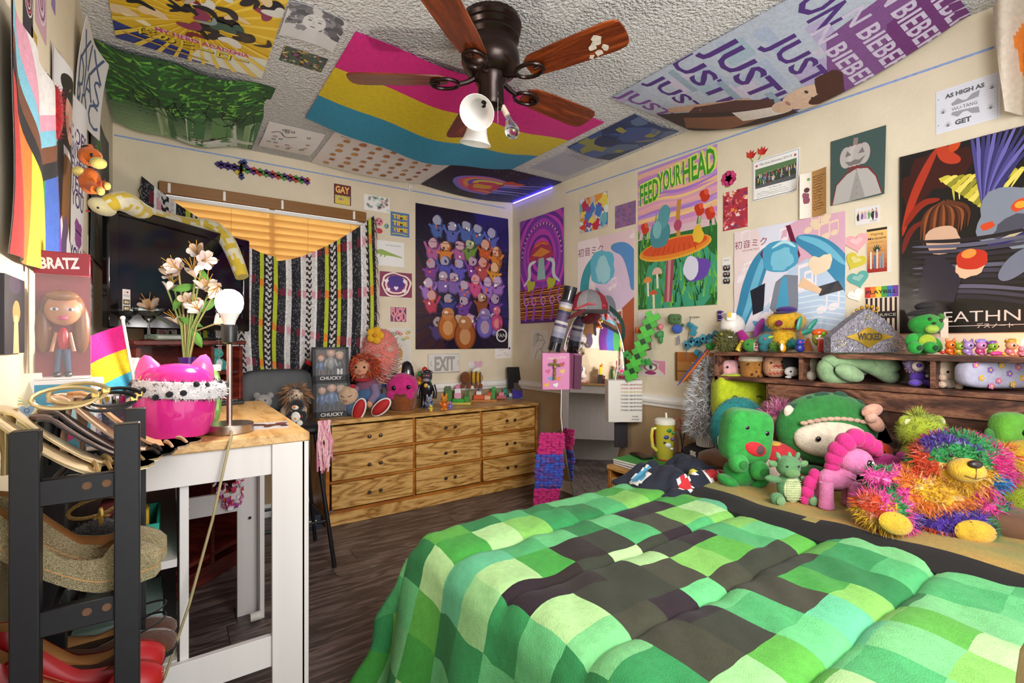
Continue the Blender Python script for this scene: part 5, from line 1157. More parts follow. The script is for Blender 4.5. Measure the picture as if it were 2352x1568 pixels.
sandal('nude flat-strapped sandal at the far end of the top tier', 1.325, z1, -.085, .235, .12, NUDE, mat('nude_bed', '#cba585', .55), R(2), False)
sandal('nude sandal with tan sole leaning against the pink jar', 1.362, z1, -.06, .235, .125, NUDE, INSOLE, R(5), False)
def pump(name, label, y, z, x, L, heel, m_, rz, plat=0, hh=.055, r=(.018, .007), inner=INSOLE, toe=.70):
    t = thing(name, label, 'shoe', (x, y, z), rz, SH); W = .082
    footbed(L, W, heel, .004, inner, t, 'insole', plat); upper(L, W, heel, hh, m_, t, toe, plat)
    if plat: footbed(L, W*1.03, heel, plat, m_, t, 'platform', plat-.002)
    else: footbed(L, W, heel-.003, .004, m_, t, 'outsole')
    heelpost(L, W, heel, r[0], r[1], m_, t, plat); return t
z2 = tiers[1]+.02
pump('glitter_pump', 'gold glitter platform pump nearest the camera on the second tier', 1.168, z2, -.145, .255, .10, GLIT, R(6), .018, .088)
pump('glitter_pump', 'gold glitter platform pump behind its twin on the second tier', 1.238, z2, -.135, .255, .10, GLIT, R(9), .018, .088)
s = sandal('tan jewelled sandal with a dragonfly ornament on the second tier', 1.305, z2, -.13, .23, .09, mat('jewel_gold', '#a8884a', .35, metal=.7, bump=.8, bscale=400), mat('peach_bed', '#c98a62', .6), R(10))
part('dragonfly', GOLD, s, *[T(ball(.016, .004, .003, n=8, m=5), (.01, 0, .085), (0, 0, a)) for a in (0, 1.2, 2.4, 3.9)], ball(.006, .006, .02, (.01, 0, .085), 8, 6))
z3 = tiers[2]+.02
pump('red_pump', 'red leather pump nearest the camera on the lowest visible tier', 1.168, z3, -.14, .255, .085, REDL, R(6), 0, .085)
pump('red_pump', 'red leather pump tucked behind the front red one', 1.235, z3+.001, -.135, .25, .10, REDL, R(10), 0, .085)
for k, (y, lab) in enumerate(((1.29, 'brown suede moccasin beside the red pumps'), (1.35, 'brown suede moccasin at the far end of the tier'))):
    t = thing('moccasin', lab, 'shoe', (-.115, y, z3), R(6), SH)
    footbed(.25, .088, .012, .010, BLKL, t, 'sole', .004); upper(.25, .088, .012, .065, SUEDE, t, .62, .004); part('seam', BLKL, t, tube([(.05+.055*cos(a), .034*sin(a), .058+.01*cos(a)) for a in [-1.6+3.2*i/12 for i in range(13)]], .0022, 5))
    part('studs', CHROME, t, *[ball(.0025, loc=(.02+.03*i, -.042, .03), n=6, m=4) for i in range(3)], kind='stuff')
t = thing('slipper', 'black fluffy slipper at the back of the second tier', 'shoe', (-.16, 1.36, z2-.001), R(5), SH)
footbed(.2, .08, .01, .012, BLKL, t, 'sole', .008); part('fluff', PLUSH, t, *[K(s_, '#141214') for s_ in (ball(.05, .042, .035, (.03, 0, .03), 10, 7),)], spikes(ball(.05, .042, .035, (.03, 0, .03), 10, 7), 300, .015, .001, lambda p, r: '#201c1e'), kind='stuff')
# ================================================================ table lamp (the bright bulb)
LP = onZ(527, 992, TZ); LP.z = TZ
lm = thing('table_lamp', 'brushed steel stick lamp with a bare lit bulb on the counter table', 'lamp', LP)
lamp_top = 1.238
part('base', STEEL, lm, cyl(.062, .026, 40, bv=.002)); part('pole', STEEL, lm, cyl(.0075, lamp_top-TZ-.09, 14, (0, 0, .026)))
part('socket', BLACKP, lm, lathe([(.009, 0), (.02, .006), (.021, .05), (.018, .056)], 18, (0, 0, lamp_top-TZ-.066)))
part('pull_chain', CHROME, lm, *[ball(.0016, loc=(-.026, -.004, lamp_top-TZ-.05-.006*k), n=5, m=4) for k in range(24)], kind='stuff')
part('bulb_collar', mat('bulb_white', '#e9e6e0', .4), lm, lathe([(.014, 0), (.017, .012), (.027, .034)], 20, (0, 0, lamp_top-TZ-.01)))
BULB = mat('lit_bulb', '#ffffff', .4, emit=330, ecol='#fff4e6', var=0)
part('bulb', BULB, lm, lathe([(.027, 0), (.034, .014), (.0365, .03), (.034, .046), (.026, .058), (.013, .066), (0, .068)], 24, (0, 0, lamp_top-TZ+.024)))
cordp = [V((.0, -.06, .012)), V((-.004, -.10, .005)), V((-.008, -.128, .004)), V((-.014, -.136, -.02)), V((-.05, -.14, -.2)), V((-.1, -.145, -.40)), V((-.15, -.15, -.56)), V((-.18, -.14, -.62))]
part('cord', mat('beige_cord', '#a3936a', .5), lm, tube(cordp, .0035, 7))
# ================================================================ things on the counter table
t, k = place('pink_jar', 'glossy hot pink round jar with two pointed ears and leopard band', 'jar', 404, 1006, TZ)
PK = mat('hot_pink', '#d42a86', .16, var=.04, coat=.5)
t.scale = (1, 1, 1.22); prof = [(.055, 0), (.075, .008), (.09, .04), (.094, .075), (.092, .10), (.0915, .104)]
part('bowl', PK, t, lathe(prof, 36)); part('seam', mat('pink_seam', '#9a1a60', .3), t, lathe([(.0918, .0995), (.0922, .1015), (.0918, .1035)], 36))
ld = part('lid', PK, t, lathe([(.0915, .104), (.089, .122), (.08, .142), (.06, .156), (.03, .163), (0, .165)], 36))
for s in (-1, 1): part('ear', mat('ear_pink', '#e8589e', .2, coat=.4), ld, TM(lathe([(.034, 0), (.026, .022), (.012, .042), (0, .048)], 16, sy=.55), M4.Translation((s*.056, -.005, .138)) @ M4.Rotation(s*.25, 4, 'Y')))
band = [V((.097*cos(a), .097*sin(a), .135+.012*sin(a*1+.5)+.004*sin(3*a))) for a in [2*pi*i/40 for i in range(40)]]
bt = TM(lathe([(.09, .112), (.102, .114), (.107, .126), (.107, .142), (.1, .154), (.084, .157)], 40), M4.Rotation(R(5), 4, 'Y')); rr = random.Random(5)
hb_ = thing('leopard_headband', 'white fuzzy headband with black leopard spots around the pink jar', 'headband', t.location, t.rotation_euler.z)
part('band', PLUSH, hb_, K(bt, '#e6e0e2'))
part('spots', PLUSH, hb_, spikes(bt, 2200, .008, .0011, lambda p, r: '#201c26' if noise.noise(p*70) > .1 else ('#8a7a94' if noise.noise(p*70) > .03 else '#eae6e8'), jit=.4), *[K(T(ball(.0085, .0085, .004, n=7, m=4), V((cos(a)*.108, sin(a)*.108, .137+rr.uniform(-.016, .016))), (R(90)*.9, 0, a+pi/2)), '#1c1820') for a in [i*.27 for i in range(23)]], kind='stuff')
# small flag on a stick
t, k = place('hand_flag', 'small pink yellow and blue hand flag on a white stick', 'flag', 330, 935, TZ+.08)
part('stick', TRIMW, t, rod((0, 0, -.08), (-.045, 0, .24), .0035), ball(.006, loc=(-.045, 0, .243), n=8, m=6))
def hf(u, v): a = V((-.042, -.004, .225)).lerp(V((-.010, -.004, .04)), v); return a+V((-.135*u+.0*v, .012*sin(u*6+v*2), -.085*u*(1)+.012*sin(u*3)-.02*v*u))
sh = sheet(hf, 14, 12, .0008); fc = [h(('#d81f84', '#dcc21c', '#3fa4c8')[min(2, q//14//4)]) for q in range(168)]
part('cloth', CLOTH, t, (sh[0], sh[1], fc+fc+[h('#888888')]*52))
# wider doll boxes along the left wall
def openbox(parent, w, d, hh, col, winz=(.2, .9), m=PLAS, name='box'):
    part('carton', m, parent, K(box(w, .004, hh, (0, d/2, hh/2)), col), K(box(.004, d, hh, (-w/2, 0, hh/2)), col), K(box(.004, d, hh, (w/2, 0, hh/2)), col), K(box(w, d, .004, (0, 0, .002)), col), K(box(w, d, .004, (0, 0, hh-.002)), col), smooth=0)
pb = onZ(150, 990, TZ); pb = V((-.205, 1.575, TZ))
t = thing('figure_box', 'white collectible box with a blue window lettered POP on the counter table', 'box', pb, R(-4))
part('carton', PAPER, t, box(.118, .09, .17, (0, 0, .085), b=.001), col=h('#e8e6e8'))
def d_pop(A):
    A.rect(.06, .04, .94, .96, '#4a93b4'); A.ell(.8, .55, .2, .16, '#a8cfe0', 0, 16, .4, 2); A.ell(.15, .62, .2, .12, '#9ac8dc', 0, 16, .4, 3)
    A.ell(.5, .76, .26, .13, '#3a2a1a'); A.ell(.5, .76, .245, .118, '#f0ead8'); A.text('POP!', .5, .765, .14, '#c8862c', .4, bold=.06); A.poly([(.42, .68), (.5, .66), (.44, .6)], '#f0ead8')
    for x in (.2, .8): A.ell(x, .2, .1, .14, '#8f6a64'); A.ell(x, .2, .07, .1, '#e0b0a8')
    A.ell(.5, .22, .2, .12, '#b0407a'); A.ell(.45, .3, .05, .04, '#9ac03a')
flatart(t, .112, .164, d_pop, facing(0, -.0455, .085)); flatart(t, .085, .164, lambda A: (A.rect(0, 0, 1, 1, '#dfe3ea'), A.ell(.5, .7, .2, .2, '#d8b03a'), scribble(A, .2, .1, .8, .5, 6, '#8a7ab0', .03, 2)), fside(.0595, 0, .085))
t = thing('doll_box', 'tall clear-fronted fashion doll box with red top lettered BRATZ', 'doll box', (-.215, 1.58, TZ+.171), R(6))
part('backing', PAPER, t, K(box(.10, .003, .30, (0, .03, .15)), '#7a1420'), K(box(.104, .07, .004, (0, 0, .002)), '#d8d0d0')); part('header', PAPER, t, K(box(.10, .016, .055, (0, -.006, .275), b=.002), '#8a1828'))
flatart(t, .1, .055, lambda A: A.text('BRATZ', .45, .5, .26, '#d8d4da', .7, bold=.04, rot=.08), facing(0, -.0146, .275))
part('window', mat('clear_film', '#ffffff', .05, alpha=.07, var=0), t, box(.1, .0015, .245, (0, -.034, .124)), box(.0015, .066, .245, (.051, 0, .124)), box(.0015, .066, .245, (-.051, 0, .124)), smooth=0)
SK = h('#b07a58')
part('doll_body', PLAS, t, K(ball(.012, .01, .028, (0, 0, .095), 10, 8), '#a8182a'), K(rod((-.006, 0, .07), (-.01, 0, .012), .007, .006), '#3a4a66'), K(rod((.006, 0, .07), (.01, 0, .012), .007, .006), '#3a4a66'), K(rod((-.012, 0, .11), (-.02, -.01, .065), .004), SK), K(rod((.012, 0, .11), (.02, -.01, .065), .004), SK), K(ball(.009, .014, .008, (-.01, -.004, .01), 8, 6), '#2a2426'), K(ball(.009, .014, .008, (.01, -.004, .01), 8, 6), '#2a2426'))
part('doll_head', PLAS, t, K(ball(.034, .026, .038, (0, -.004, .165), 16, 12), SK)); part('doll_hair', PLAS, t, K(ball(.04, .028, .042, (0, .007, .172), 16, 12), '#7a4a24'), K(ball(.016, .012, .06, (-.034, .01, .12), 10, 8), '#7a4a24'), K(ball(.016, .012, .06, (.034, .01, .12), 10, 8), '#7a4a24'), K(ball(.03, .01, .012, (0, -.022, .197), 12, 6), '#8a5a30'))
for s in (-1, 1): part('doll_eye', PLAS, t, K(ball(.008, .003, .004, (s*.014, -.028, .165), 8, 6), '#e6e2e6'), K(ball(.0035, .002, .0035, (s*.014, -.0305, .165), 6, 5), '#3a4a5a'))
part('doll_lips', PLAS, t, K(ball(.009, .004, .005, (0, -.028, .145), 8, 6), '#c0487a'))
t = thing('candy_box', 'bright yellow candy box standing on end lettered Rai in red', 'box', (-.195, 1.85, TZ+.12), R(8))
part('carton', PAPER, t, box(.075, .03, .095, (0, 0, .0475), b=.001), col=h('#e6cf1e')); flatart(t, .075, .095, lambda A: (A.text('Rai', .45, .38, .36, '#b01820', .85, bold=.05, rot=-pi/2), A.rect(.88, 0, 1, 1, '#c8b41a')), facing(0, -.0155, .0475))
solo('printed_tin', 'small dark printed tin under the yellow candy box', 'tin', PLAS, (-.195, 1.85, TZ), K(box(.085, .06, .119, (0, 0, .06), b=.004), '#3a3440'), K(box(.07, .002, .05, (0, -.031, .08)), '#c8a84a'), K(box(.05, .0025, .07, (.02, -.0315, .05)), '#8ab0a8'), rz=R(8))
def duck(label, x, y, z, c, c2, s=1):
    t = thing('rubber_duck', label, 'toy duck', (x, y, z), R(30)); part('body', PLASG, t, K(ball(.02*s, .026*s, .017*s, (0, 0, .016*s), 12, 8), c)); part('head', PLASG, t, K(ball(.014*s, loc=(0, -.012*s, .04*s), n=12, m=8), c2)); part('bill', PLASG, t, K(ball(.008*s, .01*s, .004*s, (0, -.027*s, .037*s), 8, 6), '#e8641c'))
duck('orange and yellow rubber duck on the yellow candy box', -.185, 1.85, TZ+.216, '#e8701c', '#e0a020', .8)
duck('small pink rubber duck behind the yellow candy box', -.19, 2.02, TZ, '#d86a9a', '#e08ab0', .8)
# crystal decanters between the box and the jar
def lathed(name, label, cat, m_, prof, u, v, z=TZ, n=20, col=None, extra=None, loc=None):
    if loc is None: loc = onZ(u, v, z); loc.z = z
    t = thing(name, label, cat, loc); part('body', m_, t, lathe(prof, n), col=h(col) if col else None, smooth=30)
    if extra: extra(t)
    return t
SM = mat('smoky_glass', '#5a5a66', .08, trans=.5, var=.1, coat=.6)
lathed('perfume_bottle', 'faceted smoky crystal bottle with silver cap on the counter table', 'bottle', SM, [(.02, 0), (.032, .01), (.034, .05), (.026, .07), (.03, .085), (.018, .1)], 0, 0, n=10, loc=(-.12, 1.60, TZ), extra=lambda t: part('cap', CHROME, t, lathe([(.02, .1), (.024, .108), (.024, .122), (.018, .128)], 14)))
lathed('lidded_bowl', 'small red glass bowl with a round knob behind the small flag', 'bowl', mat('red_glass', '#6a1c18', .08, trans=.4, coat=.6), [(.02, 0), (.035, .02), (.038, .045), (.037, .05), (.025, .062), (.004, .068), (.009, .074), (0, .084)], 0, 0, n=16, loc=(-.045, 1.74, TZ))
lathed('spray_bottle', 'amber spray bottle with gold cap behind the pink jar', 'bottle', mat('amber', '#8a4a18', .12, trans=.4), [(.016, 0), (.017, .06), (.008, .075), (.01, .09), (.012, .105), (0, .106)], 0, 0, loc=(-.03, 1.84, TZ))
t = thing('heart_card', 'hand-drawn card of nested heart outlines at the left edge of the table', 'card', (-.256, 1.505, TZ), R(38), rot=(R(-10), 0, R(40)))
part('sheet', PAPER, t, K(box(.075, .002, .19, (0, 0, .095)), '#d8ccb0'))
def d_hearts(A):
    for i, c in enumerate(('#c8b04a', '#e6e0c8', '#8aa86a', '#e6e0c8', '#d0a860', '#e6e0c8', '#9ab0c0', '#8fa8c8')): A.heart(.5, .56, .62-.07*i, c)
    A.ring(.5, .56, .06, .02, '#4a5a6a')
flatart(t, .075, .19, d_hearts, facing(0, -.0012, .095))
lathed('margarita_glass', 'clear margarita glass holding a dried lily in front of the television', 'glass', GLASS, [(.034, 0), (.033, .003), (.006, .008), (.005, .075), (.012, .084), (.022, .095), (.026, .105), (.05, .118), (.056, .128), (.058, .14), (.0565, .14), (.054, .128), (.048, .12), (.024, .107), (.012, .09)], 342, 768, loc=(onD(342, 768, 2.12).x, onD(342, 768, 2.12).y, hz), n=28)
# dried lilies
PET = ['#cdbfae', '#d9d0c8', '#b79a74', '#c4ae94', '#dcd4d6', '#a8845a']
def lily(t, c, d, s, rnd, tint=None):
    """one lily: six curling petals and yellow stamens"""
    c, d = V(c), V(d).normalized(); q = d.to_track_quat('Z', 'Y').to_matrix().to_4x4(); sh = []
    for i in range(6):
        a = 2*pi*i/6+rnd.uniform(-.2, .2); cu = rnd.uniform(1.3, 2.6); L = s*rnd.uniform(.8, 1.15); cl = mixc(rnd.choice(PET), tint or '#d8d0cc', .35)
        def f(u, v, a=a, cu=cu, L=L):
            th = v*cu; r_ = .004+L*.62*sin(th*.62)/.9*(.6); z_ = L*.8*(v-.55*v*v*cu*.5); w_ = s*.30*sin(pi*min(1, v*.9+.08))*(u-.5)
            return V((r_*cos(a)-w_*sin(a), r_*sin(a)+w_*cos(a), z_+.25*abs(u-.5)*s*.3))
        sh.append(K(TM(sheet(f, 3, 7), M4.Translation(c) @ q), cl))
    part('petals', MATTE, t, *sh); part('stamens', MATTE, t, *[K(TM(tube([(0, 0, 0), (.1*s*cos(a), .1*s*sin(a), s*.5), (.28*s*cos(a), .28*s*sin(a), s*.8)], .0012, 5), M4.Translation(c) @ q), '#c08a2c') for a in (0, 1.3, 2.5, 3.8, 5)])
rl = random.Random(9)
t, k = place('dried_lily', 'single dried white lily resting in the margarita glass', 'flower', 345, 714, None, 0, X=None, Y=2.62)
lily(t, (0, 0, 0), (-.1, -.5, .6), .10, rl); part('stem', MATTE, t, K(tube([(0, 0, 0), (.03, .02, -.03), (.07, .03, -.055)], .003, 6), '#6a7a3a'))
vp = onD(430, 900, 1.86); vp.z = TZ
t = thing('lily_bouquet', 'tall bouquet of wilting white lilies in a purple vase', 'bouquet', vp)
part('vase', mat('purple_glass', '#4a1f78', .1, trans=.35, coat=.4), t, lathe([(.026, 0), (.03, .01), (.028, .16), (.031, .2), (.029, .2), (.026, .16), (.027, .012)], 22))
def px2(u, v): p = onD(u, v, dep(vp)); return p-vp
heads = [(465, 600, .9), (410, 618, .95), (448, 640, .9), (395, 635, .8), (480, 672, 1), (432, 690, .8), (458, 715, .8), (500, 660, .8), (385, 665, .7), (415, 745, .8), (490, 745, .8), (455, 580, .8)]
for u, v, s in heads:
    p = px2(u, v); p = p+V((0, rl.uniform(-.05, .05), 0)); lily(t, p, (p.x*2+rl.uniform(-.4, .4), rl.uniform(-1, .1), rl.uniform(-.3, .7)), .105*s, rl, '#cfc4e0' if (u, v) == (465, 600) else None)
    part('stem', MATTE, t, K(tube([(rl.uniform(-.01, .01), rl.uniform(-.01, .01), .12), V((p.x*.3, p.y*.3, .25+p.z*.15)), p], .0035, 6), rl.choice(['#7a8a4a', '#8a8a52', '#9a8a5a'])))
for u, v, a in ((412, 690, .5), (452, 775, -.4), (480, 700, .8), (425, 660, 1.3), (470, 640, -.2), (440, 740, 2)):
    p = px2(u, v); L = .085
    part('leaf', MATTE, t, K(T(sheet(lambda q, w_: V(((q-.5)*.03*sin(pi*min(1, w_+.05)), -.01+.02*abs(q-.5)+.02*w_*w_, L*(w_-.5))), 4, 8), p, (.3, a, 0)), '#5f9440'))
# remote, leaflet, snack bag, ceiling-high bits on the table
t = thing('remote_control', 'black remote control lying at the far edge of the table', 'remote', (.16, 2.30, TZ), R(12)); part('case', BLACKP, t, box(.17, .045, .018, (0, 0, .009), b=.004))
part('buttons', PLAS, t, *[K(box(.008, .006, .003, (-.06+.013*i, -.012+.012*j, .019)), '#5a5a60') for i in range(10) for j in range(3)], kind='stuff', smooth=0)
printed_flat = thing('photo_leaflet', 'glossy leaflet with dark red roses lying near the table corner', 'leaflet', (.20, 1.67, TZ+.0008), R(-8))
part('sheet', GLOSSP, printed_flat, K(box(.2, .13, .001, (0, 0, 0)), '#c8c2c8')); flatart(printed_flat, .2, .13, lambda A: (A.rect(0, 0, .45, 1, '#b8a8b8'), confetti(A, 14, ['#5a2024', '#3a1418', '#7a3a3c'], .05, .09, 3, (.55, .2, .95, .8))), M4.Translation((0, 0, .0006)), m=GLOSSP)
t = thing('snack_bag', 'clear green patterned snack bag standing beside the pink jar', 'bag', (.085, 1.78, TZ), R(-20)); part('pouch', PLASG, t, K(T(ball(.045, .02, .09, (0, 0, .088), 14, 10, e=.7, ez=.6)), '#6a9a4a'), K(box(.085, .004, .02, (0, 0, .178), b=.001), '#c8d8b0')); part('label_patch', PLAS, t, K(ball(.03, .012, .03, (0, -.011, .07), 10, 8), '#d8a02c'))
t = thing('gift_bag', 'crumpled white tissue and plastic bag behind the candy box', 'bag', (-.10, 2.10, TZ), R(20)); rr = random.Random(2); s = ball(.07, .05, .1, (0, 0, .1), 14, 10); part('tissue', mat('tissue', '#d8d0d4', .6, var=.2, bump=.6, bscale=30), t, ([p+V((rr.uniform(-.012, .012), rr.uniform(-.012, .012), rr.uniform(-.01, .01))) if p.z > .012 else p for p in s[0]], s[1]))
part('ribbon', PLAS, t, K(box(.012, .004, .1, (.01, -.052, .12)), '#c8588a'))
# ================================================================ plush snake over the television
PY = mat('snake_plush', None, .95, ramp=None, var=.15, scale=30, sheen=.5)
PY.name = 'snake_Col_'
t = thing('plush_snake', 'long pale yellow plush snake draped over the television', 'plush snake', TVL+V((0, 0, hz)))
o = t.location
sp = [onD(232, 478, 1.98), onD(262, 462, 2.0), onD(290, 462, 2.06), onD(318, 484, 2.16), onD(350, 500, 2.3), onD(440, 520, 2.62), onD(485, 520, 2.66), onD(520, 548, 2.62), onD(540, 590, 2.58), onD(556, 636, 2.56)]
q = [sp[0]]
for a, b in zip(sp, sp[1:]): q += [a.lerp(b, .25), a.lerp(b, .75)]
q.append(sp[-1]); q = [p-o for p in q]; rs = [.026+.016*min(1, i/4)-(.0 if i < 14 else .0017*(i-13)) for i in range(len(q))]; rs[0] = .02
q = [p for a, b in zip(q, q[1:]) for p in (a, a.lerp(b, .5))]+[q[-1]]; rs = [x for a, b in zip(rs, rs[1:]) for x in (a, (a+b)/2)]+[rs[-1]]; s = tube(q, rs, 18); fc = []
for f in s[1]:
    c = sum((s[0][i] for i in f), V())/len(f); fc.append(h('#d0b43a' if noise.noise((c+o)*24) > .02 else '#ddd6bc'))
part('body', PY, t, (s[0], s[1], fc)); hd = q[0]+V((.004, 0, .006))
part('head', PY, t, K(ball(.05, .04, .032, hd, 14, 10, (0, .3, .6)), '#d8cfa4')); part('tongue', PLUSH, t, K(box(.03, .012, .004, hd+V((-.05, -.03, -.03)), b=.001), '#c01c1c'))
for s_ in (-1, 1): part('eye', BLACKP, t, ball(.005, loc=hd+V((-.01, -.034, .012*s_)), n=8, m=6))
# ================================================================ inside the hutch and under the table
hm = ht.matrix_basis
def inh(x, y, z): return hm @ V((x, y, z))
lathed('detergent_jug', 'grey plastic jug standing in the hutch under the table', 'jug', mat('jug_grey', '#9a9aa0', .4, var=.05), [(.06, 0), (.064, .02), (.064, .12), (.055, .18), (.025, .22), (.022, .26), (0, .265)], 0, 0, loc=inh(-.08, -.0, .43))
t = thing('flower_lei', 'pink and white flower garland hanging under the table', 'garland', (.20, 2.36, .80)); rr = random.Random(6); s = []
for k in range(150):
    a = k/150*2*pi; c = V((.035*sin(a)+rr.uniform(-.02, .02), rr.uniform(-.02, .02), -.16+.15*cos(a)+rr.uniform(-.015, .015))); cl = rr.choice(['#c83a7c', '#e8e0ea', '#e080b0', '#d8602c', '#9a3a8a', '#e6e0ec', '#d83a5a'])
    s.append(K(T(([V((0, 0, 0)), V((.012, .005, .004)), V((.004, .014, .006)), V((-.01, .01, .004)), V((-.012, -.006, .006)), V((.004, -.013, .004))], [(0, 1, 2), (0, 2, 3), (0, 3, 4), (0, 4, 5), (0, 5, 1)]), c, (rr.uniform(-2, 2), rr.uniform(-2, 2), rr.uniform(0, 6))), cl))
part('petals', MATTE, t, *s, kind='stuff', smooth=0); part('hook', CHROME, t, rod((0, 0, -.01), (0, .03, .02), .003))
t = thing('plastic_basket', 'teal slotted plastic basket on the upper table shelf', 'basket', (-.10, 1.66, .62)); TE = mat('teal_plastic', '#1f9a82', .4)
part('tub', TE, t, *[K(q_, '#1f9a82') for q_ in (box(.14, .2, .006, (0, 0, .003)), box(.006, .2, .09, (-.07, 0, .045)), box(.006, .2, .09, (.07, 0, .045)), box(.14, .006, .09, (0, -.1, .045)), box(.14, .006, .09, (0, .1, .045)))], smooth=0); part('contents', MATTE, t, K(box(.05, .05, .13, (-.03, .03, .07), b=.004), '#7a2a2a'), K(box(.04, .06, .11, (.03, -.02, .06), b=.004), '#c8a02c'), K(box(.06, .03, .10, (.0, .06, .055), b=.004), '#2a4a5a'))
solo('storage_bin', 'clear lidded storage bin on the bottom table shelf', 'bin', mat('frosty_bin', '#a8c0b8', .25, trans=.4), (-.11, 1.68, .361), box(.17, .24, .10, (0, 0, .05), b=.012), box(.18, .25, .014, (0, 0, .107), b=.005))
solo('board_game_box', 'dark carton with a yellow label at the back of the bottom shelf', 'box', PAPER, (-.12, 1.99, .361), K(box(.16, .2, .13, (0, 0, .065)), '#1f2428'), K(box(.06, .002, .05, (.03, -.101, .08)), '#c8b02c'), smooth=0)
solo('dust_roll', 'small white roll lying on the floor under the table', 'roll', mat('white_roll', '#d8d4cc', .6), (.27, 2.31, .018), TM(cyl(.018, .04, 16), M4.Rotation(R(90), 4, 'Y')))
p = tv.matrix_basis @ V((-tw/2+.085, -.0085, .155))
t = thing('photo_strip', 'white photo strip lettered I LOVE YOU stuck on the television', 'photo', mw=tv.matrix_basis @ M4.Translation((-tw/2+.085, -.0085, .155)))
part('strip', PAPER, t, K(box(.034, .001, .125), '#e6e2de'), smooth=0)
def d_iy(A):
    A.text('I', .3, .9, .3, '#2a2628'); A.heart(.62, .9, .16, '#b82a30'); A.text('YOU', .5, .78, .3, '#2a2628', .8)
    for y in (.56, .34, .12): A.rect(.08, y-.09, .92, y+.09, '#4a4438'); A.ell(.36, y, .16, .2, '#d8c8a0', n=9); A.ell(.66, y, .16, .2, '#c8b890', n=9)
flatart(t, .034, .125, d_iy, facing(0, -.0006, 0))
sitter('teal_plush', 'small teal and pink plush creature on the hutch shelf', inh(.16, -.06, 1.031), ang, '#2f8f8a', '#3a9a94', .13, ears='#c86a8a', belly='#c8d8d4')
# ================================================================ stool and chair behind the table with small plush toys
st_ = V((.488, 2.83, 0)); SZ = .745
t = thing('bar_stool', 'black metal bar stool behind the counter table', 'stool', st_)
part('seat', BLKL, t, box(.33, .33, .05, (0, 0, SZ-.025), b=.018))
for x in (-1, 1):
    for y in (-1, 1): part('leg', BLACKM, t, rod((x*.13, y*.13, SZ-.04), (x*.21, y*.21, .0), .011))
part('footrest', BLACKM, t, tube([(x*.18, y*.18, .24) for x, y in ((-1, -1), (1, -1), (1, 1), (-1, 1))], .009, 8, closed=True))
part('backrest', mat('worn_vinyl', '#26282c', .55, var=.3, scale=20), t, T(ball(.19, .022, .12, (0, 0, 0), 20, 12, e=.5, ez=.45), (0, .19, SZ+.16), (R(-8), 0, 0)))
for x in (-.12, .12): part('back_post', BLACKM, t, rod((x, .16, SZ-.03), (x, .2, SZ+.12), .01))
def at_stool(x, y): return V((st_.x+x, st_.y+y, SZ+.001))
sitter('plush_seal', 'soft grey plush animal slumped on the bar stool', at_stool(-.09, .04), R(-20), '#8a8684', '#96928f', .17, ears='#8a8684')
def mane(t, s): part('yarn_hair', PLUSH, t, spikes(ball(.27*s, .24*s, .25*s, (0, 0, .72*s), 14, 10), 260, .05, .0025, lambda p, r: r.choice(['#8a6244', '#9a7250', '#7a5236']), droop=.6), kind='stuff')
sitter('yarn_doll', 'brown yarn-haired plush doll on the bar stool', at_stool(.07, .07), R(-25), '#c0a890', '#c8b29c', .19, extra=mane)
def santa(t, s): part('coat', PLUSH, t, K(ball(.25*s, .21*s, .2*s, (0, -.005*s, .26*s), 14, 9), '#b01c1c')); part('belt', PLAS, t, K(lathe([(.255*s, -.02*s), (.258*s, .02*s)], 16, (0, -.005*s, .24*s), .86), '#141214')); part('buckle', PLAS, t, K(box(.08*s, .02*s, .07*s, (0, -.22*s, .24*s)), '#d0a02c')); part('beak', PLAS, t, K(ball(.06*s, .06*s, .05*s, (0, -.28*s, .64*s), 10, 8), '#e07a1c'))
sitter('plush_penguin', 'small plush penguin in a red coat on the bar stool', at_stool(.05, -.10), R(-30), '#1c1a1e', '#1c1a1e', .15, belly='#e6e2dc', extra=santa, muzzle='#e8e4de')
t = thing('knit_scarf', 'pink and white fringed scarf hanging off the bar stool', 'scarf', (st_.x+.16, st_.y-.20, .56)); rr = random.Random(4)
part('strands', CLOTH, t, *[K(tube([(rr.uniform(-.03, .03), 0, .21), (rr.uniform(-.04, .04), -.02, .1), (rr.uniform(-.04, .04), -.015, rr.uniform(-.06, .02))], .005, 5), rr.choice(['#d89aa8', '#e0b8bc', '#c87a90', '#6a3a3a'])) for _ in range(34)], kind='stuff')
# boxes on the floor beside the dresser
solo('shoe_box', 'dark blue box with a white barcode label beside the dresser', 'box', PAPER, (.66, 3.36, 0), K(box(.22, .3, .09, (0, 0, .045)), '#1f2436'), K(box(.05, .002, .03, (.06, -.151, .045)), '#d8d6d4'), smooth=0)
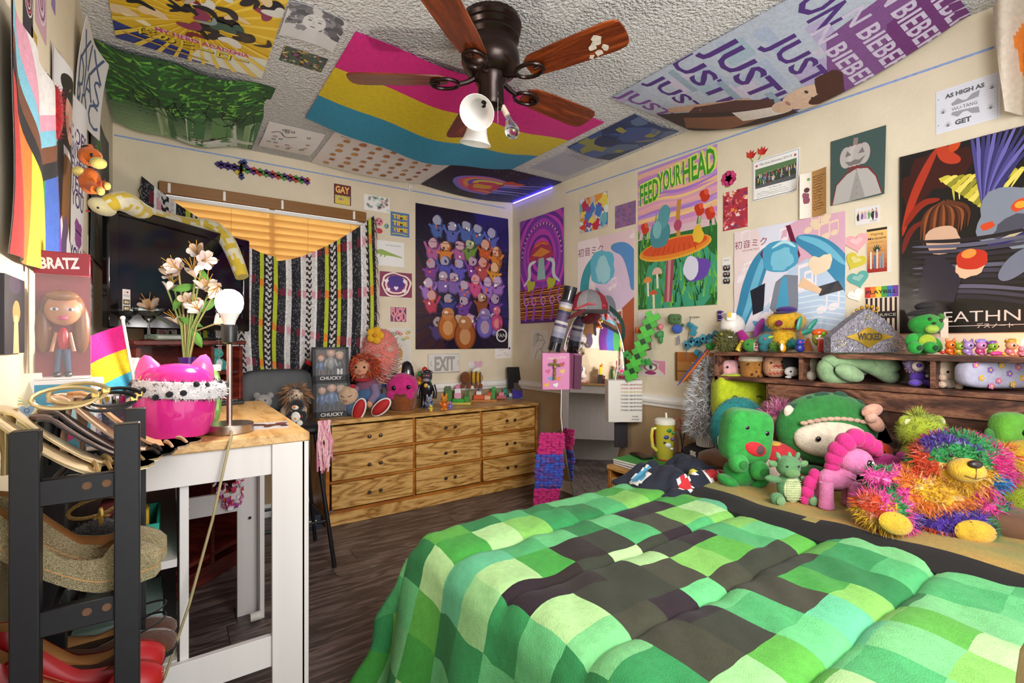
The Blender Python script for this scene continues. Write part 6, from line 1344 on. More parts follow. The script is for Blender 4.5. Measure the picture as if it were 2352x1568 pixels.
# ================================================================ things drawn in the plane that faces the camera: q(u,v,dy) is local space
class Pl:
    """a thing whose local x runs to the right of the photograph, y away from the camera, z up"""
    def __init__(s, name, label, cat, u, v, z=None, X=None, Y=None, d=None, group=None, tilt=0):
        p = onZ(u, v, z) if z is not None else onX(u, v, X) if X is not None else onY(u, v, Y) if Y is not None else onD(u, v, d)
        s.u, s.v, s.k, s.p = u, v, mpp(p), p; s.t = thing(name, label, cat, p, -TH, group)
    def q(s, u, v, dy=0): return V(((u-s.u)*s.k, dy*s.k, (s.v-v)*s.k))
    def B(s, u, v, dy, rx, ry, rz, col, rot=0, n=14, m=9, e=1, rx_=0): return K(ball(rx*s.k, ry*s.k, rz*s.k, s.q(u, v, dy), n, m, (rx_, rot, 0), e), col)
    def tb(s, pts, r, col, n=10): return K(tube([s.q(*p) for p in pts], [x*s.k for x in r] if isinstance(r, (list, tuple)) else r*s.k, n), col)
    def bx(s, u, v, dy, w, d, hh, col, b=.08): return K(box(w*s.k, d*s.k, hh*s.k, s.q(u, v, dy), b=b*min(w, d, hh)*s.k), col)
    def part(s, name, *sh, m=None, kind=None, smooth=40, parent=None): return part(name, m or PLUSH, parent or s.t, *sh, kind=kind, smooth=smooth)
    def eyes(s, *uv, r=4, dy=-10, col='#120e10', m=None):
        for u, v in uv: s.part('eye', s.B(u, v, dy, r, r*.6, r, col, n=8, m=6), m=m or PLASG)
    def fur(s, src, n, ln, wd, colf, **k): return spikes(src, n, ln*s.k, wd*s.k, colf, **k)
PG = 'plush toys on the bed'
BT = .605
for y_, lab in ((1.10, 'brown bed pillow under the plush toys beside the nightstand'), (.47, 'brown bed pillow under the rainbow bear and lime bear')):
    pw = thing('bed_pillow', lab, 'pillow', (2.13, y_, BZ+.056)); part('cushion', mat('pillow_brown', '#6a4a34', .9, sheen=.3), pw, ball(.14, .30, .045, (0, 0, .035), 26, 12, e=.5)); part('piping', MATS['pillow_brown'], pw, tube([(.138*cos(a)*(1 if abs(cos(a)) < .5 else 1), .296*sin(a), .035) for a in [i*2*pi/40 for i in range(40)]], .004, 6, closed=True))
# --- lime pillow plush in the left cubby of the headboard
P = Pl('plush_pillow', 'square lime plush pillow with closed eyes in the headboard cubby', 'plush toy', 1700, 955, X=2.40, group=PG)
P.part('body', P.B(1700, 915, 0, 62, 30, 58, '#b8c81e', e=.45, n=24, m=16)); P.part('nose', P.B(1700, 940, -28, 26, 6, 9, '#2f9a78'))
for u in (1674, 1727): P.part('eye', P.tb([(u-5, 908, -31), (u, 905, -32), (u+5, 908, -31)], 1.6, '#3a5a1c', 6))
for u in (1662, 1745): P.part('tag', P.bx(u, 884, -22, 10, 2, 16, '#dfe8d0'), m=CLOTH)
# --- teal ring cushion
P = Pl('plush_cushion', 'big round teal plush cushion leaning on the headboard', 'plush toy', 1705, 1060, X=2.19, group=PG)
q = P.B(1702, 985, 10, 66, 26, 72, '#1f7a78', n=26, m=16); P.part('body', q); P.part('fuzz', P.fur(q, 2600, 5, .5, lambda p, r: r.choice(['#1d706e', '#278886', '#186460'])), kind='stuff')
P.part('belly', P.B(1690, 1010, -2, 44, 24, 44, '#d8d4c4')); P.eyes((1660, 952), (1716, 945), r=5, dy=-14)
# --- boxy green plush
P = Pl('green_plush', 'boxy green plush with red tongue patch sitting at the bed corner', 'plush toy', 1705, 1116, z=BT, group=PG)
G1 = '#2f9a3e'
P.part('head', P.B(1712, 1000, 0, 52, 40, 62, G1, .12, n=24, m=16, e=.5)); P.part('body', P.B(1702, 1085, 4, 38, 32, 34, '#238a34')); P.part('tongue_patch', P.B(1716, 1022, -36, 27, 8, 17, '#c4202a', .35), P.B(1724, 1024, -38, 12, 8, 12, '#5a3a44', .35), m=CLOTH)
P.eyes((1698, 975), (1742, 988), r=6, dy=-37)
for u, v in ((1682, 1055), (1728, 1072)): f = P.part('foot', P.B(u, v, -30, 21, 24, 22, '#37a546')); P.part('foot_pad', P.B(u+2, v, -51, 11, 5, 10, '#2a7a34'), parent=f)
for u, r in ((1668, .5), (1740, -.5)): P.part('leg', P.B(u, 1102, -8, 26, 22, 13, '#238a34', r))
# --- pink shaggy plush
P = Pl('shaggy_plush', 'shaggy pink and brown plush behind the boxy green one', 'plush toy', 1795, 1040, X=2.17, group=PG)
q = P.B(1792, 965, 6, 34, 26, 38, '#c86a9a'); q2 = P.B(1795, 1015, 6, 32, 26, 28, '#9a7a3a'); P.part('head', q); P.part('body', q2); P.part('ear', P.B(1770, 965, -22, 14, 8, 12, '#e0a890'))
P.part('shag', P.fur(q, 1300, 20, 1.1, lambda p, r: r.choice(['#d878a8', '#c2608f', '#e0a0b8', '#b06a80']), jit=.8), P.fur(q2, 700, 18, 1.1, lambda p, r: r.choice(['#8a7a34', '#a88a4a', '#c07a5a']), jit=.8), kind='stuff')
# --- red and cream egg cushion
P = Pl('egg_cushion', 'egg-shaped cushion with red top and cream body behind the small dragon', 'plush toy', 1795, 1120, X=2.0, group=PG)
P.part('body', P.B(1795, 1072, 12, 56, 34, 54, '#d8c0ac', n=22, m=14)); P.part('top', P.B(1795, 1048, 8, 45, 32, 32, '#c42c34', n=22, m=12)); P.part('cap', P.B(1780, 1020, 8, 18, 18, 6, '#d0a02c')); P.eyes((1762, 1062), (1822, 1070), r=3.5, dy=-22)
# --- small green dragon
P = Pl('dragon_plush', 'small sage green dragon plush with pale ribbed belly', 'plush toy', 1797, 1146, z=BT, group=PG)
DG, DL = '#5a8a5a', '#c2cf9c'
P.part('body', P.B(1797, 1110, -26, 26, 20, 36, DG)); P.part('belly', P.B(1797, 1112, -40, 20, 9, 29, DL)); P.part('head', P.B(1793, 1062, -30, 24, 22, 23, DG, e=.8)); P.part('muzzle', P.B(1793, 1074, -46, 17, 12, 11, '#668f58'))
for i in range(9): P.part('belly_rib', P.tb([(1781, 1092+5*i, -46), (1797, 1091+5*i, -50), (1813, 1092+5*i, -46)], .9, '#aebb88', 5))
for u, r in ((1772, -.4), (1797, 0), (1815, .4)): P.part('horn', P.B(u, 1040, -28, 5, 5, 9, '#6a9a68', r))
for u, r in ((1762, .3), (1830, -.3)): P.part('ear', P.B(u, 1058, -26, 11, 5, 7, '#6a9a62', r))
for u, r in ((1758, .15), (1834, .75)): P.part('arm', P.B(u, 1090 if u < 1797 else 1098, -34, 20, 8, 8, DG, r))
for u in (1762, 1834): f = P.part('leg', P.B(u, 1132, -42, 15, 17, 14, DG)); P.part('sole', P.B(u, 1132, -58, 10, 4, 10, '#78a070'), parent=f)
P.eyes((1780, 1058), (1805, 1058), r=2.5, dy=-51)
# --- big green cushion with cream face panel
P = Pl('dinosaur_cushion', 'very large round green plush cushion with cream face and peach bow', 'plush toy', 1915, 1085, X=2.12, group=PG)
P.part('body', P.B(1920, 990, 34, 118, 52, 86, '#2a7a34', n=30, m=18)); P.part('face_panel', P.B(1908, 1005, 2, 84, 32, 46, '#dcccb6', n=26, m=14)); 
P.part('scallop', *[P.B(1838+15*i, 969-10*sin(pi*i/10), -14, 9, 6, 5, '#c8a48c') for i in range(11)])
for u, v, r, s in ((1835, 940, -.4, 16), (1905, 918, 0, 24), (1946, 915, .3, 20), (1875, 920, -.2, 12), (1990, 930, .6, 14)): P.part('spike', P.B(u, v, 24, s, 8, s*.7, '#1f4a34', r))
for u, v, r in ((1988, 940, -.3), (1996, 968, .9)): P.part('bow_loop', P.B(u, v, -20, 24, 12, 15, '#dca48c', r))
P.part('bow_knot', P.B(1982, 955, -26, 13, 11, 12, '#e0b09a')); P.part('ear', P.B(1828, 950, 22, 15, 8, 18, '#d8c8b4', -.5))
P.eyes((1862, 1002), (1958, 998), r=6, dy=-29); P.part('smile', P.tb([(1888, 1022, -31), (1910, 1030, -33), (1932, 1022, -31)], 1.8, '#5a3a34', 6))
P.part('foot', P.B(1868, 1082, 6, 34, 30, 12, '#246e30')); P.part('foot', P.B(1975, 1080, 10, 30, 30, 12, '#246e30'))
# --- pink pony
P = Pl('pony_plush', 'standing pink pony plush with curly fuchsia mane and tail', 'plush toy', 1912, 1160, z=BT, group=PG)
PK1, PK2 = '#dc7cae', '#d0287c'
P.part('body', P.B(1908, 1092, -20, 40, 24, 26, PK1)); P.part('neck', P.tb([(1925, 1085, -22), (1935, 1062, -24)], [22, 19], PK1)); P.part('head', P.B(1944, 1052, -30, 36, 27, 30, PK1)); P.part('muzzle', P.B(1974, 1068, -34, 17, 17, 15, '#e08cb8'))
for u, dy in ((1876, -34), (1882, -6), (1938, -36), (1945, -8)): P.part('leg', P.tb([(u, 1098, dy), (u, 1130, dy), (u, 1152, dy)], [14, 14, 16], PK1), P.B(u, 1152, dy, 16, 16, 7, PK1))
P.part('ear', P.B(1930, 1020, -34, 7, 5, 12, '#e08cb8', -.3)); P.part('ear', P.B(1958, 1018, -24, 6, 5, 11, '#d070a0', .3))
P.part('mane', *[P.B(u, v, dy, r*1.2, r*1.2, r*1.2, PK2) for u, v, dy, r in ((1925, 1010, -26, 18), (1945, 1000, -28, 18), (1965, 1006, -30, 17), (1982, 1018, -32, 15), (1910, 1028, -22, 17), (1903, 1048, -20, 16), (1900, 1068, -18, 14), (1990, 1030, -34, 9))])
P.part('tail', *[P.B(u, v, -4, r, r, r*1.2, PK2) for u, v, r in ((1868, 1090, 13), (1858, 1108, 15), (1852, 1128, 14), (1846, 1146, 10))]); P.eyes((1958, 1052), r=9, dy=-54); P.part('eye_shine', P.B(1961, 1048, -60, 3, 2, 3, '#f4f0f4', n=6, m=5), m=PLASG)
# --- lime bear
P = Pl('lime_bear', 'fuzzy lime green bear plush behind the rainbow bear', 'plush toy', 2140, 1060, X=2.13, group=PG)
LB = '#9aa82a'; q = P.B(2135, 995, 22, 52, 36, 42, LB); P.part('head', q); P.part('body', P.B(2140, 1050, 26, 46, 34, 40, LB)); P.part('muzzle', P.B(2124, 1016, -14, 20, 14, 15, '#d8cdb0'))
for u in (2098, 2176): e_ = P.part('ear', P.B(u, 972, 24, 15, 9, 15, LB)); P.part('inner_ear', P.B(u, 972, 15, 9, 4, 9, '#d8d8a0'), parent=e_)
P.eyes((2112, 998), (2144, 998), r=5, dy=-12); P.part('nose', P.B(2120, 1010, -28, 6, 4, 5, '#3a7a34'), m=PLAS); P.part('fuzz', P.fur(q, 1600, 8, .6, lambda p, r: r.choice(['#8f9e24', '#a8b63a', '#7f8e1c'])), P.fur(P.B(2125, 958, 20, 14, 8, 8, LB), 160, 18, 1, lambda p, r: '#b0bc40'), kind='stuff')
# --- magenta plush and orange plush peeping out
P = Pl('magenta_plush', 'dark magenta plush bear peeping out beside the pony', 'plush toy', 2040, 1115, X=2.02, group=PG)
P.part('head', P.B(2040, 1078, 10, 46, 30, 34, '#8a1c5a')); P.part('muzzle', P.B(2012, 1102, -12, 22, 12, 12, '#d890a8')); P.part('brow_tuft', P.B(2035, 1052, 4, 26, 16, 10, '#a0206a'));  P.eyes((2022, 1078), (2056, 1080), r=5, dy=-20)
for u in (1998, 2080): P.part('ear', P.B(u, 1052, 12, 13, 8, 13, '#a8347a'))
P = Pl('orange_plush', 'red orange plush peeping out behind the magenta one', 'plush toy', 2052, 1070, X=2.14, group=PG)
P.part('head', P.B(2050, 1045, 34, 26, 20, 22, '#d0401c')); P.part('tuft', P.B(2045, 1026, 34, 9, 8, 9, '#e0641c')); P.eyes((2042, 1042), r=3, dy=14)
# --- rainbow bear
RB_ = ['#d8a418', '#2a6fa8', '#d2461a', '#d01f78', '#4a2a92', '#2a8f48', '#e07a1c', '#e0409a']
def rain(p, r):
    p = V(p); g = p*19+V((noise.noise(p*9), noise.noise(p*9+V((7, 0, 0))), noise.noise(p*9+V((0, 5, 0)))))*1.3+V((r.uniform(-.1, .1), 0, 0)); i = hash((int(g.x//1), int(g.y//1.6), int(g.z//1)))*7//3
    return mixc(RB_[i % 8], '#ffffff' if r.random() < .15 else RB_[i % 8], .15)
P = Pl('rainbow_bear', 'large shaggy rainbow teddy bear lying across the bed', 'plush toy', 2150, 1212, z=BT, group=PG)
def shag(name, *bs, n=1800, ln=20, parent=None):
    o = P.part(name, *bs, parent=parent); P.part('long_fur', *[P.fur(b, n, ln, 1.3, rain, jit=.75, droop=.15) for b in bs], kind='stuff', parent=o); return o
def rb(*a, **k): s = P.B(*a, '#b05a4a', **k); return (s[0], s[1], [h(rain(sum((s[0][i] for i in f), V())/len(f), random)) for f in s[1]])
shag('head', rb(2200, 1068, 0, 92, 70, 72, n=22, m=14), n=4200); shag('body', rb(2120, 1132, 6, 105, 66, 52, n=22, m=14), n=3600)
mz = P.part('muzzle', P.B(2158, 1062, -66, 36, 28, 26, '#d0a42c', .1, n=20, m=12)); P.part('nose', P.B(2156, 1044, -88, 15, 9, 9, '#2a1c18'), m=PLAS, parent=mz); P.part('mouth', P.tb([(2135, 1068, -88), (2152, 1074, -93), (2176, 1072, -88)], 1, '#5a3a1c', 5), P.tb([(2154, 1052, -93), (2153, 1072, -93)], .9, '#5a3a1c', 5), parent=mz)
shag('ear', rb(2308, 1068, 0, 30, 18, 44, n=14, m=9), n=900); shag('arm', rb(2040, 1098, 0, 56, 26, 20, rot=.1), n=900, ln=18); shag('arm', rb(2262, 1165, -10, 48, 30, 24, rot=.35), n=900); P.part('paw', P.B(2268, 1192, -26, 40, 18, 18, '#c8922a', .5)); shag('paw_tip', rb(2302, 1206, -20, 24, 22, 16), n=500)
for u, v, a, b, r in ((2010, 1165, 62, 40, .35), (2165, 1192, 76, 44, .12)):
    f = shag('leg', rb(u, v, -30, a, 44, b, rot=r, n=18, m=12), n=1700); P.part('sole', P.B(u+(2 if u > 2100 else -14), v+(0 if u > 2100 else 8), -77, a*.6, 14, b*.6, '#d2a62a', r), parent=f)
P.eyes((2128, 1030), (2192, 1032), r=5, dy=-62)
# --- green plushes at the right edge
P = Pl('frog_plush', 'flat green plush face at the right edge of the headboard', 'plush toy', 2330, 1045, X=2.2, group=PG)
P.part('head', P.B(2335, 990, 16, 40, 26, 42, '#5a9a2a', e=.7, n=18, m=12)); P.part('body', P.B(2310, 1028, 16, 40, 26, 22, '#4a8a34')); P.eyes((2345, 992), r=8, dy=-10); P.part('ear', P.B(2288, 1000, 16, 10, 8, 14, '#3a7a30', -.3))
P = Pl('yellow_green_plush', 'huge yellow green plush body at the lower right of the bed', 'plush toy', 2370, 1212, z=BT, group=PG)
q = P.B(2372, 1165, 10, 66, 50, 52, '#8a9a1c', n=18, m=12); P.part('body', q); P.part('head', P.B(2380, 1075, 20, 70, 50, 62, '#b8961c', n=18, m=12)); P.part('fuzz', P.fur(q, 1500, 6, .7, lambda p, r: r.choice(['#8f9e1c', '#a8b02c', '#7a8a14'])), kind='stuff'); P.eyes((2350, 1060), r=5, dy=-28)
# ================================================================ toys in the headboard cubbies
CX_ = 2.385; CG = 'toys in the headboard cubbies'
def cub(name, label, u, v=862): return Pl(name, label, 'plush toy', u, v+.0*u, X=CX_, group=CG)
P = cub('axolotl_plush', 'pink square plush with red gills in the left cubby', 1680, 863); P.p
P.part('body', P.B(1680, 844, 0, 24, 16, 18, '#d8a4a8', e=.6)); P.eyes((1664, 842), (1690, 842), r=3, dy=-15)
for u, v in ((1656, 826), (1656, 840), (1694, 823), (1655, 852)): P.part('gill', P.B(u, v, 2, 6, 4, 6, '#c82c30'))
for u in (1662, 1698): P.part('foot', P.B(u, 859, -10, 7, 7, 4, '#d49aa0'))
P = cub('boba_plush', 'brown drink-cup plush with cream lid and dark spots', 1728, 866)
P.part('cup', K(lathe([(20*P.k, 0), (24*P.k, 3*P.k), (28*P.k, 38*P.k), (26*P.k, 40*P.k)], 20, P.q(1728, 866)), '#a8702c')); P.part('lid', K(lathe([(28*P.k, 37*P.k), (30*P.k, 40*P.k), (28*P.k, 49*P.k), (10*P.k, 51*P.k)], 20, P.q(1728, 866)), '#ded0b8')); P.eyes((1706, 834), (1730, 836), r=2.6, dy=-26)
for u, v in ((1716, 858), (1725, 852), (1738, 853), (1744, 860), (1730, 862)): P.part('pearl', P.B(u, v, -24, 2.8, 2, 2.8, '#4a2414', n=8, m=6))
P = cub('gingerbread_plush', 'light brown cookie plush with red stitched bow', 1779, 866)
P.part('body', P.B(1779, 841, 0, 24, 16, 25, '#c08a68', e=.65)); P.part('bow', P.tb([(1768, 841, -17), (1774, 838, -18), (1779, 842, -18), (1784, 838, -18), (1790, 841, -17)], 1.4, '#b02430', 6)); P.part('icing', P.tb([(1760+4*i, 856+(2 if i % 2 else -2), -16) for i in range(10)], 1.1, '#b83a3a', 5), P.tb([(1760+4*i, 848+(1 if i % 2 else -1), -17) for i in range(10)], .9, '#eadccc', 5)); P.part('hair_tuft', P.B(1792, 820, -4, 12, 8, 7, '#b0284a')); P.eyes((1763, 832), (1787, 830), r=2.4, dy=-16)
P = cub('black_white_plush', 'small black hooded white-faced plush at the cubby end', 1818, 867)
P.part('hood', P.B(1818, 835, 4, 17, 12, 18, '#17151a')); P.part('face', P.B(1816, 853, -4, 16, 11, 12, '#e6e2e0')); P.eyes((1808, 852), (1824, 852), r=2.2, dy=-15); P.part('foot', P.B(1805, 865, -10, 7, 7, 3, '#e6e2e0'))
P = cub('bunny_plush', 'cream plush rabbit sitting beside the green knot cushion', 1868, 872)
P.part('head', P.B(1870, 836, 4, 14, 12, 17, '#cfc4b4')); P.part('body', P.B(1868, 856, 4, 14, 12, 12, '#c8bcac'))
for u in (1856, 1882): P.part('foot', P.B(u, 862, -12, 11, 12, 11, '#d8cebf'))
P.part('ear', P.B(1857, 838, 8, 4, 4, 14, '#b0a494'))
# knot cushion: one thick rope tied over itself
P = Pl('knot_cushion', 'large sage green knotted cushion filling the middle cubby', 'cushion', 1982, 880, X=2.40, group=CG)
pts = [(1906, 834, 6), (1925, 826, 2), (1960, 828, -14), (1998, 846, -20), (2035, 862, -8), (2056, 860, 8), (2064, 845, 10), (2050, 828, 2), (2015, 826, -10), (1978, 850, 10), (1945, 868, 12), (1912, 866, 10), (1900, 850, 8)]
cv = [V(p) for p in pts]; sm = []
for i in range(len(cv)):
    a, b, c, d = cv[i-1], cv[i], cv[(i+1) % len(cv)], cv[(i+2) % len(cv)]
    for tt in (0, .25, .5, .75): sm.append(.5*((2*b)+(c-a)*tt+(2*a-5*b+4*c-d)*tt*tt+(3*b-a-3*c+d)*tt**3))
P.part('rope', K(tube([P.q(*p) for p in sm], 17*P.k, 14, closed=True), '#8fae80')); P.part('rope_end', P.B(1940, 856, -16, 34, 14, 18, '#96b486', .35), P.B(2010, 838, -24, 40, 14, 17, '#9ab88a', .1))
P = cub('purple_bear', 'purple bear plush with pale muzzle in the middle cubby', 2106, 886)
q = P.B(2106, 838, 2, 24, 14, 19, '#9a86b4'); P.part('head', q); P.part('muzzle', P.B(2097, 840, -14, 14, 8, 12, '#cbb8b0')); P.part('nose', P.B(2093, 838, -22, 6, 4, 4.5, '#4a2a86'), m=PLAS); P.part('body', P.B(2112, 866, 2, 20, 14, 16, '#5a38a8'))
for u in (2092, 2122): P.part('leg', P.B(u, 878, -12, 14, 12, 8, '#6444b2'))
P.part('tag', P.B(2118, 862, -14, 4, 2, 4, '#d8d0e4'), m=CLOTH); P.part('fuzz', P.fur(q, 700, 6, .6, lambda p, r: r.choice(['#a84a9a', '#c8c0d0', '#8a76ac'])), kind='stuff')
P = cub('cream_plush', 'cream hooded plush with brown hood edge in the right cubby', 2178, 890)
P.part('head', P.B(2178, 852, 0, 24, 16, 22, '#e0c8b0')); P.part('hood', P.B(2180, 838, 4, 26, 16, 15, '#d8bea4')); P.part('body', P.B(2180, 878, 0, 18, 14, 13, '#e2ccb8')); P.part('ear_flap', P.B(2208, 848, 2, 6, 6, 16, '#d88078')); P.eyes((2164, 853), (2188, 855), r=3, dy=-15)
for u, v in ((2156, 866), (2200, 870), (2155, 882), (2192, 886)): P.part('paw', P.B(u, v, -10, 8, 9, 8, '#dcbca4'))
P = Pl('flower_cushion', 'lavender cushion printed with pink and yellow flowers in the right cubby', 'cushion', 2285, 894, X=2.39, group=CG)
P.part('body', P.B(2290, 858, 0, 88, 26, 33, '#a8a4b8', n=28, m=16, e=.55), m=CLOTH); rr = random.Random(3)
for i, (u, v) in enumerate(((2222, 838), (2232, 866), (2250, 848), (2268, 872), (2275, 838), (2292, 856), (2312, 842), (2322, 866), (2340, 850), (2252, 884), (2300, 880), (2345, 878))):
    z0 = -26*(1-((u-2290)/88)**4)**.5-.5; c = ('#c86a9a', '#c8a83a', '#8a62b0')[i % 3]; P.part('printed_flower', *[P.B(u+4.6*cos(a), v+4.6*sin(a), z0, 3.2, 1, 3.2, c, n=7, m=5) for a in [k*1.257 for k in range(5)]], P.B(u, v, z0-.6, 2.6, 1, 2.6, '#e0c24a' if i % 3 != 1 else '#e8a0c0', n=7, m=5), m=CLOTH)
# ================================================================ things on top of the headboard
TG = 'toys along the top of the headboard'
def top(name, label, u, v, cat='toy', X=2.37): return Pl(name, label, cat, u, v, X=X, group=TG)
P = top('furry_creature', 'round olive furry creature at the left end of the headboard', 1667, 807)
q = P.B(1667, 784, 0, 22, 18, 22, '#5a5a1e'); P.part('body', q); P.part('fur', P.fur(q, 1500, 10, .6, lambda p, r: r.choice(['#5a5a1e', '#737028', '#44461a', '#86803a'])), kind='stuff'); P.part('teeth', P.bx(1668, 774, -20, 9, 3, 2, '#e6e0d0'), m=PLAS); P.part('horn', P.B(1655, 768, -6, 4, 3, 4, '#a89a2a'))
P = top('toy_helmet', 'white rounded toy helmet behind the furry creature', 1682, 808, X=2.45)
P.part('dome', P.B(1682, 748, 0, 28, 22, 28, '#d4ccc4', n=18, m=12), m=PLAS); P.part('visor_box', P.bx(1672, 728, -8, 22, 24, 18, '#e0dad2'), m=PLAS); P.part('yellow_panel', P.bx(1666, 724, -21, 8, 2, 11, '#c8a82c'), m=PLAS); P.part('lower_shell', P.B(1690, 788, 0, 22, 18, 20, '#c8a8a0'), m=PLAS); P.part('blue_glow_ring', P.B(1694, 762, -20, 6, 3, 3, '#7a7ae0'), m=PLAS)
P = top('flared_toy', 'magenta and purple flared toy with leaf ears behind the small creatures', 1722, 808, X=2.46)
P.part('cone', P.tb([(1700, 760, 4), (1712, 785, 2), (1730, 802, 0)], [8, 14, 20], '#a01c7a')); P.part('leaf_ear', P.B(1744, 752, 0, 9, 4, 24, '#a0409a', .45)); P.part('leaf_ear', P.B(1726, 800, -6, 24, 8, 8, '#7a2a9a'))
P = top('ladybug_plush', 'green plush beetle with speckled red wing', 1726, 808); P.part('body', P.B(1724, 793, 0, 18, 14, 16, '#3f8a34')); P.part('wing', P.B(1734, 794, -8, 13, 9, 13, '#c8b8b0')); P.part('spots', *[P.B(1728+6*(i % 3), 786+6*(i//3), -17, 2.4, 1.4, 2.2, c, n=6, m=5) for i, c in enumerate(['#b02a30', '#3a2a24', '#b02a30', '#2a2420', '#c83a3a', '#3a2a24', '#b02a30', '#2a2420', '#b02a30'])], kind='stuff'); P.eyes((1712, 790), r=2, dy=-13)
P = top('cheese_figure', 'small yellow spotted wedge figure', 1698, 808); P.part('wedge', P.tb([(1694, 806, 0), (1700, 794, 0), (1706, 782, 0)], [6, 6, 4], '#d0b42a'), m=PLAS); P.part('holes', *[P.B(u, v, -6, 1.6, 1, 1.6, '#8a6a1c', n=6, m=5) for u, v in ((1697, 800), (1702, 792), (1700, 786))], m=PLAS, kind='stuff')
P = top('teal_creature', 'teal plush creature with pointed ears leaning right', 1760, 808); P.part('head', P.B(1758, 780, 0, 18, 12, 14, '#2f7a80', -.3)); P.part('body', P.B(1757, 797, 2, 13, 10, 11, '#246a72')); P.part('ear', P.B(1776, 775, 0, 9, 4, 6, '#3a8a90', -.6)); P.part('eye_mask', P.B(1764, 774, -11, 7, 2.5, 3, '#9ab83a', -.3)); P.part('mouth', P.B(1750, 778, -12, 4, 2, 2, '#c84a5a'))
P = top('yellow_monster', 'big yellow plush monster with maroon eyes and purple cap', 1806, 806, 'plush toy', 2.43)
q = P.B(1806, 738, 0, 44, 26, 24, '#cf9f14', n=20, m=12); q2 = P.B(1802, 778, 2, 28, 22, 28, '#d2a416'); P.part('head', q); P.part('body', q2); P.part('cap', P.B(1805, 712, -4, 23, 18, 9, '#3a1c6a')); P.part('cap_brim', P.B(1790, 719, -12, 20, 10, 3, '#2a1450')); P.part('fuzz', P.fur(q, 900, 4, .5, lambda p, r: r.choice(['#d8a818', '#c49210', '#e0b430'])), P.fur(q2, 700, 4, .5, lambda p, r: r.choice(['#d8a818', '#c49210'])), kind='stuff')
for u, v in ((1776, 743), (1818, 741)): P.part('eye', P.B(u, v, -25, 8, 3, 7, '#6a1238'), m=CLOTH)
P.part('mouth', P.tb([(1783+4*i, 755+(2 if i % 2 else -1), -26) for i in range(8)], 1.5, '#7a1c24', 5), m=CLOTH)
P = top('leaf_toy', 'toy with teal leaf blades between the yellow and orange monsters', 1845, 808, X=2.42); P.part('stem', P.tb([(1845, 806, 0), (1842, 780, 0), (1838, 760, 0)], 2.5, '#b06a2c', 6), m=PLAS)
for u, v, r in ((1836, 742, .25), (1853, 762, 1.3), (1866, 745, .7)): P.part('leaf', P.B(u, v, 0, 6, 3, 17, '#2f8a74', r), m=PLAS)
P.part('base_cone', K(lathe([(14*P.k, 0), (3*P.k, 30*P.k)], 4, P.q(1858, 806, 4)), '#c06a24'), m=PLAS)
P = top('fox_figure', 'tiny yellow fox figure with white belly', 1797, 809, X=2.33); P.part('body', P.B(1798, 799, 0, 7, 6, 10, '#d89a1c'), m=PLAS); P.part('head', P.B(1796, 786, 0, 7, 6, 6, '#e0aa2a'), m=PLAS); P.part('belly', P.B(1793, 797, -5, 4, 3, 9, '#e6dcc4'), m=PLAS); P.eyes((1794, 785), r=1, dy=-6)
P = top('green_tuft', 'small spiky green pom-pom beside the fox figure', 1779, 808, X=2.36); q = P.B(1780, 797, 0, 9, 8, 10, '#5a8a2a'); P.part('ball', q); P.part('tufts', P.fur(q, 300, 6, .6, lambda p, r: r.choice(['#5a8a2a', '#7aa83a', '#3a6a24'])), kind='stuff')
P = top('teal_tuft', 'small teal pom-pom behind the blue figure', 1820, 808, X=2.40); q = P.B(1820, 790, 0, 11, 9, 12, '#1f7a74'); P.part('ball', q); P.part('tufts', P.fur(q, 300, 6, .6, lambda p, r: r.choice(['#1f7a74', '#3a9a6a', '#186058'])), kind='stuff')
P = top('blue_figure', 'small dark blue figure with round pink eyes', 1838, 809, X=2.33); P.part('body', P.B(1838, 799, 0, 10, 7, 10, '#26348a'), m=PLAS); P.part('head', P.B(1838, 786, 0, 9, 8, 7, '#2c3c9a', e=.7), m=PLAS); P.eyes((1834, 786), (1842, 786), r=1.8, dy=-8, col='#c83a6a')
P = top('tongue_monster', 'orange and green toy monster with long pink tongue', 1882, 810, X=2.36); P.part('head', P.B(1884, 776, 0, 18, 13, 20, '#8a8a2a'), m=PLASG); P.part('crown', P.B(1882, 764, 0, 17, 13, 10, '#d0561c'), m=PLASG); P.part('tongue', P.bx(1876, 793, -14, 13, 5, 30, '#d04a44', .4), m=PLASG); P.part('lower_body', P.B(1892, 798, 2, 12, 10, 12, '#6a2a8a'), m=PLASG); P.part('teeth', *[P.bx(1868+3.4*i, 777, -13, 2.4, 2, 4, '#e6e2d4') for i in range(5)], m=PLAS); P.eyes((1884, 766), r=4, dy=-13, col='#6ac02c')
# grey ornate trinket case
P = top('ornate_case', 'grey ornate peaked case with gold plate lettered WICKED', 1984, 809, 'case', 2.36); k_ = P.k
ow = [(-84, 0), (83, 0), (84, 30), (42, 72), (4, 98), (-4, 98), (-42, 72), (-84, 36)]
P.part('case', T(K(up(extr([(x*k_, y*k_) for x, y in ow], 26*k_)), '#8f8a94'), (0, 13*k_, 0)), m=mat('pewter_Col_', None, .45, metal=.35, var=.55, scale=110, bump=1, bscale=120)); P.part('spine', P.tb([(1990, 711, 14), (2028, 737, 14), (2068, 779, 14), (2068, 808, 14)], 3, '#8a3a18'), m=BLKL if False else PLAS)
gp = [(-48, 36), (-22, 36), (0, 58), (28, 36), (56, 36), (28, 34), (28, 20), (4, 10), (-22, 20), (-22, 34)]
P.part('gold_plate', T(K(up(extr([(x*k_, y*k_) for x, y in [(-52, 36), (-24, 44), (0, 58), (26, 44), (58, 36), (26, 26), (0, 10), (-24, 26)]], 3*k_)), '#c8a03a'), (0, -13*k_, 0)), m=mat('brass_Col_', None, .3, metal=.7, var=.15))
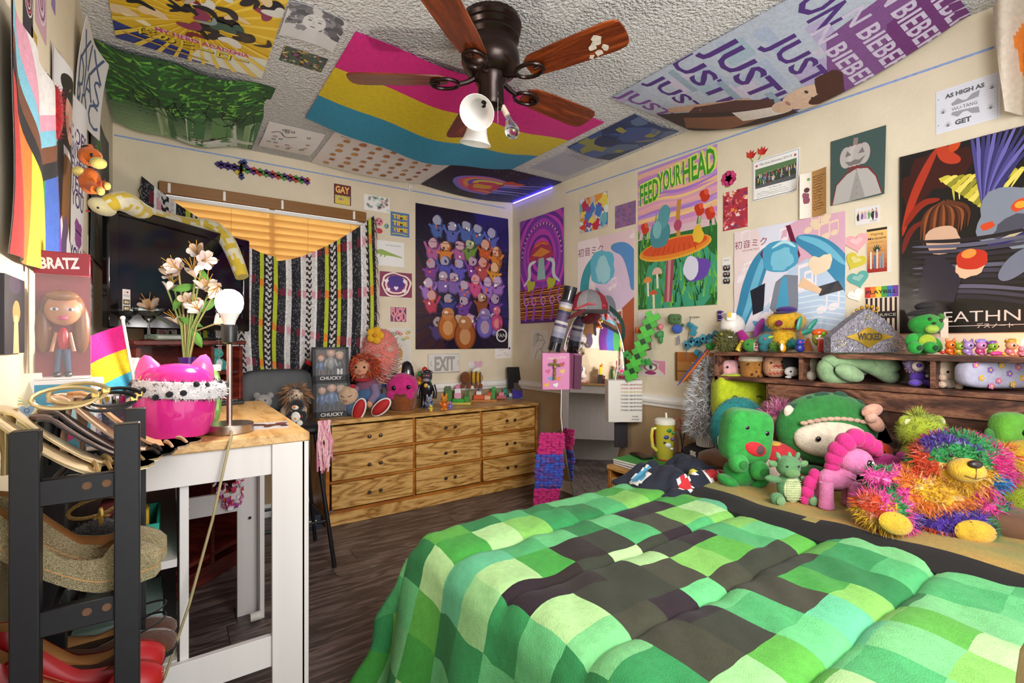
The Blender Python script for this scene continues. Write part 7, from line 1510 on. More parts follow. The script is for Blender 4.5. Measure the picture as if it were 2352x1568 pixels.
flatart(P.t, 60*k_, 24*k_, lambda A: A.text('WICKED', .5, .5, .26, '#3a3026', .92, bold=.03), facing(2*k_, -16.6*k_, 36*k_))
P.part('scroll', *[K(tube([P.q(u+r_*(1-tt*.12)*cos(tt), 809-v+r_*(1-tt*.12)*sin(tt), -13.5) for tt in [i*.6 for i in range(12)]], .9*k_, 5), c) for u, v, r_, c in ((1922, 24, 12, '#c0a860'), (2044, 24, 13, '#c0a860'), (1984, 82, 9, '#b8a468'), (1952, 50, 9, '#b4b0b8'), (2018, 52, 9, '#b4b0b8'), (1940, 12, 9, '#b4b0b8'), (2024, 10, 9, '#b4b0b8'), (1966, 70, 7, '#b4b0b8'), (2004, 70, 7, '#b4b0b8'), (2060, 12, 7, '#b4b0b8'), (1906, 10, 6, '#b4b0b8'))], m=MATS['brass_Col_'], kind='stuff')
P = Pl('tiara', 'golden beaded tiara resting behind the ornate case', 'tiara', 1990, 745, X=2.50, group=TG)
P.part('band', P.tb([(1950, 742, 0), (1965, 722, 0), (1990, 712, 0), (2015, 716, 0), (2034, 734, 0)], 3, '#c8922a'), m=MATS['brass_Col_']); P.part('beads', *[P.B(u, v, -2, 4, 4, 5, '#d8a83a', n=7, m=5) for u, v in ((1952, 733), (1958, 722), (1967, 713), (1978, 707), (1990, 703), (2002, 705), (2014, 708), (2024, 716), (2032, 726))], m=MATS['brass_Col_'], kind='stuff'); P.part('prop', P.tb([(1990, 714, 0), (1990, 800, 4)], 2, '#8a6a2a'), m=PLAS)
# green bear with a hat
P = top('green_bear', 'bright green bear plush wearing a black hat on the headboard', 2118, 812, 'plush toy', 2.37)
GB = '#1f8a2a'; P.part('head', P.B(2126, 745, 0, 36, 26, 25, GB, n=20, m=12)); P.part('muzzle', P.B(2121, 756, -22, 15, 9, 10, '#8ab03a')); P.part('nose', P.B(2120, 743, -30, 4, 3, 2.5, '#141012'), m=PLAS); P.part('body', P.B(2118, 788, 4, 30, 22, 28, GB)); P.part('belly', P.B(2118, 786, -14, 20, 8, 19, '#9ab42c'))
P.part('ear', P.B(2163, 728, 2, 8, 6, 9, '#3a7a2c')); P.part('arm', P.B(2146, 792, -6, 10, 10, 18, '#249632', -.4)); P.part('arm', P.B(2090, 780, -4, 12, 10, 16, '#249632', .6)); P.eyes((2117, 734), (2142, 737), r=4.5, dy=-22)
for u in (2080, 2115): f = P.part('foot', P.B(u, 798, -26, 15, 14, 14, '#249a34')); P.part('foot_pad', P.B(u, 798, -40, 7, 3, 6, '#14461c'), parent=f)
P.part('hat_brim', P.B(2118, 716, 0, 36, 20, 7, '#141214', -.2), m=CLOTH); P.part('hat_crown', P.B(2130, 702, 4, 24, 16, 10, '#1a1618', -.1), m=CLOTH); P.part('paper_tag', P.bx(2172, 752, 4, 18, 2, 44, '#b8b4a8', .02), m=PAPER)
# row of little pet toys
def pet(name, label, u, c, c2, v=814, s=1, ear=None, hair=None):
    P = top(name, label, u, v, X=2.33); P.part('body', P.B(u, v-9*s, 2, 10*s, 8*s, 9*s, c2), m=PLASG); P.part('head', P.B(u-1, v-22*s, -3, 12*s, 10*s, 10*s, c), m=PLASG); P.eyes((u-5*s, v-22*s), (u+4*s, v-22*s), r=2.6*s, dy=-12*s)
    for q in (-1, 1): P.part('ear', P.B(u+q*8*s, v-32*s, 0, 3.4*s, 2.5*s, 6*s, ear or c, q*.4), m=PLASG)
    for q in (-1, 1): P.part('paw', P.B(u+q*5*s, v-2*s, -6*s, 4*s, 5*s, 3*s, c), m=PLASG)
    if hair: P.part('hair', P.B(u, v-31*s, 0, 12*s, 10*s, 6*s, hair), m=PLASG)
    return P
pet('pet_figure', 'tiny orange cat figure in the row of pet toys', 2183, '#d0661c', '#c85a18'); pet('pet_figure', 'tiny lime green figure in the row of pet toys', 2204, '#8aa02a', '#c89a2a', s=.85); pet('pet_figure', 'tiny lavender dog figure in the row of pet toys', 2224, '#a884b8', '#9a78b0', 815, ear='#7a5a9a'); pet('pet_figure', 'tiny pink and violet pony figure in the row of pet toys', 2253, '#c878a8', '#c03a6a', 815, hair='#8a78c0'); pet('pet_figure', 'tiny green turtle figure with purple flower', 2279, '#7a9a2a', '#6a8a2a', 815, s=.9, hair='#7a3a9a'); pet('pet_figure', 'tiny gold-haired deer figure with pink body', 2322, '#d8906a', '#cc6a7a', 816, s=1.05, hair='#b8861c'); pet('pet_figure', 'tiny pink pig figure at the end of the row', 2346, '#d07a88', '#c86a7c', 817, s=.7)
P = top('toy_shoe', 'tiny pink and yellow toy shoe among the pet toys', 2286, 816, X=2.30); P.part('shoe', P.B(2285, 811, -4, 15, 6, 5, '#d0307a'), m=PLASG); P.part('toe', P.B(2299, 812, -4, 6, 6, 4, '#d8a02a'), m=PLASG)
P = top('toy_ball', 'tiny red ball by the green bear', 2165, 813, X=2.31); P.part('ball', P.B(2165, 809, 0, 5, 5, 4, '#c02820'), m=PLASG); P.part('cap', P.B(2165, 805, 0, 2, 2, 1, '#e8e0d8'), m=PLASG)
# small warm lamp at the right end of the headboard
wp = onX(2362, 812, 2.37); wp.z = HT
t = thing('amber_lamp', 'small glowing amber lamp at the right end of the headboard', 'lamp', wp); part('base', BLACKP, t, cyl(.022, .012, 16)); part('flame_bulb', mat('amber_glow', '#ffb060', .4, emit=60, ecol='#ff8a2c', var=0), t, lathe([(.008, .012), (.016, .03), (.017, .05), (.01, .068), (0, .078)], 14))
# ================================================================ things on the dresser
DG_ = 'toys on the dresser'
def dre(name, label, u, v, cat='toy', Y=None, dz=0, group=DG_): return Pl(name, label, cat, u, v, Y=Y, group=group) if Y else Pl(name, label, cat, u, v, z=DZ+dz, group=group)
def dollbox(label, u, v, z, wpx, hpx, dpx, title, cols, figs):
    P = Pl('doll_window_box', label, 'doll box', u, v, z=z); k = P.k; w, hh, d = wpx*k, hpx*k, dpx*k; P.t.rotation_euler.z = -TH+R(28)
    part('carton', PAPER, P.t, K(box(w, .004, hh, (0, d/2, hh/2)), cols[1]), *[K(box(.004, d, hh, (s*w/2, 0, hh/2)), cols[0]) for s in (-1, 1)], K(box(w, d, .004, (0, 0, .002)), cols[0]), K(box(w, d, .005, (0, 0, hh-.002)), cols[0]), *[K(box(a, .004, b, (x, -d/2, z_)), cols[0]) for a, b, x, z_ in ((w, hh*.17, 0, hh*.085), (w, hh*.06, 0, hh*.97), (w*.08, hh, -w*.46, hh/2), (w*.08, hh, w*.46, hh/2))], smooth=0)
    part('window', MATS['clear_film'], P.t, box(w*.84, .0012, hh*.78, (0, -d/2-.0005, hh*.55)), smooth=0)
    for x, hs, c1, c2, c3 in figs:
        z0 = hh*.18; s = hh*hs; part('small_doll', PLAS, P.t, K(ball(s*.16, s*.12, s*.17, (x*w, 0, z0+s*.8), 10, 8), '#d0a088'), K(ball(s*.18, s*.13, s*.13, (x*w, s*.04, z0+s*.88), 10, 8), c1), K(ball(s*.15, s*.1, s*.26, (x*w, 0, z0+s*.42), 10, 8), c2), K(rod((x*w-s*.06, 0, z0+s*.25), (x*w-s*.07, 0, z0), s*.06), c3), K(rod((x*w+s*.06, 0, z0+s*.25), (x*w+s*.07, 0, z0), s*.06), c3), K(rod((x*w-s*.14, 0, z0+s*.55), (x*w-s*.22, -s*.05, z0+s*.3), s*.05), c2), K(rod((x*w+s*.14, 0, z0+s*.55), (x*w+s*.22, -s*.05, z0+s*.3), s*.05), c2))
    if title: flatart(P.t, w, hh*.17, lambda A: A.text(title, .5, .5, .10, '#d8d4d0', .62, bold=.02), facing(0, -d/2-.0025, hh*.085))
    return P
P = dollbox('lower black window box with several small figures on the dresser', 760, 956, DZ, 78, 82, 34, 'CHUCKY', ('#141216', '#24283a'), ((-.25, .7, '#3a2a24', '#3a5a8a', '#2a3a5a'), (.02, .78, '#6a3a2a', '#4a6a9a', '#23304a'), (.28, .7, '#c8b090', '#3a4a66', '#223')) if False else ((-.25, .7, '#3a2a24', '#3a5a8a', '#2a3a5a'), (.02, .78, '#6a3a2a', '#4a6a9a', '#23304a'), (.28, .7, '#c8b090', '#3a4a66', '#222233')))
k = P.k
P2 = dollbox('upper black window box with three small dolls on the dresser', 758, 956, DZ, 76, 76, 30, 'CHUCKY', ('#17131c', '#3a2a34'), ((-.26, .62, '#a8401c', '#3a5a8a', '#4a3a3a'), (.02, .82, '#b08a6a', '#8a8a8a', '#2a2a30'), (.28, .7, '#d8c8a0', '#1c1a1e', '#e0dcd8'))); P2.t.location.z = DZ+82*k+.002
# red-haired rag doll
P = dre('rag_doll', 'big red-haired rag doll in blue overalls sitting on the dresser', 850, 952, 'doll')
q = P.B(832, 848, 0, 22, 20, 25, '#c89070'); P.part('head', q, m=MATTE); P.part('hair', *[P.fur(P.B(836, 842, 4, 29, 22, 26, '#b8401c'), 900, 12, 1.4, lambda p, r: r.choice(['#b8401c', '#d05a24', '#9a3014']), droop=.7, keep=lambda p: p.y > P.q(0, 0, -14).y or p.z > P.q(0, 828, 0).z)], P.B(836, 840, 8, 28, 18, 26, '#a8381a'), kind='stuff'); P.eyes((824, 842), (843, 842), r=2.6, dy=-20); P.part('mouth', P.tb([(824, 858, -19), (833, 861, -21), (843, 858, -19)], 1.2, '#9a3a34', 5)); P.part('nose', P.B(833, 850, -21, 3.5, 3, 3, '#c47a62'), m=MATTE)
P.part('sweater', P.B(843, 892, 4, 30, 20, 24, '#7a4a62'), m=CLOTH); P.part('overalls', P.B(846, 908, 0, 29, 22, 24, '#3f5f86'), m=CLOTH)
P.part('collar', P.B(836, 872, -4, 20, 16, 5, '#b01c2a'), m=CLOTH)
P.part('arm', P.tb([(862, 885, -8), (868, 905, -16), (858, 920, -24)], [11, 11, 9], '#7a6a8a'), P.B(857, 924, -26, 7, 7, 9, '#c89070'), m=CLOTH); P.part('arm', P.tb([(822, 888, -4), (808, 910, -14), (806, 928, -20)], [11, 11, 9], '#7a6a8a'), P.B(806, 935, -20, 7, 7, 9, '#c89070'), m=CLOTH)
for u, v, a in ((836, 935, .35), (885, 930, .85)):
    P.part('leg', P.tb([(u-6, 912, -6), (u, 925, -24)], [12, 12], '#3f5f86'), m=CLOTH); f = P.part('shoe', P.B(u, v, -38, 12, 9, 24, '#b01a1e', a), m=MATTE); P.part('white_sole_edge', K(tube([P.q(u+13*sin(tt)*cos(a)+25*cos(tt)*sin(a), v-25*cos(tt)*cos(a)+13*sin(tt)*sin(a), -35) for tt in [i*.4 for i in range(16)]], 2*P.k, 6, closed=True), '#e8e4e0'), parent=f, m=MATTE)
P = dre('cloth_doll', 'round cream-faced cloth doll lying against the rag doll', 815, 950, 'doll', dz=.0); P.part('head', P.B(812, 905, -34, 22, 16, 22, '#d8b494')); P.part('stitches', P.tb([(800, 903, -49), (808, 906, -51)], .8, '#5a4a44', 5), P.tb([(816, 906, -51), (825, 902, -48)], .8, '#5a4a44', 5), P.tb([(806, 914, -50), (815, 915, -51)], .8, '#8a3a34', 5)); P.part('body', P.B(820, 930, -30, 18, 14, 20, '#54688e')); P.part('bow', P.B(822, 884, -36, 8, 5, 5, '#a82030')); P.part('arm', P.B(842, 922, -36, 12, 8, 7, '#6a5a7a', .3))
# pink wig on a stand
P = dre('curly_wig', 'fluffy coral pink curly wig with a yellow flower on the dresser', 850, 935, 'wig', dz=0, group=None); P.t.location.y = DY1-.13; P.k = mpp(P.t.location)
P.part('stand', K(lathe([(.05, 0), (.05, .01), (.012, .02), (.012, .16)], 16), '#2a2426'), m=PLAS)
q = P.B(850, 802, 0, 42, 26, 56, '#e07a70'); P.part('hair_mass', q); rw = random.Random(4); cur = []
for i in range(230):
    a, b = rw.uniform(0, 6.28), rw.uniform(-1, 1); c = P.q(850, 802)+V((42*cos(a)*sqrt(1-b*b), 25*sin(a)*sqrt(1-b*b), 56*b))*P.k; rr_ = rw.uniform(4, 9)*P.k; cur.append(K(tube([c+V((rr_*cos(t_), rr_*.6*sin(t_*1.3+a), -rr_*.35*t_)) for t_ in [j*.8 for j in range(8)]], .9*P.k, 4), rw.choice(['#e8847a', '#f0a498', '#d8685e', '#e0a898', '#d0b0a4'] if c.x < P.q(862, 0).x else ['#cbb0a4', '#d8c0b4', '#bfa294'])))
P.part('curls', *cur, m=CLOTH, kind='stuff'); f = P.part('flower', *[P.B(845+11*cos(a), 762+11*sin(a), -28, 9, 3, 9, '#e0a81c', n=9, m=6) for a in [i*1.257 for i in range(5)]], P.B(845, 762, -32, 5, 3, 5, '#c8841c'), m=CLOTH)
P = dre('black_bag', 'small black leather bag slumped behind the rag doll', 880, 925, 'bag', dz=0, group=None); P.t.location.y = DY1-.14; P.part('bag', P.B(880, 870, 0, 20, 12, 46, '#1a161c', .15), m=PLASG); P.part('buckle', P.bx(868, 876, -14, 14, 2, 12, '#8a8a90'), m=PLAS)
P = dre('soda_bottle', 'clear plastic bottle with blue cap and pink label', 882, 938, 'bottle', group=None); P.part('bottle', K(lathe([(9*P.k, 0), (11*P.k, 3*P.k), (11*P.k, 30*P.k), (5*P.k, 44*P.k), (4*P.k, 50*P.k)], 16), '#cfd4dc'), m=GLASS); P.part('label_band', K(lathe([(11.3*P.k, 14*P.k), (11.3*P.k, 28*P.k)], 16), '#d86a8a'), m=PAPER); P.part('cap', K(lathe([(5*P.k, 49*P.k), (5*P.k, 56*P.k), (0, 57*P.k)], 12), '#2a5ab0'), m=PLAS)
# cupcake plush with candle
P = dre('cupcake_plush', 'pink frosted cupcake plush with a striped candle on the dresser', 925, 940, 'plush toy')
P.part('cup', K(lathe([(25*P.k, 0), (28*P.k, 2*P.k), (34*P.k, 38*P.k)], 22), '#8a4a1e')); P.part('frosting', P.B(924, 888, 0, 37, 32, 33, '#d42a84', n=22, m=14), P.B(906, 905, -18, 16, 14, 12, '#d42a84'), P.B(940, 906, -16, 16, 14, 11, '#d42a84')); P.eyes((912, 888), (945, 886), r=5, dy=-31); P.part('smile', P.tb([(918, 902, -33), (928, 906, -34), (938, 902, -32)], 1.4, '#6a1440', 5))
c = P.part('candle', P.tb([(917, 858, 0), (917, 822, 0)], 6.5, '#e8e0d0'), m=CLOTH); P.part('stripe', *[P.tb([(910.5, 852-10*i, -3), (917, 848-10*i, -7), (923.5, 844-10*i, -3)], 1.8, '#c8962c', 6) for i in range(3)], parent=c, m=CLOTH); P.part('flame', P.B(918, 812, 0, 7, 6, 12, '#d0901c'), parent=c)
# balloon cluster
P = dre('balloon_cluster', 'cluster of small glossy coloured balloons behind the cupcake', 956, 930, 'toy', dz=0); P.t.location.y = DY1-.12; P.part('stick', P.tb([(956, 930, 0), (956, 880, 0)], 1.5, '#d8d0c8', 6), m=PLAS)
for (u, v, c) in ((958, 847, '#c02a24'), (948, 856, '#2f8a3a'), (962, 857, '#e0dce0'), (968, 866, '#4a62c0'), (950, 868, '#c86a1c'), (961, 872, '#c8303a'), (954, 862, '#8a5ac0'), (968, 878, '#2a8a4a'), (946, 876, '#d0a02a')): P.part('balloon', P.B(u, v, (u % 5)-2, 6.5, 6.5, 7, c, n=10, m=8), m=PLASG)
# jointed black robot figure
P = dre('robot_figure', 'black jointed robot bear figure with yellow star on the dresser', 980, 936, 'figure'); BK, GR = '#1c1a20', '#3a3840'
P.part('torso', P.B(980, 893, 0, 14, 10, 17, BK, e=.7), m=PLASG); P.part('head', P.B(980, 864, 0, 13, 10, 11, GR, e=.8), m=PLASG); P.part('hat', P.B(981, 853, 0, 9, 8, 5, '#2c2a34'), m=PLAS); P.part('jaw', P.B(980, 872, -6, 9, 6, 5, '#8a8488'), m=PLASG); P.part('star', P.B(980, 884, -11, 5, 2, 5, '#c8a02c', n=5), m=PLAS); P.eyes((975, 862), (985, 862), r=2, dy=-10, col='#d03a3a')
for s in (-1, 1):
    P.part('ear', P.B(980+s*10, 855, 0, 4, 3, 4, '#6a4a44'), m=PLASG); P.part('arm', P.tb([(980+s*15, 884, 0), (980+s*20, 900, -2), (980+s*19, 914, -6)], [5, 4.5, 5], BK), m=PLASG); P.part('leg', P.tb([(980+s*7, 906, 0), (980+s*8, 922, 0), (980+s*8, 934, -3)], [6, 5.5, 6], BK), m=PLASG); P.part('foot', P.B(980+s*9, 934, -6, 7, 9, 3, GR), m=PLASG)
def fig(label, u, v, c, c2, s=1, ear=True):
    P = dre('small_figure', label, u, v, 'figure'); P.part('body', P.B(u, v-9*s, 0, 8*s, 6*s, 9*s, c), m=PLASG); P.part('head', P.B(u, v-23*s, -1, 8*s, 7*s, 7*s, c2), m=PLASG); P.eyes((u-3*s, v-24*s), (u+3*s, v-24*s), r=1.3*s, dy=-8*s)
    for q in (-1, 1):
        if ear: P.part('ear', P.B(u+q*5*s, v-31*s, 0, 2.5*s, 2*s, 4*s, c2), m=PLASG)
        P.part('foot', P.B(u+q*4*s, v-1*s, -3*s, 4*s, 5*s, 2.5*s, c2), m=PLASG); P.part('arm', P.B(u+q*8*s, v-13*s, -2, 2.6*s, 2.6*s, 6*s, c, q*.4), m=PLASG)
fig('small grey blue wolf figure in front of the robot figure', 986, 940, '#5a6a8a', '#8a90a0'); fig('small orange tiger figure near the front of the dresser', 1020, 940, '#c8641c', '#d88a2a', 1.05); fig('tiny yellow duckling figure at the dresser edge', 990, 944, '#d8b83a', '#e0c850', .5, False); fig('small lilac bird figure beside the tiger figure', 1034, 939, '#7a6ab0', '#8a7cc0', .6, False); fig('tiny teal figure beside the purple stand', 1160, 915, '#2f8a80', '#4aa89a', .7)
# brick-built toy scenes
def bricks(label, u, v, parts_, base=None):
    P = dre('brick_model', label, u, v, 'brick toy')
    if base: P.part('baseplate', P.bx(u+base[0], v-2, 0, base[1], base[1]*.7, 4, base[2]), m=PLAS, smooth=0)
    for (du, dv, dy, w_, d_, hh, c) in parts_:
        b = P.part('brick', P.bx(u+du, v-4-dv-hh/2, dy, w_, d_, hh, c, .05), m=PLAS, smooth=0)
        if w_ >= 8: P.part('stud', *[K(cyl(1.6*P.k, 1.6*P.k, 8, P.q(u+du+x, v-4-dv-hh, dy)), c) for x in (-w_/4, w_/4)], m=PLAS, parent=b)
bricks('green and pink brick house model on the dresser', 1052, 926, ((-22, 0, 6, 16, 14, 26, '#4a7a3a'), (-24, 26, 6, 14, 12, 8, '#5a6a4a'), (0, 0, 0, 16, 14, 20, '#d89ab0'), (0, 20, 0, 14, 12, 10, '#e6e2e4'), (0, 30, 0, 10, 10, 8, '#d07aa0'), (2, 0, -14, 26, 8, 8, '#2f9a34'), (20, 0, 4, 12, 10, 12, '#3a8a2e'), (22, 12, 4, 6, 6, 14, '#2f6a2a')), (0, 62, '#c8b84a'))
bricks('orange and white brick farm model on the dresser', 1112, 920, ((-12, 0, 0, 24, 14, 10, '#d0561c'), (-12, 10, 0, 12, 10, 8, '#e0dcd8'), (-8, 18, 2, 8, 8, 10, '#7a7a80'), (8, 0, -8, 14, 10, 9, '#e0a884'), (12, 9, -6, 10, 8, 6, '#c84a20'), (20, 0, 4, 10, 8, 18, '#3a8a34'), (22, 18, 4, 8, 8, 8, '#2f9a3a')), (2, 56, '#b8702c'))
bricks('red brick car model near the end of the dresser', 1152, 918, ((0, 0, -6, 22, 10, 6, '#b84a58'), (0, 6, -6, 12, 8, 8, '#d07a80'), (-8, 14, -6, 5, 5, 8, '#4a8a4a')))
bricks('tall green and white brick animal model at the end of the dresser', 1184, 914, ((0, 0, 0, 30, 14, 8, '#d8dce0'), (2, 8, 2, 22, 14, 16, '#2f9a34'), (-2, 24, 2, 14, 12, 14, '#3aa83e'), (8, 24, 2, 10, 10, 22, '#e6e2e4'), (8, 32, -4, 10, 3, 3, '#b04a5a'), (-6, 38, 2, 8, 8, 14, '#2f8a34'), (16, 0, -6, 8, 8, 8, '#8a98a4')), (2, 46, '#5a6a70'))
P = dre('twig_bird', 'small brown twig bird on a grey block', 1207, 914, 'figure'); P.part('block', P.bx(1205, 909, 0, 14, 10, 9, '#7f8890'), m=PLAS); P.part('legs', P.tb([(1206, 905, 0), (1208, 892, 0)], 1, '#6a4a2a', 5), m=PLAS); P.part('body', P.B(1206, 888, 0, 10, 3, 3, '#7a5a34', .3), m=PLAS); P.part('beak', P.tb([(1196, 884, 0), (1188, 888, 0)], [1.5, .4], '#5a3a1c', 5), m=PLAS)
P = dre('photo_stand', 'purple stand holding a black framed screen against the wall', 1152, 910, 'frame', group=None); P.t.location.y = DY1-.09; P.t.rotation_euler.z = -.25; k = mpp(P.t.location)
part('frame', BLACKP, P.t, T(box(40*k, .012, 50*k, (0, 0, 0), b=.002), (0, .02, 48*k), (R(-12), 0, 0))); part('stand', PLAS, P.t, K(T(box(24*k, .012, 44*k, b=.004), (2*k, 0, 23*k), (R(-12), 0, 0)), '#4a38b0')); part('screen', PLASG, P.t, K(T(box(18*k, .002, 18*k), (2*k, -.008, 28*k), (R(-12), 0, 0)), '#5a5048'))
P = Pl('bee_plush', 'brown plush animal with yellow bee stripes and wings on the rail', 'plush toy', 1082, 884, Y=YB-.12); P.t.location.z = .80
P.part('body', P.B(1090, 862, 0, 20, 14, 15, '#d0a01c')); P.part('head', P.B(1070, 862, -6, 13, 13, 15, '#7a421c')); P.part('stripe', *[K(tube([P.q(u, 862, 0)+V((0, 14.6*cos(a), 15.6*sin(a)))*P.k*sqrt(max(.1, 1-((u-1090)/20)**2)) for a in [i*.5 for i in range(13)]], 2*P.k, 6, closed=True), '#5a3016') for u in (1084, 1094, 1103)]); 
for u in (1064, 1078, 1094, 1104): P.part('leg', P.B(u, 880, -4, 5, 5, 6, '#8a4a1e'))
P.part('wing', P.B(1094, 844, -2, 11, 4, 6, '#e6e0d4', -.4)); P.eyes((1062, 860), (1072, 860), r=1.6, dy=-18); P.part('shelf_hook', P.tb([(1085, 884, 0), (1085, 886, 60)], 4, '#d8d4cc'), m=PLAS)
P = Pl('hair_dryer', 'black hair dryer hanging at the edge of the blanket', 'hair dryer', 702, 850, Y=YB-.13); P.part('barrel', P.tb([(690, 872, 0), (712, 834, 0)], [11, 12], '#17151a'), m=PLASG); P.part('red_ring', P.tb([(711, 836, 0), (714, 831, 0)], [12.4, 12.4], '#a8242a'), m=PLASG); P.part('handle', P.tb([(696, 862, 0), (712, 886, 0)], [7, 6], '#1c1a20'), m=PLASG)
P = Pl('wall_sticker', 'small pink heart and butterfly sticker above the bee plush', 'sticker', 1095, 838, Y=YB-.002); P.t.rotation_euler.z = 0; P.part('heart', K(TM(extr(heartout(13*P.k), .0015), facing(.012, 0, 0)), '#d8a8b8'), m=PAPER); P.part('wing', P.B(1082, 838, 0, 8, 1, 9, '#d8d4d8'), m=PAPER)
P = Pl('wall_sticker', 'small pink skull sticker beside the blanket corner', 'sticker', 871, 518, Y=YB-.002); P.t.rotation_euler.z = 0; P.part('skull', P.B(870, 509, 0, 10, 1.5, 9, '#d88a94'), P.B(870, 530, 0, 9, 1.5, 6, '#c03a48'), m=PAPER); P.part('spots', *[P.B(u, v, -1.6, 2, .6, 2, '#5a1c24', n=7, m=5) for u, v in ((865, 507), (874, 508), (870, 514))], m=PAPER)
P = Pl('wall_pin', 'tiny teal button pin on the window wall', 'pin', 888, 519, Y=YB-.002); P.t.rotation_euler.z = 0; P.part('button', P.B(888, 519, 0, 5, 2, 5.5, '#4a8a84'), m=PLASG); P.part('shine', P.B(887, 517, -1.5, 2, 1, 2, '#9ac8c0', n=6, m=5), m=PLASG)
P = Pl('wall_hook', 'small white plastic hook high on the window wall', 'hook', 943, 432, Y=YB-.004); P.t.rotation_euler.z = 0; P.part('plate', P.bx(943, 432, 0, 9, 3, 16, '#e6e0de', .2), m=PLAS); P.part('hook', P.tb([(943, 434, -3), (943, 440, -7), (943, 436, -10)], 1.6, '#e6e0de', 6), m=PLAS)
# pixel sword of many little squares on the window wall
def pixsword(name, label, wall, a, b, n, cell, fill, depth, off=.002, hilt=None, mwx=None):
    pa, pb = a, b; d = pb-pa; L = d.length; ax = AX[wall]; z = V(ax[2]); x = d.normalized(); y = z.cross(x); t = thing(name, label, 'toy sword', mw=frame(pa+z*off, x, y, z)); s = L/n
    return t, s
t, s = pixsword('pixel_sword', 'rainbow and purple pixel-edged sword mounted above the window', 'back', onY(500, 378, YB), onY(712, 418, YB), 15, 0, 0, 0)
cs = s*.72; pal = ['#b03a2a', '#d08a2a', '#4a8a3a', '#2a5a9a', '#5a2a7a', '#8a3a2a']
def sq(t, i, j, c, dz=.012): return part('pixel', PAPER, t, K(T(box(cs, cs, dz, b=.001), (i*s, j*s*.5, dz/2+.001), (0, 0, R(45))), c), smooth=0)
for i in range(30):
    x = i*.5
    for j in (-.5, .5) if i % 2 else (0,) if i < 29 else (0,):
        c = ('#8a4ab0' if (i+int(j*2)) % 2 else '#3a1c6a') if x < 3.2 else pal[int(i+j*2) % 6]; sq(t, x, j, c)
for i, j, c in ((3.5, 1, '#c8b02c'), (3.5, -1, '#c8b02c'), (3.5, 2, '#2a2a6a'), (4, 1.5, '#2a2a6a'), (3.5, -2, '#2a2a6a'), (3, -1.5, '#c8b02c'), (4, 2.5, '#2a3a7a'), (3.6, -3, '#2a2a6a')): sq(t, i, j, c)
# ================================================================ left wall
P0 = AX['left']
FLG = ['#b8302c', '#d0702a', '#d8c03a', '#3a8a4a', '#3a5aa8', '#6a2a8a']
def d_prog(A):
    for i, c in enumerate(FLG): A.rect(i/6, 0, (i+1)/6, 1, c)
    A.poly([(.0, 1), (1, 1), (1, .62), (.5, .40), (0, .72)], '#1c1a1e'); A.poly([(0, 1), (1, 1), (1, .70), (.5, .48), (0, .80)], '#6a4028'); A.poly([(0, 1), (1, 1), (1, .78), (.5, .56), (0, .88)], '#7ab8d0'); A.poly([(.1, 1), (1, 1), (1, .86), (.5, .64), (.1, .94)], '#d89ab0'); A.poly([(.25, 1), (1, 1), (1, .94), (.5, .72), (.3, .96)], '#e0dcdc')
printed('pride_flag', 'rainbow chevron flag hanging down the left wall', 'flag', 'left', 0, 0, d_prog, '#888888', lambda u, v: (.03*sin(v*5)*(1-v), -.10*u*v*0+.0, .02+.009*sin(u*16+v*2)*(1-v*.5)), (14, 12), CLOTH, raw=((XL, 1.585, 1.60), .52, .50))
def d_brz(A):
    A.rect(0, 0, 1, 1, '#dcdadc'); P_ = '#4a3a6a'
    A.poly([(.14, .62), (.12, .8), (.2, .95), (.42, .96), (.52, .84), (.5, .6)], '#1e1a1c'); A.ell(.32, .78, .12, .17, '#c89a84'); A.ell(.32, .9, .2, .08, '#2a2624'); swoosh(A, [(.18, .8), (.1, .6), (.2, .4), (.12, .25)], .14, '#1e1a1c', taper=2); swoosh(A, [(.48, .8), (.54, .6), (.46, .42), (.5, .2)], .14, '#241e1e', taper=2); A.poly([(.2, .58), (.44, .58), (.46, .3), (.3, .14), (.18, .3)], '#7a5230'); swoosh(A, [(.3, .3), (.26, .12), (.34, -.02)], .16, '#5a4a6a', taper=2); A.ell(.32, .72, .04, .016, '#8a3a50')
    for i, w_ in enumerate(('DOES', 'ANYONE', 'EVER', 'TELL', 'YOU')): A.text(w_, .77, .80-.085*i, .11, P_, .34, bold=.02, rot=-.03)
    A.ell(.82, .29, .11, .11, '#8a4a8a', 0, 14, .3, 2); A.line([(.72, .3), (.92, .29)], .012, '#3a1c4a'); A.text('YOU', .72, .16, .12, P_, .4, bold=.02); A.text('LOOK LIKE A', .66, .08, .09, P_, .62, bold=.02); A.text('DOLL', .7, .02, .06, '#b0489a', .4)
printed('poster', 'white poster with dark-haired figure lettered YOU LOOK LIKE A on the left wall', 'poster', 'left', 0, 0, d_brz, '#dcdadc', lambda u, v: (0, 0, .006+.02*sin(u*5)**2*v), (10, 10), raw=((XL, 2.10, 1.69), .50, .64), loose='stuff')
def d_tag(A):
    for i, w_ in enumerate(('XIX', 'DIAS', 'ROC')): A.text(w_, .5, .78-.3*i, .3, '#4a5a80', .85, bold=-.01, rot=.1)
printed('drawing', 'white sheet with blue graffiti lettering curling off the left wall', 'drawing', 'left', 0, 0, d_tag, '#d4d2d0', lambda u, v: (0, 0, .006+.05*max(0, u-.55)**1.5*2+.03*v*v), (10, 8), raw=((XL, 2.42, 2.16), .36, .32))
def d_drk(A): A.rect(0, 0, 1, 1, '#5a5a56'); A.poly([(0, 0), (.5, .2), (.3, 1), (0, 1)], '#3a4a54'); confetti(A, 20, ['#7a7a74', '#44443e', '#2c343a'], .08, .2, 3)
printed('poster', 'grey landscape poster behind the orange hanging plush', 'poster', 'left', 0, 0, d_drk, '#5a5a56', curl(.01, .004), (8, 8), raw=((XL, 2.90, 1.86), .62, .66))
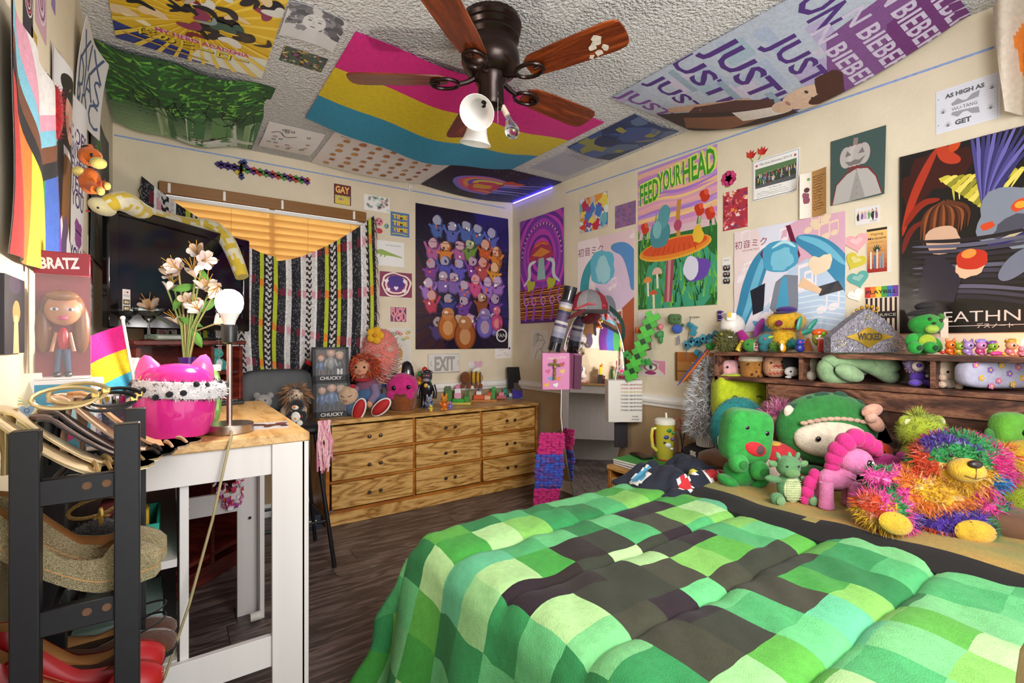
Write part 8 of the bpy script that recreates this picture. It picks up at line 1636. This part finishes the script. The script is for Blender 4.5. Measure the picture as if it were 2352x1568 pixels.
def d_sal(A): A.rect(0, 0, 1, 1, '#d09a84'); A.ell(.4, .45, .14, .5, '#c8561c', 0, 14, .3, 1); A.ell(.4, .5, .06, .3, '#e0a060')
printed('drawing', 'salmon paper with an orange flame shape low on the left wall', 'drawing', 'left', 0, 0, d_sal, '#d09a84', raw=((XL, 2.46, 1.36), .20, .34))
def d_wht(A): A.rect(.1, .55, .9, .8, '#7a2a3a'); A.ell(.5, .2, .22, .2, '#a83a3a'); scribble(A, .1, .4, .9, .52, 2, '#4a4a50', .03, 2)
printed('photo_sheet', 'white sheet with small red pictures next to the television', 'photo', 'left', 0, 0, d_wht, '#d8d4d0', raw=((XL, 2.68, 1.40), .17, .42))
def d_cat(A): A.rect(0, 0, 1, 1, '#1c1622'); A.ell(.55, .55, .2, .16, '#c8884a', 0, 14, .2, 1); A.poly([(.4, 0), (.7, 0), (.64, .5), (.46, .5)], '#c8a87a'); A.ell(.5, .9, .3, .12, '#3a2a44')
printed('photo_print', 'dark framed photo of a tan cat low on the left wall', 'photo', 'left', 0, 0, d_cat, '#1c1622', raw=((XL, 1.44, 1.235), .16, .16), thick=.008, off=.009)
for (y, z, w_, hh, c, c2, lab) in ((1.60, 1.99, .09, .17, '#3a3440', '#c85a6a', 'narrow dark picture strip at the top of the left wall'), (1.74, 2.06, .12, .16, '#c8a0b0', '#7a3a7a', 'pink swirl drawing high on the left wall'), (1.44, 2.03, .06, .12, '#6a3a4a', '#a86a70', 'small maroon picture at the upper left edge'), (1.66, 1.90, .06, .09, '#b8983a', '#3a2a20', 'small yellow flame cut-out on the left wall'), (1.90, 2.20, .05, .14, '#8a78b0', '#b0a0d0', 'lilac paper triangle high on the left wall')):
    printed('picture_card', lab, 'picture', 'left', 0, 0, lambda A, c=c, c2=c2: (A.rect(0, 0, 1, 1, c), [A.ring(.5, .5, .42-.1*i, .05, c2 if i % 2 else '#e0d4d8') for i in range(4)]), c, raw=((XL, y, z), w_, hh))
t = thing('red_tassel', 'fuzzy red tassel hanging on the left wall', 'tassel', (XL+.02, 1.79, 1.80)); q = ball(.018, .018, .075, (0, 0, 0), 10, 10); part('core', PLUSH, t, K(q, '#a8141c')); part('bristles', PLUSH, t, spikes(q, 500, .012, .0006, lambda p, r: r.choice(['#a8141c', '#c8242c', '#8a1016'])), kind='stuff'); part('hook', BLACKM, t, rod((0, 0, .07), (-.015, 0, .1), .002))
t = thing('paper_leaf', 'long green paper leaf on the left wall near the corner', 'paper leaf', (XL+.003, 2.86, 2.14)); part('blade', PAPER, t, K(sheet(lambda u, v: V((.004+.004*sin(u*3), (u-.5)*.07*sin(pi*v), (v-.5)*.24)), 4, 10, .001), '#4a8a24')); part('midrib', PAPER, t, K(rod((.009, 0, -.12), (.009, 0, .12), .0012, n=5), '#2f6a1c'))
# orange plush hanging in the corner
P = Pl('hanging_plush', 'orange and yellow plush animal hanging in the left corner', 'plush toy', 215, 400, X=XL+.09)
OR, YL = '#d0661c', '#d8c46a'
P.part('head', P.B(207, 360, 0, 24, 22, 22, OR)); P.part('muzzle', P.B(234, 378, -10, 17, 15, 13, YL)); P.part('body', P.B(205, 415, 2, 22, 20, 30, OR)); P.part('leg', P.tb([(212, 428, -8), (232, 440, -14)], [12, 11], OR), P.B(243, 443, -14, 8, 8, 10, YL)); P.part('leg', P.tb([(208, 422, 8), (236, 424, 6)], [12, 11], '#c8501c'), P.B(243, 426, 4, 7, 7, 9, YL)); P.part('arm', P.B(192, 398, -14, 13, 9, 11, YL)); P.part('ear', P.B(206, 338, 0, 9, 6, 7, OR, .4)); P.part('cap', P.B(200, 338, 6, 16, 14, 6, '#1c1a1c')); P.eyes((226, 362), r=4, dy=-18); P.part('hang_loop', P.tb([(206, 340, 8), (204, 325, 20)], 1.5, '#2a2624', 5))
# ================================================================ nightstand things
def nst(name, label, u, v, cat): return Pl(name, label, cat, u, v, z=NZ)
for i, (c, lab) in enumerate((('#5a4a8a', 'purple'), ('#a8a4b0', 'grey'), ('#2f8a2e', 'green'))):
    t = thing('notebook', lab+' notebook in the stack on the nightstand', 'notebook', (2.16, 1.80, NZ+.001+.0135*i), R(-4+3*i)); part('cover', PAPER, t, K(box(.22, .27, .0125, (0, 0, .00625), b=.001), c)); part('pages', PAPER, t, K(box(.214, .264, .0075, (.001, 0, .00625)), '#d8d4cc'), K(box(.003, .262, .008, (-.1095, 0, .00625)), '#e4e0d8'), smooth=0)
t = thing('smartphone', 'black phone lying on the green notebook', 'phone', (2.20, 1.86, NZ+.0425), R(70)); part('case', BLACKP, t, box(.15, .07, .009, (0, 0, .0045), b=.003)); part('screen', SCR, t, box(.14, .062, .001, (0, 0, .0092)), smooth=0)
P = nst('spice_shaker', 'clear shaker with red cap on the nightstand', 1495, 1046, 'bottle'); k = P.k; P.part('jar', K(lathe([(12*k, 0), (12*k, 36*k), (10*k, 40*k)], 18), '#c8b0a0'), m=mat('shaker_glass', '#c9a8a0', .1, trans=.5)); P.part('cap', K(lathe([(11*k, 40*k), (11*k, 66*k), (9*k, 68*k)], 18), '#a82a1c'), m=PLASG); P.part('contents', K(lathe([(11*k, 1*k), (11*k, 26*k)], 16), '#d8a8a8'), m=MATTE); P.t.location = (2.33, 1.86, NZ)
P = nst('tumbler', 'tall yellow patterned tumbler with handle and straw on the nightstand', 1527, 1072, 'tumbler'); k = P.k; P.t.location.z = NZ
P.part('cup', K(lathe([(17*k, 0), (17*k, 22*k), (19*k, 26*k), (21*k, 62*k), (22*k, 100*k)], 24), '#b8b03a'), m=PLASG); P.part('lid', K(lathe([(23*k, 99*k), (23*k, 108*k), (18*k, 112*k)], 24), '#e0dccc'), m=PLAS); P.part('base_band', K(lathe([(17.3*k, 1*k), (17.3*k, 20*k)], 24), '#a82428'), m=PLASG); P.part('handle', P.tb([(1508, 982, -2), (1498, 984, -2), (1496, 1000, -2), (1498, 1024, -2), (1508, 1034, -2)], 4, '#c8c04a'), m=PLASG); P.part('straw', P.tb([(1532, 962, 4), (1531, 948, 4)], 2.4, '#d8dccc', 8), m=PLAS); P.part('print', *[P.B(u, v, -21, r_, 2.5, r_*.8, c, n=8, m=6) for u, v, r_, c in ((1530, 985, 6, '#2f7a3a'), (1524, 1000, 6, '#3a4a8a'), (1538, 1004, 5, '#6a4a8a'), (1528, 1018, 7, '#d8dce0'), (1540, 990, 4, '#3a8a4a'), (1520, 1012, 3, '#2a2a34'), (1536, 1026, 4, '#d8dce0'))], m=PLAS, kind='stuff')
P = nst('round_speaker', 'small black dome speaker on the nightstand', 1565, 1062, 'speaker'); k = P.k; P.part('dome', K(lathe([(20*k, 0), (22*k, 3*k), (21*k, 14*k), (14*k, 21*k), (0, 23*k)], 22), '#1c1a1c'), m=PLAS); P.part('ring', K(lathe([(22.2*k, 3*k), (22.6*k, 4*k), (22.2*k, 5*k)], 22), '#5a5a60'), m=PLAS)
bk0 = V((2.40, 1.575, NZ+.001))
for i, (lab, c) in enumerate((('black hardback with red spine picture under the tinsel tree', '#b02a34'), ('black hardback with white chess-like spine picture under the tinsel tree', '#d8d4d0'))):
    t = thing('thick_book', lab, 'book', bk0+V((0, 0, .062*i)), R(-72)); part('cover', PAPER, t, K(box(.20, .15, .06, (0, 0, .03), b=.002), '#17151a')); part('pages', PAPER, t, K(box(.003, .14, .05, (.1, 0, .03)), '#d0ccc0'), smooth=0); flatart(t, .2, .06, lambda A, c=c: (A.ell(.25, .5, .08, .1, c, 0, 12, .4, 2), A.ell(.45, .5, .06, .06, c, 0, 10, .4, 3), A.rect(.8, .25, .92, .75, '#d8d4d0'), A.text('BREAKING', .6, .5, .05, '#c8c4c0')), facing(0, -.0755, .03)); flatart(t, .15, .06, lambda A, c=c: (A.ell(.3, .5, .1, .12, c, 0, 12, .4, 2), A.rect(.7, .3, .85, .7, '#d8d4d0')), frame((-.1005, 0, .03), (0, -1, 0), (0, 0, 1), (-1, 0, 0)))
t = thing('tinsel_tree', 'white tinsel tree in a ribbed pot standing on two books', 'tree', bk0+V((0, 0, .125))); part('pot', PLAS, t, K(lathe([(.045, 0), (.05, .004), (.052, .055), (.05, .062)], 30), '#dedad8')); part('pot_ribs', PLAS, t, *[K(rod((.052*cos(a), .052*sin(a), .006), (.0535*cos(a), .0535*sin(a), .054), .0018, n=4), '#e8e4e2') for a in [i*2*pi/30 for i in range(30)]], kind='stuff')
cone = lathe([(.085, .07), (.10, .1), (.09, .2), (.07, .32), (.04, .42), (0, .50)], 16); TIN = mat('tinsel_Col_', None, .3, var=.15)
part('tinsel', TIN, t, spikes(cone, 3600, .045, .0016, lambda p, r: r.choice(['#d8d8dc', '#c4c6cc', '#eceef0', '#a8aab0']), jit=.9), K(lathe([(.04, .06), (.035, .2), (.01, .46)], 10), '#8a8c92'), kind='stuff')
part('trunk', PLAS, t, K(rod((0, 0, .05), (0, 0, .45), .006), '#b0b0b4'))
P = Pl('rainbow_windsock', 'rainbow striped cloth fan tied to the tinsel tree', 'windsock', 1600, 820, X=2.36)
def wsk(u, v): a = P.q(1632, 792, -4).lerp(P.q(1562, 878, -6), v); n_ = V((.55, 0, .45)); return a+n_*((u-.5)*(.5+1.1*sin(pi*min(1, v*.8+.12)))*42*P.k)+V((0, -.006*sin(u*20), 0))
s = sheet(wsk, 24, 12, .001); fc = [h(['#2a4a9a', '#3a8a4a', '#c83028', '#d0641c', '#d8b02a', '#c83028'][(q % 24)//4]) for q in range(288)]; P.part('cloth', (s[0], s[1], fc+fc+[h('#c83028')]*72), m=CLOTH)
P.part('head_knot', P.B(1630, 795, -8, 12, 9, 9, '#2f8a3a'), P.B(1640, 790, -8, 8, 7, 8, '#c83028'), m=CLOTH); P.part('tie', P.tb([(1640, 790, -4), (1646, 786, 10)], 1.2, '#2a2a2a', 5), m=CLOTH)
P = nst('scissors', 'orange-handled scissors standing behind the tumbler', 1568, 1040, 'scissors'); P.t.location = (2.44, 1.76, NZ); k = P.k
for s_ in (-1, 1): P.part('handle', K(tube([V((s_*9+7*cos(a), 0, 80+13*sin(a)))*k for a in [i*.6 for i in range(11)]], 2.2*k, 6, closed=True), '#b8664a'), m=PLAS); P.part('blade', K(rod(V((s_*5, 0, 68))*k, V((-s_*4, 0, 2))*k, 3*k, 1*k), '#8a8a90'), m=CHROME)
# navy dinosaur blanket crumpled on the bed corner
rr = random.Random(3)
def navy(u, v):
    p = V((1.53+.46*u, 1.45-.30*v-.03*u, 0)); e = min(1, 4*min(u, 1-u, v, 1-v)+.12); z = BZ+.03+e*(.075+.06*noise.noise(V((u*4, v*4, 1.5)))+.03*noise.noise(V((u*9, v*9, 4)))); p.z = z; p.x += .03*noise.noise(V((u*5, v*5, 8))); return p
s = sheet(navy, 44, 30, .012)
def ncol(q):
    u, v = (q % 44)/44, (q//44)/30
    for (cu, cv_, r_, c) in ((.12, .35, .12, '#4a9ac0'), (.62, .82, .13, '#b8242a'), (.75, .86, .09, '#b8242a'), (.25, .85, .09, '#b8242a'), (.9, .35, .1, '#d0641c'), (.5, .6, .05, '#c8b02c'), (.42, .78, .05, '#c8c03a'), (.55, .3, .04, '#3a8ab0'), (.35, .25, .04, '#d8d4d0')):
        dd = sqrt(((u-cu)*1.3)**2+(v-cv_)**2)+.03*noise.noise(V((u*14, v*14, cu)))
        if dd < r_: return c if dd < r_*.8 else '#d8d4d0'
    return '#161a2a'
fc = [h(ncol(q)) for q in range(1320)]
solo('dinosaur_blanket', 'crumpled navy blanket with bright dinosaur shapes on the bed corner', 'blanket', CLOTH, (0, 0, 0), (s[0], s[1], fc+fc+[h('#161a2a')]*148), smooth=70)
# ================================================================ things on and around the mirror
mm = mr.matrix_world.copy() if False else (M4.Translation(MC) @ M4.Rotation(mang+pi/2, 4, 'Z') @ M4.Rotation(R(-3), 4, 'X'))
P = Pl('baseball_cap', 'grey and dark red striped cap on top of the mirror', 'cap', 1352, 700, d=3.36)
s = T(lathe([(46*P.k, 0), (45*P.k, 14*P.k), (38*P.k, 30*P.k), (24*P.k, 42*P.k), (0, 48*P.k)], 24, sy=.75), P.q(1354, 712)); cl = []
for f in s[1]:
    c = sum((s[0][i] for i in f), V())/len(f)-P.q(1354, 712); a = atan2(c.y, c.x); cl.append(h(['#8a1c2a', '#8f8b8c', '#7d797c'][int((a+pi)/(2*pi)*9) % 3]))
P.part('crown', (s[0], s[1], cl), m=CLOTH); P.part('brim', P.B(1322, 722, -22, 24, 26, 5, '#7a1824', -.5), m=CLOTH); P.part('band', P.tb([(1318, 712, -22), (1345, 700, -36), (1385, 704, -24)], 2.5, '#c8444a', 6), m=CLOTH)
P = Pl('poster_tube', 'black tube with comic picture band leaning on the mirror', 'tube', 1290, 735, d=3.33); P.part('tube', P.tb([(1272, 806, 0), (1310, 664, 0)], 15, '#17131c', 18), m=PLASG); a0, a1 = V((1277, 787, 0)), V((1303, 690, 0)); P.part('picture_band', *[P.tb([tuple(a0.lerp(a1, i/16)), tuple(a0.lerp(a1, (i+1)/16))], 15.3, c, 18) for i, c in enumerate(random.Random(2).choices(['#8a8aa0', '#3a3a5a', '#c8c4c0', '#b08a4a', '#5a4a6a', '#a8a4b0', '#2a2a3a'], k=16))], m=PAPER); P.part('end_cap', P.tb([(1309, 668, 0), (1311, 659, 0)], 15.6, '#232128', 18), m=PLAS)
P = Pl('pink_gift_bag', 'pink gift bag with candy hearts hanging left of the mirror', 'gift bag', 1278, 895, d=3.36); k = P.k
P.part('bag', P.bx(1276, 852, 4, 62, 26, 84, '#d884b4', .03), m=PAPER); P.part('side_fold', P.bx(1308, 855, 6, 4, 24, 82, '#7a2a5a', .03), m=PAPER); P.part('handle', P.tb([(1258, 812, -4), (1268, 798, -4), (1290, 798, -4), (1300, 812, -4)], 1.6, '#8a3a6a', 6), m=CLOTH)
def d_gb(A):
    for x, y, c in ((.2, .5, '#c85a8a'), (.45, .6, '#8a5ab0'), (.75, .5, '#e0c05a'), (.3, .3, '#6a9ac0'), (.6, .3, '#d8883a'), (.75, .7, '#c83a6a'), (.15, .12, '#e0b03a'), (.5, .12, '#e8e0e4')): A.heart(x, y, .10, c, .3)
    A.text('Happy Day', .55, .88, .09, '#e8dcc0', .7, rot=.1)
flatart(P.t, 60*k, 82*k, d_gb, facing((1276-1278)*k, (4-13.4)*k, (895-852)*k))
P = Pl('twig_cross', 'cross of dried flower stems on the pink gift bag', 'cross', 1275, 850, d=3.31); P.part('upright', P.tb([(1276, 824, 0), (1273, 872, 0)], 2.6, '#8a6a3a', 7), m=MATTE); P.part('crosspiece', P.tb([(1261, 836, 0), (1290, 838, 0)], 2.6, '#7a6a34', 7), m=MATTE); P.part('buds', *[P.B(u, v, -2, 3.4, 3, 3.4, c, n=7, m=5) for u, v, c in ((1276, 826, '#b08a4a'), (1264, 836, '#6a8a3a'), (1287, 838, '#a87a3a'), (1275, 842, '#c89a5a'), (1274, 858, '#8a7a34'))], m=MATTE, kind='stuff')
P = Pl('paper_bag', 'white paper bag with repeated printed slogan hanging right of the mirror', 'paper bag', 1436, 968, d=3.17); k = P.k
P.part('bag', P.bx(1434, 920, 10, 78, 40, 96, '#d4cfc6', .03), m=PAPER); P.part('handle', P.tb([(1412, 874, -4), (1416, 848, -4), (1424, 838, -4), (1432, 850, -4), (1440, 874, -4)], 2, '#d8d4cc', 7), m=CLOTH)
def d_fund(A):
    for i, c in enumerate(('#8a2a34', '#a84a34', '#b8a03a', '#3a4a5a', '#2c2a34', '#2c2a34', '#2c2a34', '#2c2a34')): A.text('I FUND ABORTION', .56, .90-.088*i, .065, c, .82, bold=.02)
    A.text('FUND', .72, .13, .05, '#2c2a34', .22, bold=.02); A.text('NETWORK', .72, .06, .04, '#2c2a34', .3, bold=.02)
flatart(P.t, 58*k, 94*k, d_fund, facing((1444-1436)*k, (10-20.4)*k, (968-920)*k))
P = Pl('dark_cloth_bag', 'dark patterned cloth bag hanging below the paper bag', 'bag', 1428, 1028, d=3.22); P.part('bag', P.bx(1428, 1000, 8, 30, 8, 56, '#2a262c', .1), m=CLOTH); P.part('strap', P.tb([(1420, 974, 6), (1424, 950, 6), (1436, 974, 6)], 1.6, '#1c1a1c', 6), m=CLOTH)
P = Pl('crochet_scarf', 'chunky pink and blue crochet scarf hanging beside the dresser', 'scarf', 1262, 1160, d=3.36); rr = random.Random(5); lo = []
for v in range(998, 1162, 6):
    wdt = 28-6*abs((v-1080)/80); u0 = 1268-(v-998)*.09
    for i in range(6):
        u = u0-wdt+2*wdt*i/5; c = '#c82a78' if v < 1046 or v > 1118 else rr.choice(['#4a4ab0', '#5a3a8a', '#3a5ac0', '#6a4a9a']); lo.append(P.B(u+rr.uniform(-2, 2), v, rr.uniform(-3, 3)-(5 if 1046 < v < 1118 else 0), 7, 6, 5, c, rr.uniform(-.6, .6), n=7, m=5))
P.part('stitches', *lo, m=CLOTH, kind='stuff'); P.part('hook', P.tb([(1268, 1000, 0), (1290, 990, 20)], 1.5, '#2a2a2c', 5), m=PLAS)
# green pixel-edged toy sword in front of the poster wall
a, b = onX(1446, 868, 2.40), onX(1503, 716, 2.46); x = (b-a).normalized(); zc = V((-.85, -.5, 0)).normalized(); z_ = (zc-x*zc.dot(x)).normalized(); y_ = z_.cross(x); L = (b-a).length
t = thing('foam_sword', 'bright green stepped foam toy sword leaning by the mirror', 'toy sword', mw=frame(a, x, y_, z_)); n = 9; s = L/n; c1, c2 = '#4ab03a', '#123a1a'
for i in range(n):
    for j in (-1, 0, 1): part('block', PLAS, t, K(T(box(s*.74, s*.74, .03 if j else .028, b=.001), ((i+(.5 if j else 0))*s, j*s*.5, 0), (0, 0, R(45))), c2 if (j == 0 and i % 2) else mixc(c1, '#2f8a2a', .5*(i % 2))), smooth=0)
for j in (-2, -1.4, 1.4, 2): part('block', PLAS, t, K(T(box(s*.74, s*.74, .03, b=.001), (2.2*s+abs(j)*.3*s, j*s*.72, 0), (0, 0, R(45))), '#2f8a3a'), smooth=0)
# teal pixel pickaxe on the wall
a, b = onX(1580, 792, XR-.01), onX(1662, 770, XR-.01); x = (b-a).normalized(); z_ = V((-1, 0, 0)); y_ = z_.cross(x); L = (b-a).length
t = thing('foam_sword', 'teal blue stepped foam toy sword on the wall behind the tree', 'toy sword', mw=frame(a, x, y_, z_)); s = L/6
for i in range(7):
    for j in (-.5, .5): part('block', PLAS, t, K(T(box(s*.72, s*.72, .02, b=.001), (i*s, j*s*.5+.25*s*(i % 2), .01), (0, 0, R(45))), ['#3a86a4', '#5aa4bc', '#2a6a86'][(i+int(j+1)) % 3]), smooth=0)
for i, j in ((1.5, 1.5), (1.8, 2.2), (1.5, -1.5), (2, -2.2), (1.2, 2.8), (2.4, -2.9)): part('block', PLAS, t, K(T(box(s*.72, s*.72, .024, b=.001), (i*s, j*s, .01), (0, 0, R(45))), '#3f90aa'), smooth=0)
P = Pl('small_plush', 'small green and blue plush figure on the wall right of the sword', 'plush toy', 1553, 742, X=XR-.02)
P.part('head', P.bx(1550, 733, 0, 28, 18, 24, '#4a6a3a', .25)); P.part('shirt', P.B(1556, 755, 0, 13, 9, 11, '#3a5ab0')); P.part('arm', P.B(1568, 747, -4, 7, 5, 5, '#4a6a3a')); P.eyes((1545, 734), (1556, 733), r=2, dy=-10)
P = Pl('feather_sticker', 'small grey fern-like sticker on the wall', 'sticker', 1561, 783, X=XR-.002); P.part('stem', P.tb([(1563, 796, 0), (1559, 770, 0)], .8, '#6a6a74', 5), m=PAPER); P.part('fronds', *[P.B(1561+s_*4, 774+4*i, 0, 4.5, 1, 1.5, '#7a7a86', s_*.5, n=6, m=5) for i in range(5) for s_ in (-1, 1)], m=PAPER, kind='stuff')
P = Pl('bead_necklace', 'long dark bead necklace hung in a square on the wall', 'necklace', 1600, 728, X=XR-.012); bd_ = []
for a, b in (((1584, 728), (1628, 728)), ((1586, 728), (1574, 830)), ((1622, 728), (1624, 790))):
    n = int(math.dist(a, b)/3)
    for i in range(n): bd_.append(P.B(a[0]+(b[0]-a[0])*i/n, a[1]+(b[1]-a[1])*i/n, 0, 1.4, 1.4, 1.4, '#3a5a4a' if i % 2 else '#5a5a54', n=6, m=4))
P.part('beads', *bd_, m=PLASG, kind='stuff'); P.part('nail', P.tb([(1588, 728, 0), (1588, 728, 8)], 1.2, '#8a8a8a', 5), m=CHROME)
P = Pl('wall_rose', 'green stemmed pink paper rose on the wall', 'paper flower', 1518, 770, X=XR-.01); P.part('bloom', P.B(1518, 750, 0, 7, 4, 7, '#d07a80'), m=PAPER); P.part('leaves', P.B(1518, 768, 0, 11, 3, 9, '#2a7a3a'), P.B(1518, 780, 0, 5, 3, 9, '#2a7a3a'), m=PAPER)
P = Pl('hanging_ornament', 'small orange and black hanging ornament behind the green sword', 'ornament', 1482, 780, X=XR-.02); P.part('orange_block', P.bx(1478, 758, 0, 36, 8, 14, '#c85a1c'), m=PLAS); P.part('jar', P.bx(1486, 786, 0, 24, 10, 36, '#5a2a1a', .2), m=PLASG); P.part('band', P.bx(1486, 800, -3, 25, 8, 3, '#1c1a1c'), m=PLAS)
P = Pl('striped_bracelet', 'little purple striped bracelet on the wall behind the helmet', 'bracelet', 1655, 728, X=XR-.008); P.part('stripes', *[P.bx(1660, 716+6*i, 0, 22, 5, 3, c) for i, c in enumerate(('#3a1c6a', '#8a7ac0', '#3a1c6a', '#8a7ac0'))], m=CLOTH); P.part('backing', P.bx(1660, 725, 3, 20, 3, 24, '#2a1a4a'), m=CLOTH)
# orange tie-dye shirt hanging at the right edge of the poster wall
def shirt(u, v): a = onX(2284, 15, XR-.05).lerp(onX(2420, -20, XR-.05), u); b = onX(2312, 262, XR-.03).lerp(onX(2430, 262, XR-.03), u); p = a.lerp(b, v); p.x -= .03*sin(u*9+v*2)+.01; return p
s = sheet(shirt, 22, 26, .003); fc = []
for q in range(572):
    u, v = (q % 22)/22, (q//22)/26; d = sqrt((u-.75)**2+((v-.42)*1.5)**2)+.12*noise.noise(V((u*5, v*5, 2))); fc.append(h('#cfc0ae' if d > .5 else mixc('#d04a10', '#e08a34', d/.5)))
solo('tie_dye_shirt', 'white shirt with orange dye blotch hanging at the right edge', 'shirt', CLOTH, (0, 0, 0), (s[0], s[1], fc+fc+[h('#cfc0ae')]*96))
# pale wooden post at the lower right, close to the camera
solo('wooden_post', 'rounded pale wooden post at the lower right corner close to the camera', 'post', wood('pale_wood', [(.2, '#b08a58'), (.5, '#cba878'), (.8, '#dcc094')], .5, 4, (6, 6, 1), dist=.8), (.70, .078, 0), lathe([(.034, 0), (.034, .84), (.031, .87), (.024, .89), (.012, .90), (0, .902)], 20))
# blue and violet strip light along the corner of the ceiling
t = thing('led_strip', 'thin glowing violet light strip in the ceiling corner above the dark poster', 'light strip', (XR-.012, YB-.3, HC-.015)); LED = mat('violet_led', '#6a5cff', .4, emit=14, ecol='#5a4cff', var=0)
part('strip', LED, t, box(.006, .55, .006), smooth=0); part('holder', PLAS, t, K(box(.004, .56, .012, (.006, 0, 0)), '#d8d4d8'), smooth=0)
